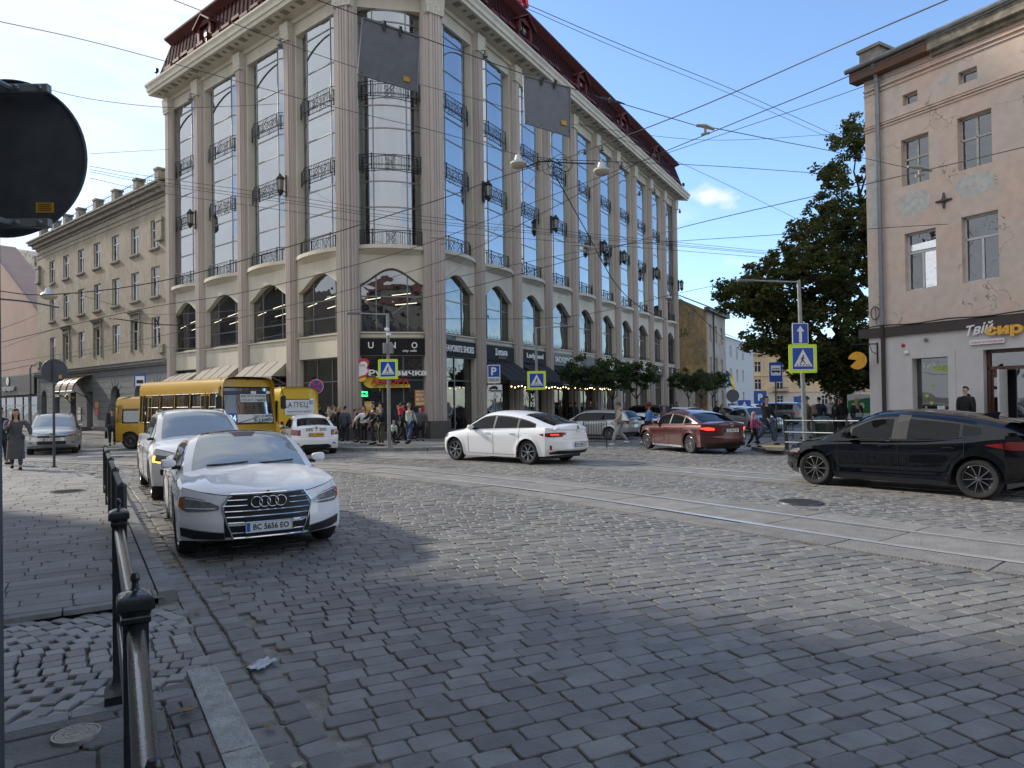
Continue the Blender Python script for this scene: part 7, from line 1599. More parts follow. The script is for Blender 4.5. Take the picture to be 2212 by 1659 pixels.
bus('city_bus','yellow minibus at the far kerb partly hidden behind the large bus',(-16.1,32.7),(-1,-.02),4.2,2.0,2.42,(1.45,-1.1),.38,M_ybus)
# ------------------------------------------------------------------ people
def skin(name,verts,edges,radii,m,parent,sub=1,root=0,smooth=True):
 me = bpy.data.meshes.new(name);me.from_pydata(verts,edges,[]);o = bpy.data.objects.new(name,me);COL.objects.link(o)
 md = o.modifiers.new('s','SKIN');md.use_smooth_shade = True;md.branch_smoothing = .6
 for i,v in enumerate(me.skin_vertices[0].data):
  r = radii[i];v.radius = r if isinstance(r,tuple) else (r,r);v.use_root = (i==root)
 if sub:sd = o.modifiers.new('u','SUBSURF');sd.levels = sub;sd.render_levels = sub
 dg = bpy.context.evaluated_depsgraph_get();dg.update();nm = bpy.data.meshes.new_from_object(o.evaluated_get(dg),depsgraph=dg)
 bpy.data.objects.remove(o);bpy.data.meshes.remove(me);nm.materials.clear();nm.materials.append(m);nm.name = name
 if smooth:nm.shade_smooth()
 q = bpy.data.objects.new(name,nm);COL.objects.link(q);q.parent = parent;KIDS.setdefault(parent.name,[]).append(q);return q
def cloth(name,col,**k):return mat('cloth_'+name,col,.9,var=.22,vscale=7,bump=.6,bscale=22,obj=True,**k)
SKIN = mat('skin',(.50,.30,.21),.55,obj=True,var=.08,vscale=20);
C_ = dict(black=(.012,.012,.014),dark=(.025,.027,.035),navy=(.016,.022,.045),grey=(.085,.085,.09),lgrey=(.34,.34,.34),white=(.62,.62,.64),beige=(.40,.34,.26),jeans=(.045,.075,.14),ljeans=(.13,.19,.28),blue=(.11,.23,.50),red=(.45,.02,.03),olive=(.065,.065,.04),camo=(.13,.12,.08),pink=(.42,.18,.24),magenta=(.28,.05,.13),mint=(.45,.52,.50),brown=(.09,.055,.035),slate=(.06,.075,.09),silver=(.40,.45,.42),tan=(.20,.15,.10))
HAIRC = dict(dark=(.018,.012,.009),brown=(.055,.03,.018),blond=(.32,.22,.11),red=(.16,.025,.02),grey=(.22,.20,.18),light=(.36,.29,.20),ginger=(.30,.09,.03))
def person(label,x,y,face,h=1.72,top='dark',legs='dark',hair='brown',hairlen='short',walk=0.0,armL=(0,0),armR=(0,0),coat=0.0,hood=None,hat=None,shoes='black',build=1.0,bag=None,skirt=False,lift=None,nod=0.0,turn=0.0,sit=False,hands=True,z=None,lean=0.0,toplen=0.0):
 """face: heading (dx,dy). walk: stride phase -1..1. arm: (forward swing deg, elbow bend deg)"""
 a = math.atan2(face[1],face[0]);zz = z if z is not None else gz(y)+(.12 if lift is None else lift)
 t = thing('person',label,'person',(x,y,zz),a,'people on the street',h/1.75)
 build = build*1.14;b = build;hip = .93;st = walk*.34;J = {}
 V = [];E = [];Rr = []
 def add(p,r,par=None):V.append(p);Rr.append(r);(E.append((par,len(V)-1)) if par is not None else None);return len(V)-1
 lx = lambda z_:lean*(z_-hip)
 ph = (0,0,hip);wa = (lx(1.1),0,1.10);chs = (lx(1.3),0,1.32);nk = (lx(1.48)+.005,0,1.475);nk2 = (lx(1.53)+.015,0,1.545);hd = (lx(1.65)+.03+nod*.06,0,1.64-abs(nod)*.015)
 def leg(s,fw):
  if sit:k = (.42,s*.11,.50);f = (.44,s*.12,.08);return (0.02,s*.09,.50),k,f
  hp = (0,s*.09*b,.90);kn = (fw*.55+.02+max(0,-fw)*.25,s*.10*b,.50+abs(fw)*.02);an = (fw-(.10 if fw<0 else 0.0),s*.10*b,.09+(max(0,-fw)*.22));return hp,kn,an
 off = -.43 if sit else 0.0
 if sit:
  ph = (0,0,.50);wa = (-.01,0,.68);chs = (.02,0,.90);nk = (.05,0,1.055);nk2 = (.07,0,1.12);hd = (.10+nod*.06,0,1.215)
 legsj = [leg(1,st),leg(-1,-st)]
 shz = chs[2]+.085
 def arm(s,A):
  sh = (chs[0],s*.175*b,shz);f,e = R(A[0]),R(A[1]);ua = .29;fa = .25
  out = R(8 if len(A)<3 else A[2]);el = (sh[0]+ua*math.sin(f),sh[1]+s*ua*math.sin(out)*math.cos(f),sh[2]-ua*math.cos(f)*math.cos(out))
  ff = f+e;inn = s*(-.10 if e>R(50) else.02);wr = (el[0]+fa*math.sin(ff),el[1]+inn,el[2]-fa*math.cos(ff));d = Vector((math.sin(ff),-s*.05 if e>R(50) else 0,-math.cos(ff))).normalized();return sh,el,wr,d
 arms = [arm(1,armL),arm(-1,armR)]
 r0 = add(ph,(.085,.11));r1 = add(wa,(.08,.10),r0);r2 = add(chs,(.085,.12),r1);r3 = add(nk,.05,r2);r4 = add(nk2,.05,r3);h1 = add((hd[0]-.005,0,hd[2]-.03),(.078,.066),r4);h2 = add((hd[0]-.012,0,hd[2]+.05),(.088,.072),h1);add((hd[0]-.01,0,hd[2]+.105),(.055,.05),h2)
 for s,(sh,el,wr,d) in zip((1,-1),arms):
  i = add(sh,.045,r2);i = add(el,.036,i);i = add(wr,(.024,.02),i);pc = tuple(Vector(wr)+d*.055);j = add(pc,(.032,.018),i)
  if hands:
   for k in range(4):
    y_ = (k-1.5)*.017;base = Vector(wr)+d*.085+Vector((y_*0,0,0));side = Vector((d.z,0,-d.x))*.0;sp = Vector((-d.z,0,d.x)) if abs(d.y)<.5 else Vector((1,0,0))
    b0 = Vector(wr)+d*.09+sp*y_;fl_ = (.052,.062,.058,.045)[k];q = add(tuple(b0),.009,j);q = add(tuple(b0+d*fl_*.6+Vector((0,-s*.012,0))),.008,q);add(tuple(b0+d*fl_+Vector((0,-s*.030,0))),.0065,q)
   sp = Vector((-d.z,0,d.x));q = add(tuple(Vector(wr)+d*.035+sp*.032),.011,j);add(tuple(Vector(wr)+d*.085+sp*.050+Vector((0,-s*.015,0))),.008,q)
  else:add(tuple(Vector(wr)+d*.14),(.02,.012),j)
 for s,(hp,kn,an) in zip((1,-1),legsj):
  i = add(hp,.07,r0);i = add(kn,.05,i);i = add(an,.034,i);add((an[0]+.06,an[1],max(.02,an[2]-.05)),.03,i)
 body = skin('body',V,E,Rr,SKIN,t)
 c = MB();fx = hd[0]+.072;fz = hd[2];c.ball((fx+.008,0,fz+.0),.014,6,5,sc=(1.1,.8,1.5));[c.ball((hd[0]-.01,s*.072,fz),.018,6,5,sc=(.8,.4,1.4)) for s in (1,-1)];c.build('face',SKIN,t,local=True,smooth=True)
 c = MB();[c.ball((fx-.006,s*.028,fz+.022),.009,6,4,sc=(.5,1.3,.7)) for s in (1,-1)];c.ball((fx-.002,0,fz-.042),.016,6,4,sc=(.4,1.3,.3));c.build('eye',mat('eye_dark',(.06,.03,.025),.4),t,local=True)
 lm = cloth(legs,C_[legs]);tm = cloth(top,C_[top]);V,E,Rr = [],[],[]
 if not skirt:
  r0 = add(ph,(.12*b,.15*b));
  for s,(hp,kn,an) in zip((1,-1),legsj):
   wide = 1.2 if legs in ('lgrey','jeans','ljeans') else 1.0
   i = add((hp[0],hp[1],hp[2]-.04) if not sit else hp,.095*b,r0);i = add(kn,.068*b*wide,i);i = add((an[0],an[1],an[2]+.02),.055*wide,i)
  skin('trousers',V,E,Rr,lm,t)
 for s,(hp,kn,an) in zip((1,-1),legsj):
  c = MB();up = max(0,an[2]-.09);c.ball((an[0]+.055,an[1],an[2]-.055),.13,12,8,sc=(1.05,.38,.38));o_ = c.build('shoe',cloth('shoe_'+shoes,C_[shoes]),t,local=True,smooth=True)
 V,E,Rr = [],[],[];k = 1.0
 botz = (hip-.06-toplen) if not sit else.50
 r0 = add((lx(botz)*0+0,0,botz),(.135*b,.165*b));r1 = add(wa,(.13*b,.155*b),r0);r2 = add(chs,(.13*b,.175*b),r1);r3 = add(nk,(.075,.08),r2)
 for s,(sh,el,wr,d) in zip((1,-1),arms):i = add(sh,.078*b,r2);i = add(el,.062*b,i);i = add(tuple(Vector(wr)-d*.02),.045,i)
 skin('jacket' if top not in ('white',) else 'top',V,E,Rr,tm,t,root=1)
 if coat>0:
  zb0 = hip+.1;z1 = hip-coat;n = 16;c = MB()
  c.grid(lambda u,v:((.13+.03*v+.04*abs(walk)*v)*b*math.cos(2*math.pi*u)+.02,(.165+.035*v+.01*math.sin(6*math.pi*u)*v)*b*math.sin(2*math.pi*u),zb0+(z1-zb0)*v),n,6);c.build('coat_skirt',tm,t,local=True,smooth=True)
 if top=='redblack':
  pass
 hm = mat('hair_'+hair,HAIRC[hair],.7,var=.35,vscale=40,bump=.6,bscale=60,obj=True,stretch=(1,1,.2));hx,hz_ = hd[0]-.012,hd[2]+.02
 if hairlen!='bald':
  c = MB();c.grid(lambda u,v:(hx-.010+.102*math.sin(math.pi*.56*v)*math.cos(2*math.pi*u)-.02*v,.085*math.sin(math.pi*.56*v)*math.sin(2*math.pi*u),hz_+.008+.115*math.cos(math.pi*(.56 if math.cos(2*math.pi*u)<.3 else.36)*v)),16,6)
  if hairlen in ('long','mid','bun','curly'):
   ln = {'long':.40,'mid':.18,'bun':.06,'curly':.10}[hairlen]
   c.grid(lambda u,v:(hx-.035+(.085+(.03 if hairlen=='curly' else 0))*math.cos(R(75)+R(210)*u),(.088+.02*v)*math.sin(R(75)+R(210)*u),hz_+.03-(ln+.06+.015*math.sin(u*30))*v),12,6)
   c.grid(lambda u,v:(hx-.075+.055*math.cos(2*math.pi*u),.075*(1+.2*v)*math.sin(2*math.pi*u),hz_+.02-(ln+.07)*v),10,5)
  if hairlen=='bun':c.ball((hx-.07,0,hz_+.11),.045)
  if hairlen=='curly':c.ball((hx-.02,0,hz_+.04),.135,14,10,sc=(1,1,.9))
  c.build('hair',hm,t,local=True,smooth=True)
 if hood:c = MB();c.grid(lambda u,v:(hx-.018+.118*math.sin(math.pi*.7*v)*math.cos(2*math.pi*u)-.01,.105*math.sin(math.pi*.7*v)*math.sin(2*math.pi*u),hz_+.02+.135*math.cos(math.pi*(.75 if math.cos(2*math.pi*u)<.35 else.25)*v)),16,8);c.build('hood',cloth(hood,C_[hood]),t,local=True,smooth=True)
 elif hood is None and top in ('lgrey','beige','black','silver') and coat==0:c = MB();c.ball((nk[0]-.07,0,nk[2]+.0),.10,12,6,sc=(.75,1.15,.6));c.build('collar',tm,t,local=True,smooth=True)
 if hat:
  kind,colr = hat;hc = cloth(colr,C_[colr]);c = MB()
  c.grid(lambda u,v:(hx+.108*math.sin(math.pi*.5*v)*math.cos(2*math.pi*u),.096*math.sin(math.pi*.5*v)*math.sin(2*math.pi*u),hz_+.02+.125*math.cos(math.pi*.5*v)),16,6)
  if kind=='cap':c.grid(lambda u,v:(hx+.08+.12*v,(u*2-1)*.075*(1-.3*v),hz_+.035-.012*v+.012*(1-(u*2-1)**2)),6,3)
  if kind=='bear':[c.ball((hx,s*.08,hz_+.14),.032) for s in (1,-1)]
  c.build('hat',hc,t,local=True,smooth=True)
 if bag:
  kind,colr = bag;bc = cloth(colr,C_[colr]);c = MB()
  if kind=='backpack':c.bbox(-.33,-.14,-.15,.15,1.0,1.42,.05);c.bbox(-.38,-.32,-.11,.11,1.03,1.22,.02)
  if kind=='shoulder':c.bbox(-.14,.14,-.33,-.22,.78,1.02,.03)
  if kind=='cross':c.bbox(-.20,-.14,-.16,.16,.90,1.08,.02)
  if kind=='hand':w = arms[1][2];c.bbox(w[0]-.16,w[0]+.16,w[1]-.05,w[1]+.05,w[2]-.52,w[2]-.16,.03);c.tube([(w[0]-.08,w[1],w[2]-.17),(w[0],w[1],w[2]-.07),(w[0]+.08,w[1],w[2]-.17)],.008,4)
  c.build('bag',bc,t,local=True)
  if kind in ('cross','shoulder','backpack'):c = MB();c.tube([(chs[0]-.14,-.12,chs[2]-.25),(chs[0]-.12,.02,chs[2]+.02),(chs[0]-.02,.11,chs[2]+.13),(chs[0]+.13,.05,chs[2]-.05)],.014,5);c.build('strap',bc,t,local=True)
 return t
def P2(u,v,lift=.12):g = grd(u,v,lift);return g.x,g.y
def pp(label,u,v,face,lift=.12,**k):x,y = P2(u,v,lift);return person(label,x,y,face,lift=lift,**k)
tc_ = lambda u:(-(u-CX)/F,-1)
# left pavement
t = pp('woman in a long grey coat walking with her head down on the left pavement',36,1014,(.45,-.75),h=1.66,top='grey',legs='slate',hair='brown',hairlen='long',walk=.45,armL=(22,12,32),armR=(30,95),coat=.62,nod=.7)
pp('person in a dark jacket with a large bag, cut by the left picture edge',2,1004,(1,-.3),h=1.72,top='navy',legs='dark',walk=.3,armL=(0,10),armR=(5,15),bag=('hand','black'))
pp('person in a grey jacket carrying a dark bag beside the yellow minibus',243,962,(.6,-.8),h=1.7,top='grey',legs='navy',walk=-.3,bag=('hand','black'),hair='dark')
# queue at the bus and corner entrance
pp('grey haired old woman in a black coat stepping off the kerb by the taxi',712,970,(-.6,-.45),h=1.64,top='black',legs='black',hair='light',hairlen='mid',walk=.55,armL=(10,20),armR=(-15,20),bag=('shoulder','black'),build=1.1,toplen=.22,lift=.03)
pp('man seen from behind in a black jacket with a rucksack in the queue',690,955,(-.3,1),h=1.80,top='black',legs='dark',bag=('backpack','dark'),hair='brown')
pp('dark haired girl leftmost in the queue behind the taxi',672,952,(-.2,1),h=1.62,top='black',legs='dark',hair='dark',hairlen='bun')
pp('boy facing the viewer between the rucksack man and the blonde woman in the queue',712,952,tc_(712),h=1.74,top='slate',legs='dark',hair='dark')
pp('man in a pale jacket at the back of the queue',722,951,(1,-.2),h=1.76,top='lgrey',legs='navy',hair='dark')
pp('blonde woman in black seen from behind in the queue',733,953,(.2,1),h=1.68,top='black',legs='black',hair='blond',hairlen='mid')
pp('man in a quilted blue grey jacket seen from behind in the queue',746,959,(.35,.95),h=1.70,top='slate',legs='navy',hair='dark',shoes='white',build=1.05)
pp('boy with brown hair and a grey hood near the girl in the white jacket',767,955,(.8,.5),h=1.56,top='tan',legs='dark',hair='brown')
pp('boy with reddish brown hair behind the girl in the white jacket',777,951,(-.5,.8),h=1.68,top='navy',legs='dark',hair='ginger')
pp('smiling girl in a short white jacket and black trousers, hair in a bun',787,957,(-.35,-.8),h=1.68,top='white',legs='black',hair='brown',hairlen='bun',armL=(-15,20),armR=(25,20,38),build=.92)
pp('tall man in black holding his phone, left of the hooded man',806,960,(-.8,-.5),h=1.84,top='black',legs='dark',hair='brown',armR=(30,30),walk=.15)
pp('man in a black hooded jacket and olive trousers drinking from a paper cup',824,963,(-.75,-.55),h=1.78,top='black',legs='olive',hood='black',armL=(20,110),armR=(15,60),build=1.12,shoes='brown',toplen=.14)
pp('man behind the lamp post in dark clothes holding a white plastic bag',861,950,(-.4,-.9),h=1.78,top='dark',legs='dark',hair='dark',bag=('hand','white'))
pp('person carrying a pink bundle in the shop doorway',870,948,tc_(870),h=1.68,top='navy',legs='dark',hair='brown',armL=(20,100),armR=(20,100))
pp('small child in a silver jacket and a pink bobble hat holding a hand',851,960,(.6,.7),h=1.02,top='silver',legs='black',hat=('bear','pink'),walk=.4,shoes='pink',build=1.25,hairlen='bald')
x,y = P2(869,959);RB = person('man in a red and black padded jacket and cap walking past the lamp post',x,y,(.75,.5),h=1.80,top='black',legs='black',hat=('cap','black'),walk=.7,armL=(15,10),armR=(-10,20),lift=.12)
c = MB();c.grid(lambda u,v:((.142+.012*v)*math.cos(2*math.pi*u)+.0,(.187+.004*v)*math.sin(2*math.pi*u)*(1 if v>.15 else.75),1.49-.24*v),16,5);c.ball((-.07,0,1.50),.12,12,8,sc=(.8,1.2,.7));c.build('red_yoke',cloth('red',C_['red']),RB,local=True,smooth=True)
pp('woman in a pale mint hooded jacket and jeans behind the red jacket man',884,955,(.45,.85),h=1.78,top='mint',legs='jeans',hair='blond',hairlen='short',walk=.4,hat=('beanie','tan'),armR=(20,10))
pp('stout woman in a grey green button jacket standing with hands down outside the entrance',908,952,tc_(908),h=1.62,top='grey',legs='black',hair='dark',build=1.28,armL=(0,5,16),armR=(0,5,16),toplen=.2)
pp('shopper in black carrying a black shopping bag, behind the stout woman',893,948,(.3,.9),h=1.66,top='dark',legs='black',hair='dark',hairlen='mid',bag=('hand','black'))
# by the shoe shop window
pp('seated woman with long hair in a grey cardigan and pink trousers on the window ledge',966,940,(.8,-.5),h=1.68,top='lgrey',legs='pink',hair='blond',hairlen='long',sit=True,armL=(40,40),armR=(40,40))
pp('seated woman in black looking at papers on the window ledge',985,938,(.9,-.3),h=1.66,top='black',legs='white',hair='dark',hairlen='mid',sit=True,nod=.8,armL=(40,60),armR=(40,60))
pp('woman in a black jacket standing beside the parking sign',1022,938,tc_(1022),h=1.68,top='black',legs='dark',hair='brown',hairlen='bun')
pp('woman with long auburn hair in a pale jacket just left of the white sedan roof',1042,937,(.6,-.6),h=1.66,top='lgrey',legs='dark',hair='brown',hairlen='long')
for i,(u,lab,kw) in enumerate([(1118,'bald man behind the white sedan roof, left of the second crossing sign',dict(top='dark',hairlen='bald')),(1128,'man with receding red hair behind the white sedan roof',dict(top='brown',hair='ginger')),(1172,'man in a black cap behind the white sedan roof',dict(top='dark',hat=('cap','black'))),(1208,'person with a hood under the awnings, left of the camouflage man',dict(top='brown',hood='brown')),(1232,'man in a camouflage jacket with a black rucksack under the awnings',dict(top='camo',bag=('backpack','black'),face_away=1)),(1243,'person in a dark beanie behind the camouflage man',dict(top='dark',hat=('beanie','black'))),(1276,'woman wearing a beige headscarf under the last awning',dict(top='brown',hat=('beanie','beige'))),(1287,'dark haired woman in a brown coat under the last awning',dict(top='brown',hair='dark',hairlen='mid'))]):
 fa = kw.pop('face_away',0);y_ = 925-i*.8;pp(lab,u,y_,(0,1) if fa else ((.5,-.8) if i%2 else (-.5,-.8)),h=1.72 if i%2 else 1.76,legs='dark',hands=False,**kw)
for u,lab,kw in [(1462,'man in black beyond the parked white estate car',dict(top='black',hair='dark')),(1500,'boy by the young trees beyond the parked cars',dict(top='dark',hair='brown',h=1.6)),(1549,'bearded man beyond the maroon sedan roof',dict(top='black',hair='dark',h=1.84)),(1560,'girl with a ponytail beside the bearded man',dict(top='tan',hair='brown',hairlen='mid',h=1.64))]:
 pp(lab,u,915 if u<1540 else 934,(-.3,1) if u<1540 else (.5,-.7),lift=0,legs='dark',hands=False,**{'h':1.76,**kw})
 # crossing the square
pp('man in beige fleece, grey tracksuit trousers and dark cap striding left across the cobbles',1337,961,(-.97,-.2),lift=0,h=1.78,top='beige',legs='lgrey',hat=('cap','grey'),walk=.95,armL=(20,35),armR=(-12,15),shoes='white',build=1.05)
pp('woman with curly red hair in a bright blue sweater carrying a black and white tote',1402,960,(.9,-.35),lift=0,h=1.76,top='blue',legs='ljeans',hair='red',hairlen='curly',walk=-.75,bag=('shoulder','black'),armL=(25,60),build=1.12,shoes='white')
pp('ginger woman in a dark coat half hidden behind the maroon sedan',1436,948,(-.7,-.5),lift=0,h=1.62,top='grey',legs='dark',hair='ginger',hairlen='mid',nod=.5)
pp('black haired woman with a ponytail behind the ginger woman',1450,938,(.7,.3),lift=0,h=1.70,top='dark',legs='dark',hair='dark',hairlen='bun')
# right pavement
pp('man in a black puffer jacket and blue jeans leading a child by the hand',1656,961,(.55,-.75),h=1.78,top='black',legs='jeans',hair='dark',walk=.8,armL=(20,15),armR=(25,12,22),build=1.1)
pp('little girl in a patterned magenta jacket and pink hat holding the man\'s hand',1628,966,(.75,-.55),h=1.22,top='magenta',legs='black',hat=('beanie','pink'),walk=.5,armL=(40,25),build=1.12,hair='blond',hairlen='mid')
pp('soldier in camouflage with a large rucksack behind the galvanised lamp post',1744,948,(-.7,.4),h=1.80,top='camo',legs='camo',hat=('cap','olive'),bag=('backpack','tan'),walk=.3,build=1.1)
pp('man in a dark blue jacket seen from behind, right of the soldier',1770,942,(.1,1),h=1.80,top='navy',legs='dark',hair='dark',build=1.1)
pp('man in a pale grey hoodie seen from behind under the big tree',1795,938,(.1,1),h=1.84,top='lgrey',legs='dark',hair='brown')
pp('woman with long brown hair in a black leather jacket and a yellow handbag',1808,944,(.9,.3),h=1.72,top='black',legs='black',hair='brown',hairlen='long',bag=('shoulder','beige'))
pp('young man in a black hoodie seen from behind, next to the long haired woman',1818,945,(-.1,1),h=1.76,top='black',legs='dark',hair='brown')
pp('woman with long blond hair in a black jacket and jeans with a pale green bag',1851,944,(-.1,1),h=1.74,top='dark',legs='ljeans',hair='blond',hairlen='long',bag=('cross','mint'))
pp('person in a grey hood by the corner of the pink house',1868,936,(.2,1),h=1.70,top='olive',legs='dark',hood='grey')
g = FH.P(3.95,1.0,0);person('man in a black jacket on the step at the cheese shop door',g[0],g[1],(-.9,-.3),h=1.78,top='black',legs='dark',hair='dark',z=gz(23)+.32+.12-.12,build=1.12)
# ------------------------------------------------------------------ street furniture
M_post = mat('galvanised_steel',(.27,.275,.28),.45,metal=.5,var=.18,vscale=5);M_signback = mat('grey_sign_back',(.155,.16,.18),.5,var=.2,vscale=5,det=9,rvar=.12);M_darkback = mat('dark_sign_back',(.065,.067,.078),.55,var=.28,vscale=9,det=9,rvar=.12)
M_sblue = mat('sign_blue',(.012,.07,.36),.35);M_swhite = mat('sign_white',(.70,.71,.72),.35);M_lime = mat('sign_fluorescent',(.58,.80,.02),.45);M_sred = mat('sign_red',(.55,.03,.04),.35);M_sticker = mat('orange_sticker',(.62,.34,.02),.5);M_gpost = mat('grey_painted_post',(.06,.065,.07),.5)
def board(t,X,Y,Z,w,h,yaw,m,name,rad=.04,th=.02,off=0.0):
 """flat panel facing -Y rotated by yaw"""
 ca,sa = math.cos(yaw),math.sin(yaw);P = lambda a,b,e = 0.0:(X+a*ca+(e+off)*sa,Y+a*sa-(e+off)*ca,Z+b)
 pts = []
 for cx,cz,a0 in ((w/2-rad,h/2-rad,0),(-w/2+rad,h/2-rad,90),(-w/2+rad,-h/2+rad,180),(w/2-rad,-h/2+rad,270)):
  for k in range(5):a = R(a0+k*22.5);pts.append((cx+rad*math.cos(a),cz+rad*math.sin(a)))
 c = MB();c.prism(pts,lambda a,b:P(a,b,-th),lambda a,b:P(a,b,0));o = c.build(name,m,t);return o,P
def flat(par,P,polys,m,name,e=.004):
 c = MB()
 for pl in polys:c.add([P(a,b,e) for a,b in pl],[tuple(range(len(pl)))])
 return c.build(name,m,par)
def circ(x,y,r,n=24):return [(x+r*math.cos(2*math.pi*k/n),y+r*math.sin(2*math.pi*k/n)) for k in range(n)]
def stroke(x0,y0,x1,y1,w):
 d = Vector((x1-x0,y1-y0));d.normalize();n = Vector((-d.y,d.x))*w/2;return [(x0+n.x,y0+n.y),(x0-n.x,y0-n.y),(x1-n.x,y1-n.y),(x1+n.x,y1+n.y)]
def walker(par,P,s,m,e=.012):
 k = lambda pl:[(a*s,b*s) for a,b in pl]
 flat(par,P,[k(circ(.02,.20,.045,12)),k(stroke(.0,.15,-.03,-.02,.075)),k(stroke(-.03,-.02,.05,-.10,.05)),k(stroke(.05,-.10,.10,-.21,.045)),k(stroke(-.03,-.0,-.09,-.12,.05)),k(stroke(-.09,-.12,-.18,-.20,.045)),k(stroke(0,.13,.10,.03,.035)),k(stroke(-.01,.13,-.10,.06,.035)),k(stroke(-.10,.06,-.10,-.02,.03))],m,'walking_figure',e)
 flat(par,P,[k([(x,-.30),(x+.09,-.30),(x+.075,-.235),(x+.02,-.235)]) for x in (-.34,-.18,-.02,.14,.26)],m,'zebra_bars',e)
def crossing_sign(t,X,Y,Z,s,yaw):
 """blue square with white triangle and walking figure on a fluorescent board"""
 o,P = board(t,X,Y,Z,s,s,yaw,M_lime,'fluorescent_board',.05*s)
 flat(o,P,[[(-.40*s,-.40*s),(.40*s,-.40*s),(.40*s,.40*s),(-.40*s,.40*s)]],M_swhite,'white_border',.003)
 flat(o,P,[[(-.37*s,-.37*s),(.37*s,-.37*s),(.37*s,.37*s),(-.37*s,.37*s)]],M_sblue,'blue_square',.006)
 flat(o,P,[[(-.33*s,-.27*s),(.33*s,-.27*s),(0,.33*s)]],M_swhite,'white_triangle',.009)
 P2_ = lambda a,b,e = 0:P(a,b,e);c = lambda pl:pl
 walker(o,lambda a,b,e=0:P(a*.78,b*.78-.04*s,e),s*.86,M_ink)
 return o
def pole(t,x,y,z0,z1,r,m,tx=0.0):c = MB();c.tube([(x,y,z0),(x+tx*.5,y,(z0+z1)/2),(x+tx,y,z1)],[r*1.1,r,r*.85],12);c.tube([(x,y,z0),(x,y,z0+.04)],r*2.2,12);return c.build('pole',m,t,smooth=False)
def lampost(name,label,u,v,Y,ztop,armu,tilt=0.0,lift=.12):
 x,y = at(u,v,Y).x,Y;z0 = gz(Y)+lift-.02;t = thing(name,label,'lamp post',(x,y,z0));pole(t,x,y,z0,ztop,.07,M_post,tilt);x2 = (armu-CX-ROLL*(-200))/F*Y
 c = MB();c.tube([(x+tilt,y,ztop-.05),(x2*.5+(x+tilt)*.5,y-.1,ztop-.02),(x2+(.35 if x2<x else -.35),y-.2,ztop+.0)],.03,8);c.build('arm',M_post,t)
 c = MB();a,b = sorted((x2,x2+(.55 if x2<x else -.55)));c.bbox(a,b,y-.30,y-.10,ztop-.05,ztop+.03,.02);c.build('lamp_head',M_alu,t);return t,x,y
LA,xa,ya = lampost('lamp_post','galvanised lamp post with security cameras on the kerb in front of the corner entrance',841,960,27.75,5.35,751)
c = MB();c.bbox(xa-.08,xa+.08,ya-.32,ya-.06,4.62,4.74,.02);c.build('security_camera',M_white,LA);c = MB();c.bbox(xa-.02,xa+.14,ya-.30,ya-.06,4.42,4.54,.02);c.build('security_camera',M_white,LA)
for s in (-1,1):c = MB();c.bbox(xa+s*.12-.08,xa+s*.12+.08,ya-.1,ya+.1,3.72,4.15,.02);c.build('junction_box',M_post,LA)
sg = thing('crossing_sign','fluorescent pedestrian crossing sign on the lamp post before the corner entrance','road sign',(xa,ya-.1,3.1));crossing_sign(sg,xa,ya-.10,3.10,.80,R(-3))
LB,xb,yb = lampost('lamp_post','galvanised lamp post behind the white sedan with its arm reaching right',1160,905,33.2,5.3,1238)
sg = thing('crossing_sign','fluorescent pedestrian crossing sign above the white sedan, before the awnings','road sign',(xb,yb-.1,2.9));crossing_sign(sg,xb+.0,yb-.10,2.73,.90,R(4))
LC_,xc,yc = lampost('lamp_post','tall galvanised lamp post on the right pavement with its arm reaching left',1739,960,23.2,5.65,1590,-.12)
sg = thing('crossing_sign','largest fluorescent pedestrian crossing sign, below the one way arrow on the right','road sign',(xc,yc-.1,3.0));crossing_sign(sg,xc-.07,yc-.10,3.02,.96,R(3))
sg = thing('one_way_sign','blue one way sign with a white upward arrow on the right lamp post','road sign',(xc,yc-.1,3.9));o,P = board(sg,xc-.14,yc-.10,3.86,.55,.70,R(3),M_swhite,'sign_plate')
flat(o,P,[[(-.25,-.325),(.25,-.325),(.25,.325),(-.25,.325)]],M_sblue,'blue_field',.004);flat(o,P,[[(-.05,-.30),(.05,-.30),(.05,.07),(.13,.07),(0,.27),(-.13,.07),(-.05,.07)]],M_swhite,'arrow',.008)
# parking sign with two plates
x,y = at(1068,900,34.5).x,34.5;z0 = gz(y)+.1;t = thing('parking_sign','blue parking sign with tariff, car and wheelchair plates before the first black awning','road sign',(x,y,z0));pole(t,x,y,z0,3.6,.035,M_post)
o,P = board(t,x,y-.05,3.12,.64,.92,R(5),M_swhite,'sign_plate');flat(o,P,[[(-.28,-.14),(.28,-.14),(.28,.42),(-.28,.42)]],M_sblue,'blue_field',.004);c = MB();put_text(c,'P',lambda a,b,e:P(a,b+.14,.01),fit=(.27,.40),bold=.03);c.build('lettering',M_swhite,o)
c = MB();put_text(c,'10 25 50',lambda a,b,e:P(a,b-.29,.008),fit=(.50,.10),bold=.01);c.build('lettering',M_ink,o)
for k in (-.2,-.02,.18):c = MB();c.tube([P(k+.085*math.cos(a),-.29+.085*math.sin(a),.008) for a in [2*math.pi*q/16 for q in range(17)]],.006,4);c.build('tariff_ring',M_ink,o)
o,P = board(t,x+.04,y-.06,2.42,.72,.34,R(5),M_swhite,'car_plate');flat(o,P,[[(-.32,-.05),(-.28,.03),(-.20,.04),(-.12,.11),(.06,.11),(.14,.04),(.16,-.05)],[(-.34,-.15),(.34,-.15),(.34,-.10),(.0,-.10),(-.34,-.1)]],M_ink,'car_symbol',.004);flat(o,P,[circ(-.22,-.05,.04,10),circ(.08,-.05,.04,10)],M_ink,'car_symbol_wheels',.006)
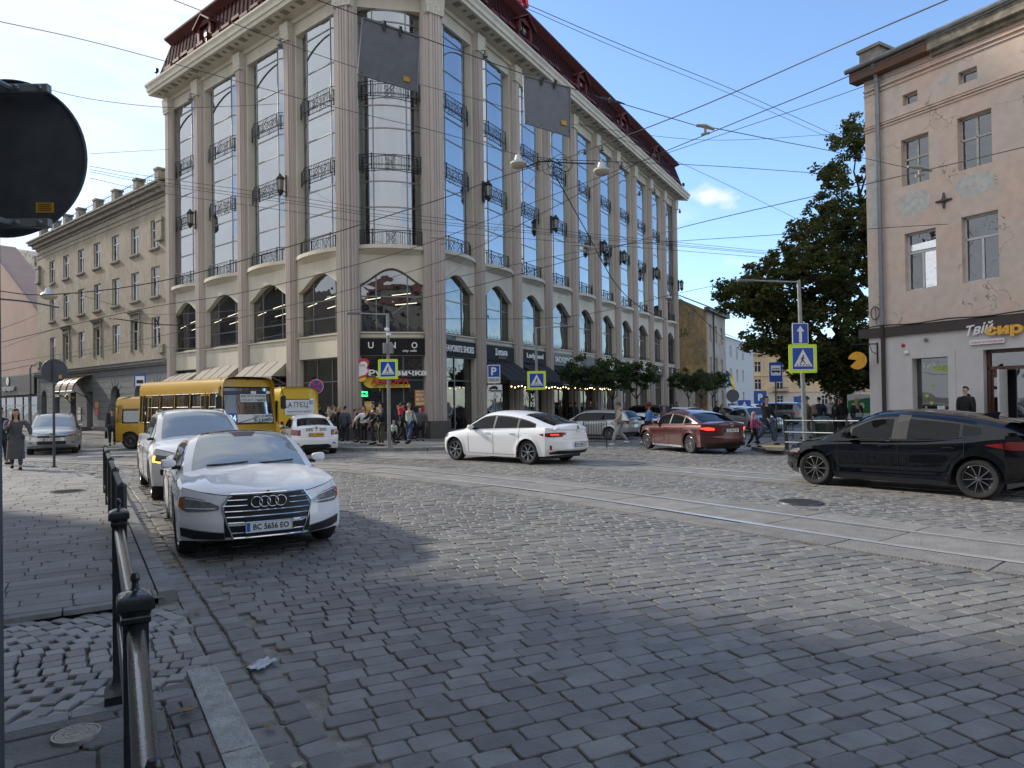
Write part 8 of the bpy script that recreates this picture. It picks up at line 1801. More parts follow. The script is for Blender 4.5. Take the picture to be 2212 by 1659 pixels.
o,P = board(t,x+.04,y-.06,2.06,.62,.32,R(5),M_swhite,'wheelchair_plate');flat(o,P,[circ(.0,.10,.03,10),stroke(0,.07,.0,-.02,.03),stroke(0,-.02,.09,-.02,.025),stroke(.09,-.02,.12,-.10,.025)],M_ink,'wheelchair_symbol',.004)
c = MB();c.tube([P(.01+.075*math.cos(a),-.05+.075*math.sin(a),.006) for a in [R(100)+R(250)*q/14 for q in range(15)]],.009,4);c.build('wheelchair_symbol',M_ink,o)
# no stopping
x,y = at(683.5,835,34.2).x,34.2;t = thing('no_stopping_sign','round blue no stopping sign with red rim and red cross beside the bus roof','road sign',(x,y,gz(y)+.1));pole(t,x,y,gz(y)+.1,3.0,.035,M_post)
P = lambda a,b,e = 0:(x+a,y-.06-e,2.62+b);c = MB();c.prism(circ(0,0,.36,32),lambda a,b:P(a,b,-.02),lambda a,b:P(a,b,0));o = c.build('sign_plate',M_swhite,t)
flat(o,P,[circ(0,0,.345,32)],M_sred,'red_rim',.004);flat(o,P,[circ(0,0,.285,32)],M_sblue,'blue_field',.008);flat(o,P,[stroke(-.21,-.21,.21,.21,.06),stroke(-.21,.21,.21,-.21,.06)],M_sred,'red_cross',.012)
# round sign seen from behind on the left pavement
g = grd(118,1008,.12);t = thing('road_sign','slim dark post with a round sign turned edge on, on the left pavement','road sign',(g.x,g.y,.0));zb0 = gz(g.y)+.1;pole(t,g.x,g.y,zb0,3.15,.032,M_gpost)
ya_ = R(52);Q = lambda a,b,e = 0:(g.x+a*math.cos(ya_)+e*math.sin(ya_),g.y+.05+a*math.sin(ya_)-e*math.cos(ya_),2.80+b);c = MB();c.prism(circ(0,0,.34,36),lambda a,b:Q(a,b,-.03),lambda a,b:Q(a,b,-.01));o = c.build('sign_plate',M_darkback,t);flat(o,Q,[[(.1,-.22),(.18,-.22),(.18,-.12),(.1,-.12)]],M_sticker,'sticker',.0)
# big round sign at the left edge
px = -2.262;py = 3.0;t = thing('road_sign','large dark back of a round road sign on a post at the left picture edge','road sign',(px,py,.1));pole(t,px,py,.11,3.25,.038,M_gpost);ya_ = R(2);zc_ = 2.83
Q = lambda a,b,e = 0:(px+a*math.cos(ya_)+e*math.sin(ya_),py+.10+a*math.sin(ya_)-e*math.cos(ya_),zc_+b);c = MB()
c.prism(circ(0,0,.352,64),lambda a,b:Q(a,b,-.012),lambda a,b:Q(a,b,.0));c.tube([Q(.352*math.cos(a),.352*math.sin(a),.004) for a in [2*math.pi*k/64 for k in range(65)]],.007,6,cap=False);o = c.build('sign_plate',M_darkback,t)
for zz in (.295,-.305):
 c = MB();c.bbox(px-.05,px+.225,py+.045,py+.075,zc_+zz-.02,zc_+zz+.02,.004);c.tube([(px-.05,py-.02,zc_+zz),(px+.0,py-.045,zc_+zz),(px+.05,py-.02,zc_+zz),(px+.06,py+.05,zc_+zz)],.012,6)
 for q in (.09,.19):c.lathe([(0,zz),(.012,zz)],6,(px+q,py+.035,zc_));c.ball((px+q,py+.04,zc_+zz),.012,8,6)
 c.build('clamp',M_post,t)
flat(o,Q,[[(.13,-.245),(.21,-.245),(.21,-.20),(.13,-.20)]],M_sticker,'sticker',.003);c = MB()
for k in range(4):c.add([Q(.14,-.236+k*.009,.005),Q(.20,-.236+k*.009,.005),Q(.20,-.233+k*.009,.005),Q(.14,-.233+k*.009,.005)],[(0,1,2,3)])
c.build('sticker_print',M_ink,o)
# bus stop sign on the right pavement
x,y = at(1677,946,31).x,31.0;z0 = gz(y)+.1;t = thing('bus_stop_sign','dark blue bus stop sign on a slim post beside the walking man','road sign',(x,y,z0));pole(t,x,y,z0,3.3,.035,M_gpost);o,P = board(t,x,y-.05,2.88,.58,.88,R(0),M_sblue,'sign_plate');
flat(o,P,[[(-.22,-.15),(.22,-.15),(.22,.30),(-.22,.30)]],M_swhite,'white_field',.004);flat(o,P,[[(-.19,0),(-.19,.14),(-.15,.17),(.17,.17),(.19,.0)],circ(-.11,0,.04,10),circ(.11,0,.04,10)],M_ink,'bus_symbol',.008);flat(o,P,[[(x_,.07),(x_+.07,.07),(x_+.07,.14),(x_,.14)] for x_ in (-.16,-.07,.02,.10)],M_swhite,'bus_windows',.012)
# bus stop sign above the bus on the left
x,y = at(303,838,40).x,40.0;t = thing('bus_stop_sign','blue framed bus stop sign above the large bus roof','road sign',(x,y,gz(y)));pole(t,x,y,gz(y),3.4,.04,M_gpost);o,P = board(t,x,y-.05,3.3,.68,.7,R(0),M_sblue,'sign_plate');flat(o,P,[[(-.26,-.33),(.26,-.33),(.26,.22),(-.26,.22)]],M_swhite,'white_field',.004);flat(o,P,[[(-.2,-.2),(-.2,.0),(.2,.0),(.2,-.2)]],M_ink,'bus_symbol',.008)
# far signs on the square
for u,v,Y,kind,lab in ((1582,855,80,'round','dark round sign above a plate in front of the low shops'),(1607,878,60,'cross','small distant crossing sign seen above the parked cars'),(1641,858,60,'park','small distant parking sign above the far parked cars'),(1722,870,60,'board','small blue board near the big tree')):
 q = at(u,v,Y);t = thing('road_sign',lab,'road sign',(q.x,Y,gz(Y)));pole(t,q.x,Y,gz(Y),q.z+.3,.05,M_gpost)
 if kind=='round':Pq = lambda a,b,e = 0,q = q,Y = Y:(q.x+a,Y-.1-e,q.z+b);flat(t,Pq,[circ(0,0,.75,24)],M_darkback,'sign_plate');flat(t,Pq,[[(-.6,-1.6),(.6,-1.6),(.6,-.9),(-.6,-.9)]],M_ink,'plate');c = MB();put_text(c,'En',lambda a,b,e:Pq(a,b-1.25,.02),fit=(.9,.4));c.build('lettering',M_white,t)
 else:
  o,P = board(t,q.x,Y-.1,q.z,1.1 if kind!='board' else.7,1.1,0,M_sblue,'sign_plate')
  if kind=='cross':flat(o,P,[[(-.45,-.4),(.45,-.4),(0,.45)]],M_swhite,'white_triangle',.01)
  if kind=='park':c = MB();put_text(c,'P',lambda a,b,e:P(a,b,.02),fit=(.4,.6),bold=.04);c.build('lettering',M_white,o)
  # hanging signs (backs) over the tracks
def hanging(label,cs,Y,rot):
 q = [at(u,v,Y+d) for u,v,d in cs];ctr = sum(q,Vector())/4;t = thing('hanging_sign',label,'road sign',ctr[:]);n = (q[1]-q[0]).cross(q[3]-q[0]).normalized()*.03;ex = (q[1]-q[0]).normalized();ez = (q[3]-q[0]).normalized()
 c = MB();a = [p+(p-ctr).normalized()*0 for p in q];c.add([p[:] for p in a]+[(p+n)[:] for p in a],[(0,1,2,3),(7,6,5,4),(0,4,5,1),(1,5,6,2),(2,6,7,3),(3,7,4,0)]);o = c.build('sign_plate',M_signback,t,weld=True)
 c = MB();c.tube([p[:] for p in a]+[a[0][:]],.018,6,cap=False);c.build('frame',mat('frame_grey',(.2,.2,.21),.45),t);c = MB()
 for s in (.06,.35,.65,.94):
  for r in (.05,.95):p = q[0]+(q[1]-q[0])*s+(q[3]-q[0])*r;c.ball((p.x,p.y-.006,p.z),.009,6,4)
 c.build('rivets',M_iron,o)
 for s in (.38,.66):
  p = q[0]+(q[1]-q[0])*s;c = MB();c.tube([(p+Vector((0,-.03,.06)))[:],(p+Vector((.0,-.035,-.10)))[:]],.02,5);c.tube([(p+Vector((.03,-.03,.05)))[:],(p+Vector((.03,-.035,-.02)))[:]],.012,5);c.build('hook',M_iron,t)
 p = q[0]+(q[1]-q[0])*.84+(q[3]-q[0])*.80;pl = [p-ex*.055-ez*.04,p+ex*.055-ez*.04,p+ex*.055+ez*.04,p-ex*.055+ez*.04];c = MB();dn = Vector((0,-.012,0));c.add([(v_+dn)[:] for v_ in pl],[(0,1,2,3)]);c.build('sticker',M_sticker,o)
hanging('larger square grey sign back tilting on its wire before the corner bay',[(781,33,0),(905,76,0),(899,194,0),(771,156,0)],11.5,0)
hanging('smaller square grey sign back hanging on its wire before the right facade',[(1131,159,0),(1232,186,.35),(1231,293,.35),(1134,263,0)],12.5,0)
# near cast-iron railing
M_cbl = mat('black_enamel_iron',(.010,.012,.015),.30,coat=.5,var=.3,vscale=40,bump=.15,bscale=60)
t = thing('railing','black cast iron post and tube railing running towards the viewer along the kerb','railing',(-1.144,2.09,.12))
posts = [(-2.155,3.78),(-1.144,2.09),(-.514,.985)]
def castpost(x,y,zt):
 c = MB();a = math.atan2(.86,-.51);ca,sa = math.cos(a),math.sin(a);X = lambda p,q,z:(x+p*ca-q*sa,y+p*sa+q*ca,z)
 def sq(prof):
  for (r0,z0),(r1,z1) in zip(prof,prof[1:]):
   A = [X(i*r0,j*r0,z0) for i,j in ((-1,-1),(1,-1),(1,1),(-1,1))];B = [X(i*r1,j*r1,z1) for i,j in ((-1,-1),(1,-1),(1,1),(-1,1))];c.add(A+B,[(k,(k+1)%4,4+(k+1)%4,4+k) for k in range(4)])
 z = zt-1.21
 sq([(.075,z+.10),(.075,z+.16),(.062,z+.18),(.050,z+.20),(.034,z+.24),(.034,z+1.055),(.040,z+1.062),(.040,z+1.075),(.036,z+1.08),(.042,z+1.095),(.050,z+1.10),(.050,z+1.125),(.045,z+1.135),(.020,z+1.150),(.012,z+1.152)])
 c.lathe([(.016,z+1.15),(.010,z+1.158),(.009,z+1.175),(.013,z+1.182),(.0135,z+1.19),(.009,z+1.203),(0.0005,z+1.207)],16,(x,y,0));return c.build('post',M_cbl,t,weld=True,smooth=True,angle=30)
for x,y in posts:castpost(x,y,1.21)
for (x0,y0),(x1,y1) in zip(posts,posts[1:]):
 for z,r in ((1.035,.025),(.55,.018)):c = MB();c.tube([(x0,y0,z),(x1,y1,z)],r,20);c.build('rail_tube',M_cbl,t,smooth=True,angle=40)
 # flat bar fence beyond it
M_fen = mat('dark_fence_paint',(.035,.038,.038),.5,var=.2,vscale=8);t = thing('fence','low dark flat bar fence with pointed post caps between the slab pavement and the road','fence',(-5.6,9.7,.12))
A0 = Vector((-3.60,6.37,0));A1 = Vector((-7.66,13.0,0));N_ = 4;d = (A1-A0);dn = d.normalized();nn = Vector((-dn.y,dn.x,0))
for i in range(N_+1):
 p = A0+d*i/N_;z0 = gz(p.y)+.12;c = MB();e = .028;c.box(p.x-e,p.x+e,p.y-e,p.y+e,z0-.02,z0+.86);c.add([(p.x-e*1.3,p.y-e*1.3,z0+.86),(p.x+e*1.3,p.y-e*1.3,z0+.86),(p.x+e*1.3,p.y+e*1.3,z0+.86),(p.x-e*1.3,p.y+e*1.3,z0+.86),(p.x,p.y,z0+.90)],[(3,2,1,0),(0,1,4),(1,2,4),(2,3,4),(3,0,4)]);c.build('post',M_fen,t)
for i in range(N_):
 p,q = A0+d*(i+.02)/N_,A0+d*(i+.98)/N_;c = MB();z0 = gz(p.y)+.12
 for z,w,h in ((.82,.025,.03),(.12,.02,.02)):a = [(p+nn*w)[:2],(p-nn*w)[:2],(q-nn*w)[:2],(q+nn*w)[:2]];c.add([(*v_,z0+z) for v_ in a]+[(*v_,z0+z+h) for v_ in a],[(3,2,1,0),(4,5,6,7),(0,1,5,4),(1,2,6,5),(2,3,7,6),(3,0,4,7)])
 for k in range(13):s = p.lerp(q,(k+.5)/13);c.tube([(s.x,s.y,z0+.12),(s.x,s.y,z0+.82)],.008,4,cap=False)
 c.build('panel',M_fen,t)
 # railing and bin on the right pavement
t = thing('railing','black posted railing with three steel rails on the right pavement corner','railing',(9.6,21.8,0));rp_ = [(9.02,22.75),(9.60,21.95),(10.22,20.95),(10.75,20.0)]
for x,y in rp_:c = MB();z0 = gz(y)+.12;c.add([(x-.06,y-.02,z0),(x+.06,y-.02,z0),(x+.06,y+.02,z0),(x-.06,y+.02,z0),(x-.12,y-.02,z0+1.02),(x-.02,y-.02,z0+1.02),(x-.02,y+.02,z0+1.02),(x-.12,y+.02,z0+1.02)],[(3,2,1,0),(4,5,6,7),(0,1,5,4),(1,2,6,5),(2,3,7,6),(3,0,4,7)]);c.build('post',M_fen,t)
for k,z in enumerate((.96,.58,.25)):c = MB();c.tube([(x-.07,y-.03,gz(y)+.12+z) for x,y in rp_],.018,6);c.build('rail',M_alloy,t)
x,y = at(1777,930,25).x,25.0;t = thing('litter_bin','dark green ribbed litter bin behind the railing near the crowd','bin',(x,y,gz(y)+.12));c = MB();z0 = gz(y)+.12;c.lathe([(0.001,z0),(.30,z0),(.32,z0+.1),(.33,z0+.8),(.31,z0+.86)],28,(x,y,0));[c.tube([(x+.325*math.cos(a),y+.325*math.sin(a),z0+.1),(x+.335*math.cos(a),y+.335*math.sin(a),z0+.78)],.012,4) for a in [2*math.pi*k/28 for k in range(28)]];c.build('body',mat('bin_green',(.012,.035,.022),.3,coat=.5),t)
c = MB();c.lathe([(.31,z0+.86),(.27,z0+.97),(.16,z0+1.05),(0.001,z0+1.07)],24,(x,y,0));c.build('lid',MATS['bin_green'],t,smooth=True)
def guard(label,u,v,Y,w,yaw):
 q = at(u,v,Y);z0 = gz(Y)+.02;t = thing('pedestrian_barrier',label,'barrier',(q.x,Y,z0));c = MB();dx,dy = math.cos(yaw)*w/2,math.sin(yaw)*w/2
 c.tube([(q.x-dx,Y-dy,z0),(q.x-dx,Y-dy,z0+1.05),(q.x+dx,Y+dy,z0+1.05),(q.x+dx,Y+dy,z0)],.022,6);c.tube([(q.x-dx,Y-dy,z0+.25),(q.x+dx,Y+dy,z0+.25)],.016,5)
 for k in range(1,9):s = -1+2*k/9;c.tube([(q.x+dx*s,Y+dy*s,z0+.25),(q.x+dx*s,Y+dy*s,z0+1.05)],.010,4)
 c.build('frame',M_iron,t)
guard('black barred barrier between the white sedan and the silver estate car',1285,930,27,.9,R(0));guard('black barred barrier behind the man leading the child',1690,930,29.5,1.1,R(20));guard('black barred barrier left of the man leading the child',1651,930,29,.7,R(-30))
# parasols of the far cafe, flag, advert boards
for u,lab in ((1625,'small red cafe parasol, left one beyond the far cars'),(1648,'small red cafe parasol, right one beyond the far cars')):
 q = at(u,882,75);t = thing('parasol',lab,'parasol',(q.x,75,gz(75)));c = MB();c.lathe([(0.001,q.z+.3),(1.4,q.z-.3),(1.4,q.z-.4)],8,(q.x,75,0));c.build('canopy',mat('parasol_red',(.6,.05,.05),.7),t);c = MB();c.tube([(q.x,75,gz(75)),(q.x,75,q.z+.3)],.04,5);c.build('pole',M_post,t)
q = at(1566,815,86);t = thing('flag','blue and yellow flag on a slanted staff beside the white house','flag',q[:]);c = MB();c.tube([(q.x-.9,86,q.z-.6),(q.x,86,q.z+1.1)],.05,5);c.build('staff',M_post,t)
for k,(m_,a,b) in enumerate(((mat('flag_blue',(.02,.10,.40),.7),0,.5),(mat('flag_yellow',(.75,.55,.03),.7),.5,1))):c = MB();c.grid(lambda u_,v_:(q.x+.1+1.5*(a+(b-a)*v_)*.55+.3*u_,86+.1*math.sin(6*u_),q.z+1.0-1.9*u_-.8*(a+(b-a)*v_)),8,3);c.build('flag_stripe',m_,t)
q = at(1862,872,33);t = thing('advert_board','green and white advertising board reading 25 beside the pink house corner','advert',(q.x,33,gz(33)));o,P = board(t,q.x-.1,33,q.z-.55,1.2,2.0,R(0),M_swhite,'board');flat(o,P,[[(-.58,.1),(.58,.1),(.58,.85),(-.58,.7)]],mat('advert_green',(.03,.22,.07),.5),'green_field',.006);c = MB();put_text(c,'25₴',lambda a,b,e:P(a-.1,b+.45,.012),fit=(.6,.28),bold=.03);c.build('lettering',M_white,o);pole(t,q.x,33.05,gz(33),q.z-1.2,.05,M_post)
# fascia signs of the store
def fascia(f,t0,t1,z0,z1,label,rows_,m=M_band,o=.03,d=.12):
 P = f.P;t = thing('shop_sign',label,'shop sign',P((t0+t1)/2,.1,z0));c = MB();fbox(c,P,t0,t1,.0+o,o+d,z0,z1);c.build('fascia',m,t)
 for txt,tc0,zc0,w,h,mm in rows_:c = MB();put_text(c,txt,lambda a,b,e:P(tc0+a,o+d+.005+e,zc0+b),fit=(w,h),depth=.02,bold=.015);c.build('lettering',mm,t)
 return t
M_dim = mat('dim_letter',(.22,.21,.2),.5)
us = fascia(FC_,.55,3.85,Z_SIGN0,Z_SIGN1,'black cafe sign reading UNO over the corner entrance',[('U',1.07,4.75,.28,.32,M_white),('N',2.20,4.75,.28,.32,M_white),('O',3.30,4.75,.30,.32,M_white),('city cafe',3.05,4.45,.72,.16,M_white)])
fascia(FR_,.62,3.78,Z_SIGN0,Z_SIGN1,'dark shop sign reading FAVORITE SHOES right of the corner',[('FAVORITE SHOES',2.15,4.68,2.75,.36,M_white)])
fascia(FR_,4.395+.6,8.79-.6,Z_SIGN0,Z_SIGN1,'dark shop sign with white script above the first black awning',[('Ілона',4.395+2.2,4.75,1.4,.42,M_white),('ESCADA',4.395+2.3,4.42,.9,.12,M_dim)])
fascia(FR_,8.79+.6,13.185-.6,Z_SIGN0,Z_SIGN1,'dark shop sign with looping white script above the second black awning',[('Ladyland',8.79+2.2,4.70,2.3,.42,M_white)])
fascia(FR_,13.185+.6,17.58-.6,Z_SIGN0,Z_SIGN1,'brown shop sign reading SACVOYAGE above the third black awning',[('SACVOYAGE',13.185+2.2,4.68,2.8,.40,M_white)],mat('brown_fascia',(.05,.038,.03),.4))
fascia(FR_,17.58+.6,21.97-.6,Z_SIGN0,Z_SIGN1,'brown blank shop fascia above the fourth black awning',[],MATS['brown_fascia'])
fascia(FR_,35.16+.6,39.55-.6,Z_SIGN0,Z_SIGN1,'brown shop sign reading HUGS near the far end of the store',[('HUGS',37.3,4.75,1.2,.35,M_white)],MATS['brown_fascia'])
fascia(FR_,39.55+.6,43.95-.8,Z_SIGN0,Z_SIGN1,'brown shop sign with a small white mark, last on the store',[('Z',41.6,4.75,.4,.35,M_white)],MATS['brown_fascia'])
t = thing('street_plate','dark street name plate above the shoe shop sign','street sign',FR_.P(1.1,.03,5.28));c = MB();fbox(c,FR_.P,.75,1.75,.0,.03,5.17,5.38);fbox(c,FR_.P,1.80,1.98,.0,.03,5.17,5.38);c.build('plate',mat('plate_navy',(.02,.03,.06),.4),t)
for i,s in enumerate(('вул. Шпитальна','пл. Різні')):c = MB();put_text(c,s,lambda a,b,e:FR_.P(1.2+a,.036,5.32-i*.08+b),fit=(.7 if i==0 else.4,.055));c.build('lettering',M_white,t)
P = FC_.P;t = thing('shop_sign','white lettered grocery sign with a red and white B shaped logo above the entrance','shop sign',P(2.0,.25,3.5));c = MB();put_text(c,'Рукавичка',lambda a,b,e:P(2.42+a,.26+e,3.28+b),fit=(2.95,.40),depth=.05,bold=.03);c.build('lettering',M_white,t)
c = MB();fbox(c,P,.2,4.1,.1,.2,3.42,3.46);fbox(c,P,.2,4.1,.1,.2,3.12,3.16);c.build('rack',M_alu,t)
lo_ = [(.30,2.92),(.52,3.02),(.82,3.12),(1.0,3.32),(.98,3.50),(.90,3.60),(.98,3.76),(.95,3.96),(.80,4.06),(.58,4.05),(.42,3.92),(.34,3.7)]
c = MB();c.prism(lo_,lambda a,b:P(a,.26,b),lambda a,b:P(a,.34,b));lg = c.build('emblem',M_red,t);c = MB();c.add([P(.65+(a-.65)*.72,.345,3.5+(b-3.5)*.72) for a,b in lo_],[tuple(range(12))]);c.build('emblem_face',M_white,lg);c = MB();c.add([P(a,.35,b) for a,b in ((.34,2.90),(.60,2.86),(.82,3.0),(.80,3.1),(.5,3.04))],[(0,1,2,3,4)]);c.build('emblem_stripe',M_yel,lg)
c = MB();put_text(c,'0-24',lambda a,b,e:P(.62+a,.352,3.70+b),fit=(.26,.12));c.build('lettering',M_ink,lg)
t = thing('shop_sign','red and yellow multimarket sign lower above the entrance doors','shop sign',P(2.3,.2,2.9));c = MB();c.add([P(1.08+.42*math.cos(a),.10,2.88+.34*math.sin(a)) for a in [2*math.pi*k/24 for k in range(24)]],[tuple(range(24))]);fbox(c,P,1.1,3.05,.06,.10,2.55,2.72);c.build('panel',M_yel,t)
c = MB();put_text(c,'АВРОРА',lambda a,b,e:P(2.02+a,.13+e,2.89+b),fit=(1.95,.32),depth=.03,bold=.03);c.build('lettering',M_red,t);c = MB();put_text(c,'МУЛЬТИМАРКЕТ',lambda a,b,e:P(2.1+a,.11+e,2.635+b),fit=(1.75,.12));c.build('lettering',M_ink,t)
# litter
def leaf(label,g,s,a,m):
 c = MB();pts = [(s*(.5+.5*math.cos(k*.628)*(1-.25*(k%2))),s*.38*math.sin(k*.628)) for k in range(10)];ca,sa = math.cos(a),math.sin(a)
 c.add([(x*ca-y*sa,x*sa+y*ca,.012+.5*s*abs(y)+.12*x*(1 if i%3 else.4)) for i,(x,y) in enumerate(pts)],[tuple(range(10))]);o = c.build('fallen_leaf',m,None);o.location = g;tag(o,label,'leaf','fallen leaves');return o
M_leafd = mat('dry_leaf',(.22,.13,.06),.8,obj=True,var=.3,vscale=30);M_leafp = mat('pale_leaf',(.34,.30,.22),.8)
for lab,u,v,s,a,m,l in (('largest dry brown leaf on the flagstones right of the near railing',388,1536,.085,.3,M_leafd,.125),('curled brown leaf in the gutter beside the pale kerb',497,1494,.08,2.2,M_leafd,.02),('brown leaf on the cobbles above the plastic wrapper',583,1404,.06,.5,M_leafd,.02),('pale leaf on the slab pavement near the left edge',97,1211,.08,.2,M_leafp,.13),('clump of dark dry leaves in the gutter by the kerb end',362,1222,.13,.8,M_leafd,.02),('dark leaf in the gutter beside the front wheel of the white luxury sedan',340,1170,.10,1.9,M_leafd,.02),('leaf in the gutter level with the bar fence end',330,1150,.10,.2,M_leafd,.02),('yellowish leaf on the cobbles right of the kerb end',425,1248,.07,.1,M_leafp,.02),('pale leaf between the paving slabs near the crossing',52,1310,.07,.4,M_leafd,.06),('small leaf on the near pavement edging',98,1463,.07,.3,M_leafd,.13),('pale leaf beside the pale kerb at the bottom edge',575,1652,.045,.3,M_leafp,.02),('pale leaf lying right of the kerb end on the setts',468,1298,.06,.3,M_leafp,.02)):leaf(lab,grd(u,v,l),s,a,m)
g = grd(569,1434,.02);c = MB();c.grid(lambda u,v:((u-.5)*.11+.012*math.sin(v*9),(v-.5)*.19+.008*math.sin(u*11),.012+.010*math.sin(u*13+v*7)*math.sin(v*15)),10,14);o = c.build('plastic_wrapper',mat('cellophane',(.45,.46,.47),.12,ior=1.5,coat=.5),None,smooth=True);o.location = g;o.rotation_euler = (0,0,-.35);tag(o,'crumpled clear plastic wrapper lying on the near cobbles','wrapper')
rl = random.Random(4)
for i in range(22):
 tt = rl.uniform(-1.5,8.5);oo = rl.uniform(-.22,-.02) if i%3 else rl.uniform(.2,1.6);q = kq(tt,oo);leaf('small dry brown leaf scattered along the kerb',Vector((*q,gz(q[1])+(.012 if oo<0 else.130 if tt>2 or tt<-.4 else.06))),rl.uniform(.04,.075),rl.uniform(0,6),M_leafd if i%4 else M_leafp)
 # ------------------------------------------------------------------ trees
def leafmat(name,c0,c1,c2):
 m = bpy.data.materials.new(name);m.use_nodes = True;t = m.node_tree;b = t.nodes['Principled BSDF'];b.inputs['Roughness'].default_value = .6
 g = t.nodes.new('ShaderNodeNewGeometry');r = t.nodes.new('ShaderNodeValToRGB');r.color_ramp.elements[0].color = (*c0,1);r.color_ramp.elements[1].color = (*c2,1);e = r.color_ramp.elements.new(.6);e.color = (*c1,1);r.color_ramp.elements[-1].position = 1.0
 t.links.new(g.outputs['Random Per Island'],r.inputs[0]);t.links.new(r.outputs[0],b.inputs['Base Color']);b.inputs['Specular IOR Level'].default_value = .25
 tr = t.nodes.new('ShaderNodeBsdfTranslucent');t.links.new(r.outputs[0],tr.inputs[0]);mx = t.nodes.new('ShaderNodeMixShader');mx.inputs[0].default_value = .42;o = t.nodes['Material Output']
 t.links.new(b.outputs[0],mx.inputs[1]);t.links.new(tr.outputs[0],mx.inputs[2]);t.links.new(mx.outputs[0],o.inputs[0]);return m
M_leaf1 = leafmat('autumn_leaves',(.055,.09,.025),(.095,.125,.04),(.22,.16,.05));M_leaf2 = leafmat('green_leaves',(.035,.065,.022),(.07,.11,.035),(.11,.13,.04))
M_bark = mat('bark',(.045,.036,.028),.95,var=.3,vscale=8,bump=1.5,bscale=14)
def leaves(name,C,rad,per,size,m,parent,org):
 """C clump centres, rad clump radius each"""
 n = len(C)*per;c = np.repeat(C,per,0);r = np.repeat(rad,per);d = RNG.normal(0,1,(n,3));d/=np.linalg.norm(d,axis=1)[:,None]+1e-9;p = c+d*(r*RNG.random(n)**.45)[:,None]*np.array([1,1,.72])
 a = RNG.normal(0,1,(n,3));a[:,2]*=.5;a/=np.linalg.norm(a,axis=1)[:,None];b = np.cross(a,RNG.normal(0,1,(n,3)));b/=np.linalg.norm(b,axis=1)[:,None]+1e-9
 s = size*RNG.uniform(.6,1.3,n)[:,None];nn = np.cross(a,b)*s*.18
 V = np.stack([p-a*s*.5,p-b*s*.33+nn,p+a*s*.5,p+b*s*.33+nn],1).reshape(-1,3)-np.array(org)
 me = bpy.data.meshes.new(name);me.vertices.add(4*n);me.vertices.foreach_set('co',V.reshape(-1).astype(np.float32));me.loops.add(4*n);me.loops.foreach_set('vertex_index',np.arange(4*n,dtype=np.int32));me.polygons.add(n);me.polygons.foreach_set('loop_start',(np.arange(n)*4).astype(np.int32));me.update(calc_edges=True);me.materials.append(m);me.shade_flat()
 o = bpy.data.objects.new(name,me);COL.objects.link(o);o.parent = parent;KIDS.setdefault(parent.name,[]).append(o);return o
def branchy(c,p0,p1,r0,r1,wig=.12,n=5):
 p0,p1 = Vector(p0),Vector(p1);L = (p1-p0).length;pts = [p0]
 for k in range(1,n):t = k/n;pts.append(p0.lerp(p1,t)+Vector((random.uniform(-1,1),random.uniform(-1,1),random.uniform(-.3,.8)*(1-t)))*L*wig*.5)
 pts.append(p1);c.tube([q[:] for q in pts],[r0+(r1-r0)*k/n for k in range(n+1)],6)
def tree(label,base,blobs,nclump,per,size,m,trunk_r,fork,crad=(.35,.8),inner=.35):
 t = thing('tree',label,'tree',base);c = MB();C = [];R_ = [];tot = sum(b[3]*b[4]+b[4]*b[5] for b in blobs)
 for (x,y,z,rx,ry,rz) in blobs:
  k = int(nclump*(rx*ry+ry*rz)/tot)
  for _ in range(k):
   d = Vector((random.gauss(0,1),random.gauss(0,1),random.gauss(0,1))).normalized();s = random.uniform(inner,1)**.5;C.append((x+d.x*rx*s,y+d.y*ry*s,z+d.z*rz*s));R_.append(random.uniform(*crad))
 C = np.array(C);R_ = np.array(R_);f = Vector(base)+Vector(fork);branchy(c,base,f,trunk_r,trunk_r*.7,.05)
 mains = [Vector((b[0],b[1],b[2]-b[5]*.2)) for b in blobs]
 for q in mains:branchy(c,f,q,trunk_r*.6,trunk_r*.28,.16)
 for i in range(0,len(C),max(1,len(C)//90)):
  q = Vector(C[i]);o = min(mains,key=lambda v_:(v_-q).length);branchy(c,o,q,trunk_r*.22,.012,.14,4)
 c.build('trunk',M_bark,t,smooth=True);leaves('crown',C,R_,per,size,m,t,base);return t
bx,by = 17.6,36.5
tree('tall autumn tree with a dark spreading crown left of the pink house',(bx,by,gz(by)+.1),[(19.6,38.5,12.9,2.5,2.4,4.6),(17.6,37,9.3,3.2,3.0,3.0),(14.6,35.5,7.6,3.0,2.6,2.0),(12.2,35.2,6.9,2.0,1.8,1.0),(16.6,35.2,5.0,3.8,2.6,1.9),(18.6,36,3.6,2.6,2.2,1.6),(13.6,35,4.9,2.0,1.6,1.1),(17.6,35.5,2.9,2.8,1.8,1.1),(15.2,35,3.5,1.8,1.4,.9)],1250,62,.20,M_leaf1,.34,(0,0,3.2),(.22,.55))
gx = at(1585,700,48);
for i,(t_,lab) in enumerate([(10.6,'young street tree before the third awning, leftmost of the first three'),(14.8,'young street tree before the fourth awning, middle of the first three'),(19.6,'young street tree past the awnings, right one of the first three'),(33.5,'young street tree nearest the far end of the store, first of the far three'),(38.0,'young street tree at the end of the store, middle of the far three'),(42.5,'young street tree farthest away, last of the far three')]):
 x,y = fr(t_,4.1);zt = gz(y)+.1;s = 1.0+.15*random.random()
 tree(lab,(x,y,zt),[(x,y,zt+4.0,1.5*s,1.4*s,.75),(x,y,zt+3.3,1.15*s,1.1*s,.7),(x+.9*s,y,zt+3.5,.9,.9,.5),(x-.9*s,y,zt+3.6,.9,.9,.5)],70,60,.17,M_leaf2,.075,(0,0,1.95),(.22,.42))
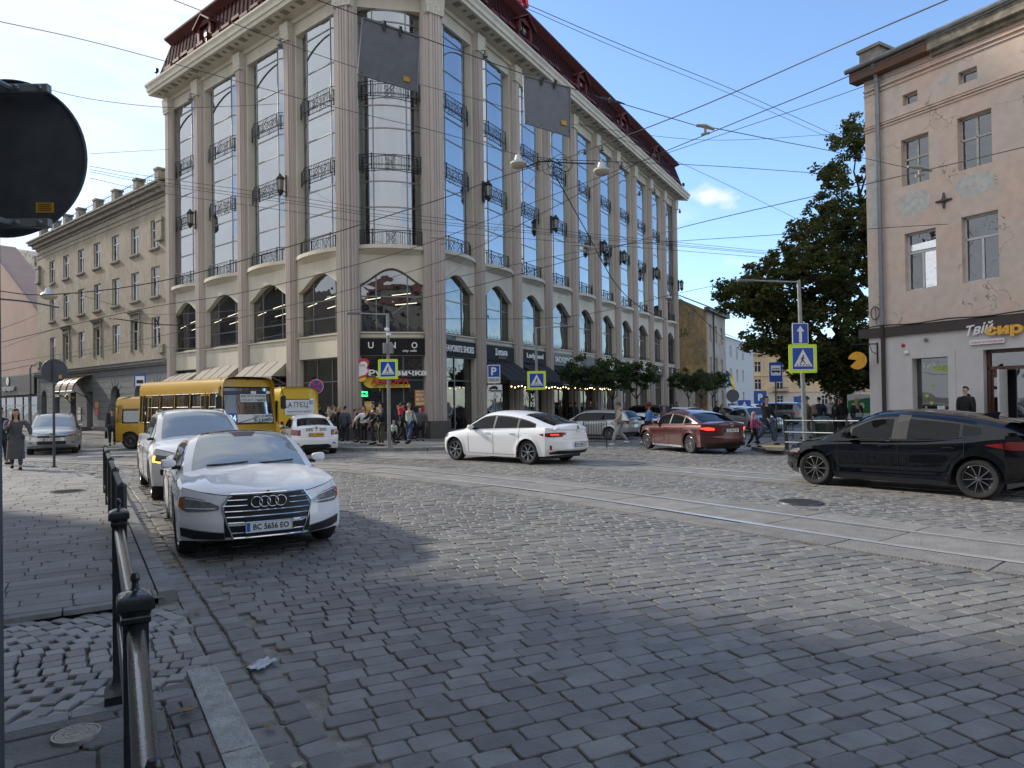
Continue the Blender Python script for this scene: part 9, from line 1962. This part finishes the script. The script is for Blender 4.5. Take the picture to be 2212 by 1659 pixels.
 # ------------------------------------------------------------------ overhead wires, tram line fittings and hanging lamps
M_wire = mat('wire_black',(.02,.02,.022),.6);M_wirel = mat('wire_bare',(.25,.24,.22),.5,metal=.4);M_ins = mat('insulator',(.33,.31,.27),.5)
def wire(label,pts,px=1.6,m=M_wire,sag=0.0):
 q = [at(u,v,Y) for u,v,Y in pts];out = []
 if len(q)==2:out = [q[0].lerp(q[1],k/16)-Vector((0,0,sag*4*(k/16)*(1-k/16))) for k in range(17)]
 else:
  P_ = [q[0]*2-q[1]]+q+[q[-1]*2-q[-2]]
  for i in range(1,len(P_)-2):
   for k in range(8):t = k/8;a,b,c,d = P_[i-1:i+3];out.append(0.5*((2*b)+(c-a)*t+(2*a-5*b+4*c-d)*t*t+(3*b-a-3*c+d)*t**3))
  out.append(q[-1])
 Ym = sum(p.y for p in q)/len(q);r = max(.0045,px*.82*Ym/F/2);c = MB();c.tube([p[:] for p in out],r,5);o = c.build('overhead_wire',m,None);return tag(o,label,'wire','overhead wires across the junction')
wire('thin wire from the left picture edge across the store to the left hanging lamp',[(-60,30,16),(230,95,19),(663,214,22),(940,281,23),(1118,332,24)],1.7)
wire('thin wire entering at the top left and passing behind the larger grey sign',[(370,-6,9),(553,65,10),(772,143,12),(1000,203,14),(1128,239,15)],1.6)
wire('stout wire carrying both square grey signs',[(660,-14,11),(781,30,11.5),(905,74,11.6),(1131,156,12.5),(1232,186,12.9)],2.4)
wire('stout wire from the smaller grey sign to the tram wire hanger',[(1232,186,12.9),(1325,215,14),(1504,268,16)],2.2);wire('wire from the tram wire hanger down to the tree',[(1545,274,16),(1690,303,19),(1808,326,22),(1960,360,25)],1.8)
wire('upper of the twin lines sloping across the blue sky',[(1120,-4,26),(1350,95,30),(1600,196,36),(1835,302,44)],1.5);wire('lower of the twin lines sloping across the blue sky',[(1128,8,26),(1350,106,30),(1600,208,36),(1830,312,44)],1.2)
wire('thick twisted cable from the top right down to the cable tangle',[(2060,-10,12),(1800,102,16),(1493,236,20),(1215,343,24)],3.2)
wire('wire from the pink house eave to the junction point, upper one',[(2230,-20,14),(1857,152,17),(1600,258,19),(1376,350,21)],2.4);wire('wire from the pink house eave to the junction point, lower one',[(2230,40,14),(1861,186,17),(1600,275,19),(1376,351,21)],1.7)
wire('long wire from the junction point down left across the store',[(1376,350,21),(1110,452,20),(885,537,19),(553,625,18),(300,668,18),(-20,744,18)],1.7)
wire('second long wire from the junction point towards the lamp post',[(1376,352,21),(1150,470,21),(985,552,22),(700,640,24),(333,728,26),(-20,790,28)],1.5)
wire('twisted feeder cable from the tangle to the left edge',[(1170,352,24),(1060,388,23),(940,432,22),(553,553,20),(317,612,19),(100,636,18),(-20,626,18)],2.6,M_wire)
wire('tram contact wire from the right edge across the pink house',[(2240,310,14),(1874,396,17),(1493,485,20),(1345,529,22),(929,640,24),(553,700,27)],1.9)
wire('stay wire from the wall rosette to the lantern level',[(2050,483,24),(1883,493,24),(1493,518,27),(1344,527,30)],1.5)
for k,(dv,lab) in enumerate(((0,'topmost'),(9,'second'),(15,'third'),(32,'lowest'))):wire(lab+' of the four parallel lines crossing the whole store',[(190,357+dv*.8,30),(332,381+dv,31),(640,425+dv,32),(940,469+dv*.9,33),(1548,531+dv*.5,36),(1780,553+dv*.4,38)],1.2)
wire('slack wire from behind the big round sign to the store facade',[(60,180,24),(200,212,26),(363,229,30),(500,226,33),(600,221,36)],1.4)
wire('twisted line from the tangle down to the top of the near lamp post',[(1167,363,24),(1019,553,26),(847,678,27.6)],1.6,M_wirel)
wire('black cable from the tangle down across the right facade',[(1200,378,24),(1262,490,27),(1327,608,31),(1384,664,34),(1440,690,38)],2.2)
wire('lamp carrying wire running right from the left hanging lamp',[(1118,332,24),(1215,343,24),(1300,346,24.5),(1548,357,27),(1790,374,30)],1.7)
wire('faint wire from the junction sky to the tree, upper one',[(1230,265,30),(1525,300,30),(1840,285,32)],1.1);wire('faint wire falling from the mansard towards the tree',[(1250,262,34),(1493,360,38),(1760,490,44)],1.1)
wire('low wire across the arched windows right of the corner',[(940,689,34),(1240,682,36),(1471,632,42),(1600,605,46)],1.3);wire('cable from the far end of the store down to the ochre house',[(1462,637,60),(1510,680,62),(1564,733,66)],1.4)
wire('low slanting wire above the corner windows',[(940,608,24),(1198,553,27),(1345,528,30)],1.3)
wire('pale sagging wire low across the tenement windows',[(-20,806,20),(150,772,24),(300,743,28)],1.5,M_wirel);wire('pale wire continuing from the tenement to the store',[(300,743,28),(440,752,30),(640,716,33)],1.5,M_wirel)
wire('pale stay wire rising from the left edge to the hanging lamp',[(-10,714,20),(75,680,22),(150,633,25)],1.5,M_wirel);wire('pale stay wire falling from the hanging lamp across the tenement',[(160,633,25),(250,660,28),(333,679,31),(553,668,36)],1.4,M_wirel)
wire('pale stay wire low over the pink gable',[(-10,756,20),(75,725,23),(180,690,27)],1.4,M_wirel);wire('black looped cable along the tenement first floor',[(235,688,26),(260,690,26),(330,700,27),(420,703,28)],2.6)
wire('thick dark bracket arm reaching in from the left edge over the pink gable',[(-20,644,14),(60,652,15),(125,664,16)],4.5,M_gpost)
wire('faint wire above the tenement roof',[(190,330,34),(363,320,40)],1.0)
def fitting(name,label,u,v,Y,du=20):
 a,b = at(u-du,v-4,Y),at(u+du,v+5,Y);m_ = a.lerp(b,.5);t = thing(name,label,'wire fitting',m_[:]);c = MB();c.tube([a[:],(m_+Vector((0,0,.03)))[:],b[:]],[.03,.05,.03],6);c.tube([m_[:],(m_-Vector((0,0,.14)))[:]],.035,6);c.tube([(m_+Vector((-.1,0,-.17)))[:],(m_+Vector((.1,0,-.13)))[:]],.03,6);c.build('clamp',M_ins,t)
fitting('wire_clamp','tram wire hanger against the blue sky left of the pink house',1525,272,16,20);fitting('wire_clamp','tram wire hanger in front of the pink house upper window',1990,362,16,26);fitting('wire_clamp','tram wire hanger before the right facade lanterns',1260,531,24,26);fitting('wire_clamp','tram wire hanger right of the corner bay railing',955,515,22,28)
q0 = at(1300,210,13.6);t = thing('insulator','dark insulator string on the sign wire right of the smaller grey sign','insulator',q0[:]);c = MB();a,b = at(1288,206,13.4),at(1350,221,14.2);c.tube([a[:],a.lerp(b,.2)[:],a.lerp(b,.22)[:],a.lerp(b,.36)[:],a.lerp(b,.38)[:],a.lerp(b,.55)[:],a.lerp(b,.57)[:],a.lerp(b,.75)[:],b[:]],[.01,.01,.035,.035,.012,.012,.03,.03,.01],8);p = a.lerp(b,.48);c.ball(p[:],.06,8,6,sc=(.5,1,1));c.build('string',M_iron,t)
def hanglamp(label,u,v,Y,s=1.0):
 q = at(u,v,Y);t = thing('hanging_lamp',label,'street lamp',q[:]);c = MB();c.lathe([(0.001,.30*s),(.10*s,.30*s),(.13*s,.20*s),(.15*s,.13*s),(.28*s,.05*s),(.31*s,-.02*s)],20,q[:]);c.tube([(q+Vector((0,0,.3*s)))[:],(q+Vector((0,0,.42*s)))[:]],.02,6);c.tube([(q+Vector((-.1,0,.42*s)))[:],(q+Vector((.1,0,.42*s)))[:]],.018,6)
 c.build('housing',mat('lamp_housing',(.50,.49,.46),.4,metal=.3,obj=True,var=.15,vscale=6),t,smooth=True,angle=40);c = MB();c.lathe([(.31*s,-.02*s),(.27*s,-.10*s),(.15*s,-.16*s),(0.001,-.18*s)],20,q[:]);c.build('glass_bowl',mat('lamp_bowl',(.42,.38,.30),.2,ior=1.5),t,smooth=True)
hanglamp('silver dome lamp hanging left of the cable tangle',1120,352,24);hanglamp('silver dome lamp hanging right of the cable tangle',1300,367,24.5);hanglamp('dome lamp hanging before the tenement left of the store',103,638,25,.9);hanglamp('small far dome lamp by the end of the store',1444,643,48,.8)
q = at(1192,352,24);t = thing('cable_tangle','tangle of coiled black cables hanging between the two dome lamps','cables',q[:]);c = MB()
for k in range(9):
 cx,cz,r = random.uniform(-.45,.5),random.uniform(-.35,.1),random.uniform(.12,.34);ph = random.random()*6;c.tube([(q.x+cx+r*math.cos(ph+a),q.y+.1*math.sin(a*2+ph),q.z+cz+r*.9*math.sin(ph+a)) for a in [R(330)*i/18 for i in range(19)]],.011,4)
c.tube([(q.x-.9,q.y,q.z-.1),(q.x-.45,q.y,q.z+.08),(q.x,q.y,q.z+.1),(q.x+.35,q.y,q.z-.05)],.03,6);c.tube([(q.x+.2,q.y,q.z+.05),(q.x+1.5,q.y,q.z-.02)],.025,6);c.build('coils',M_wire,t)
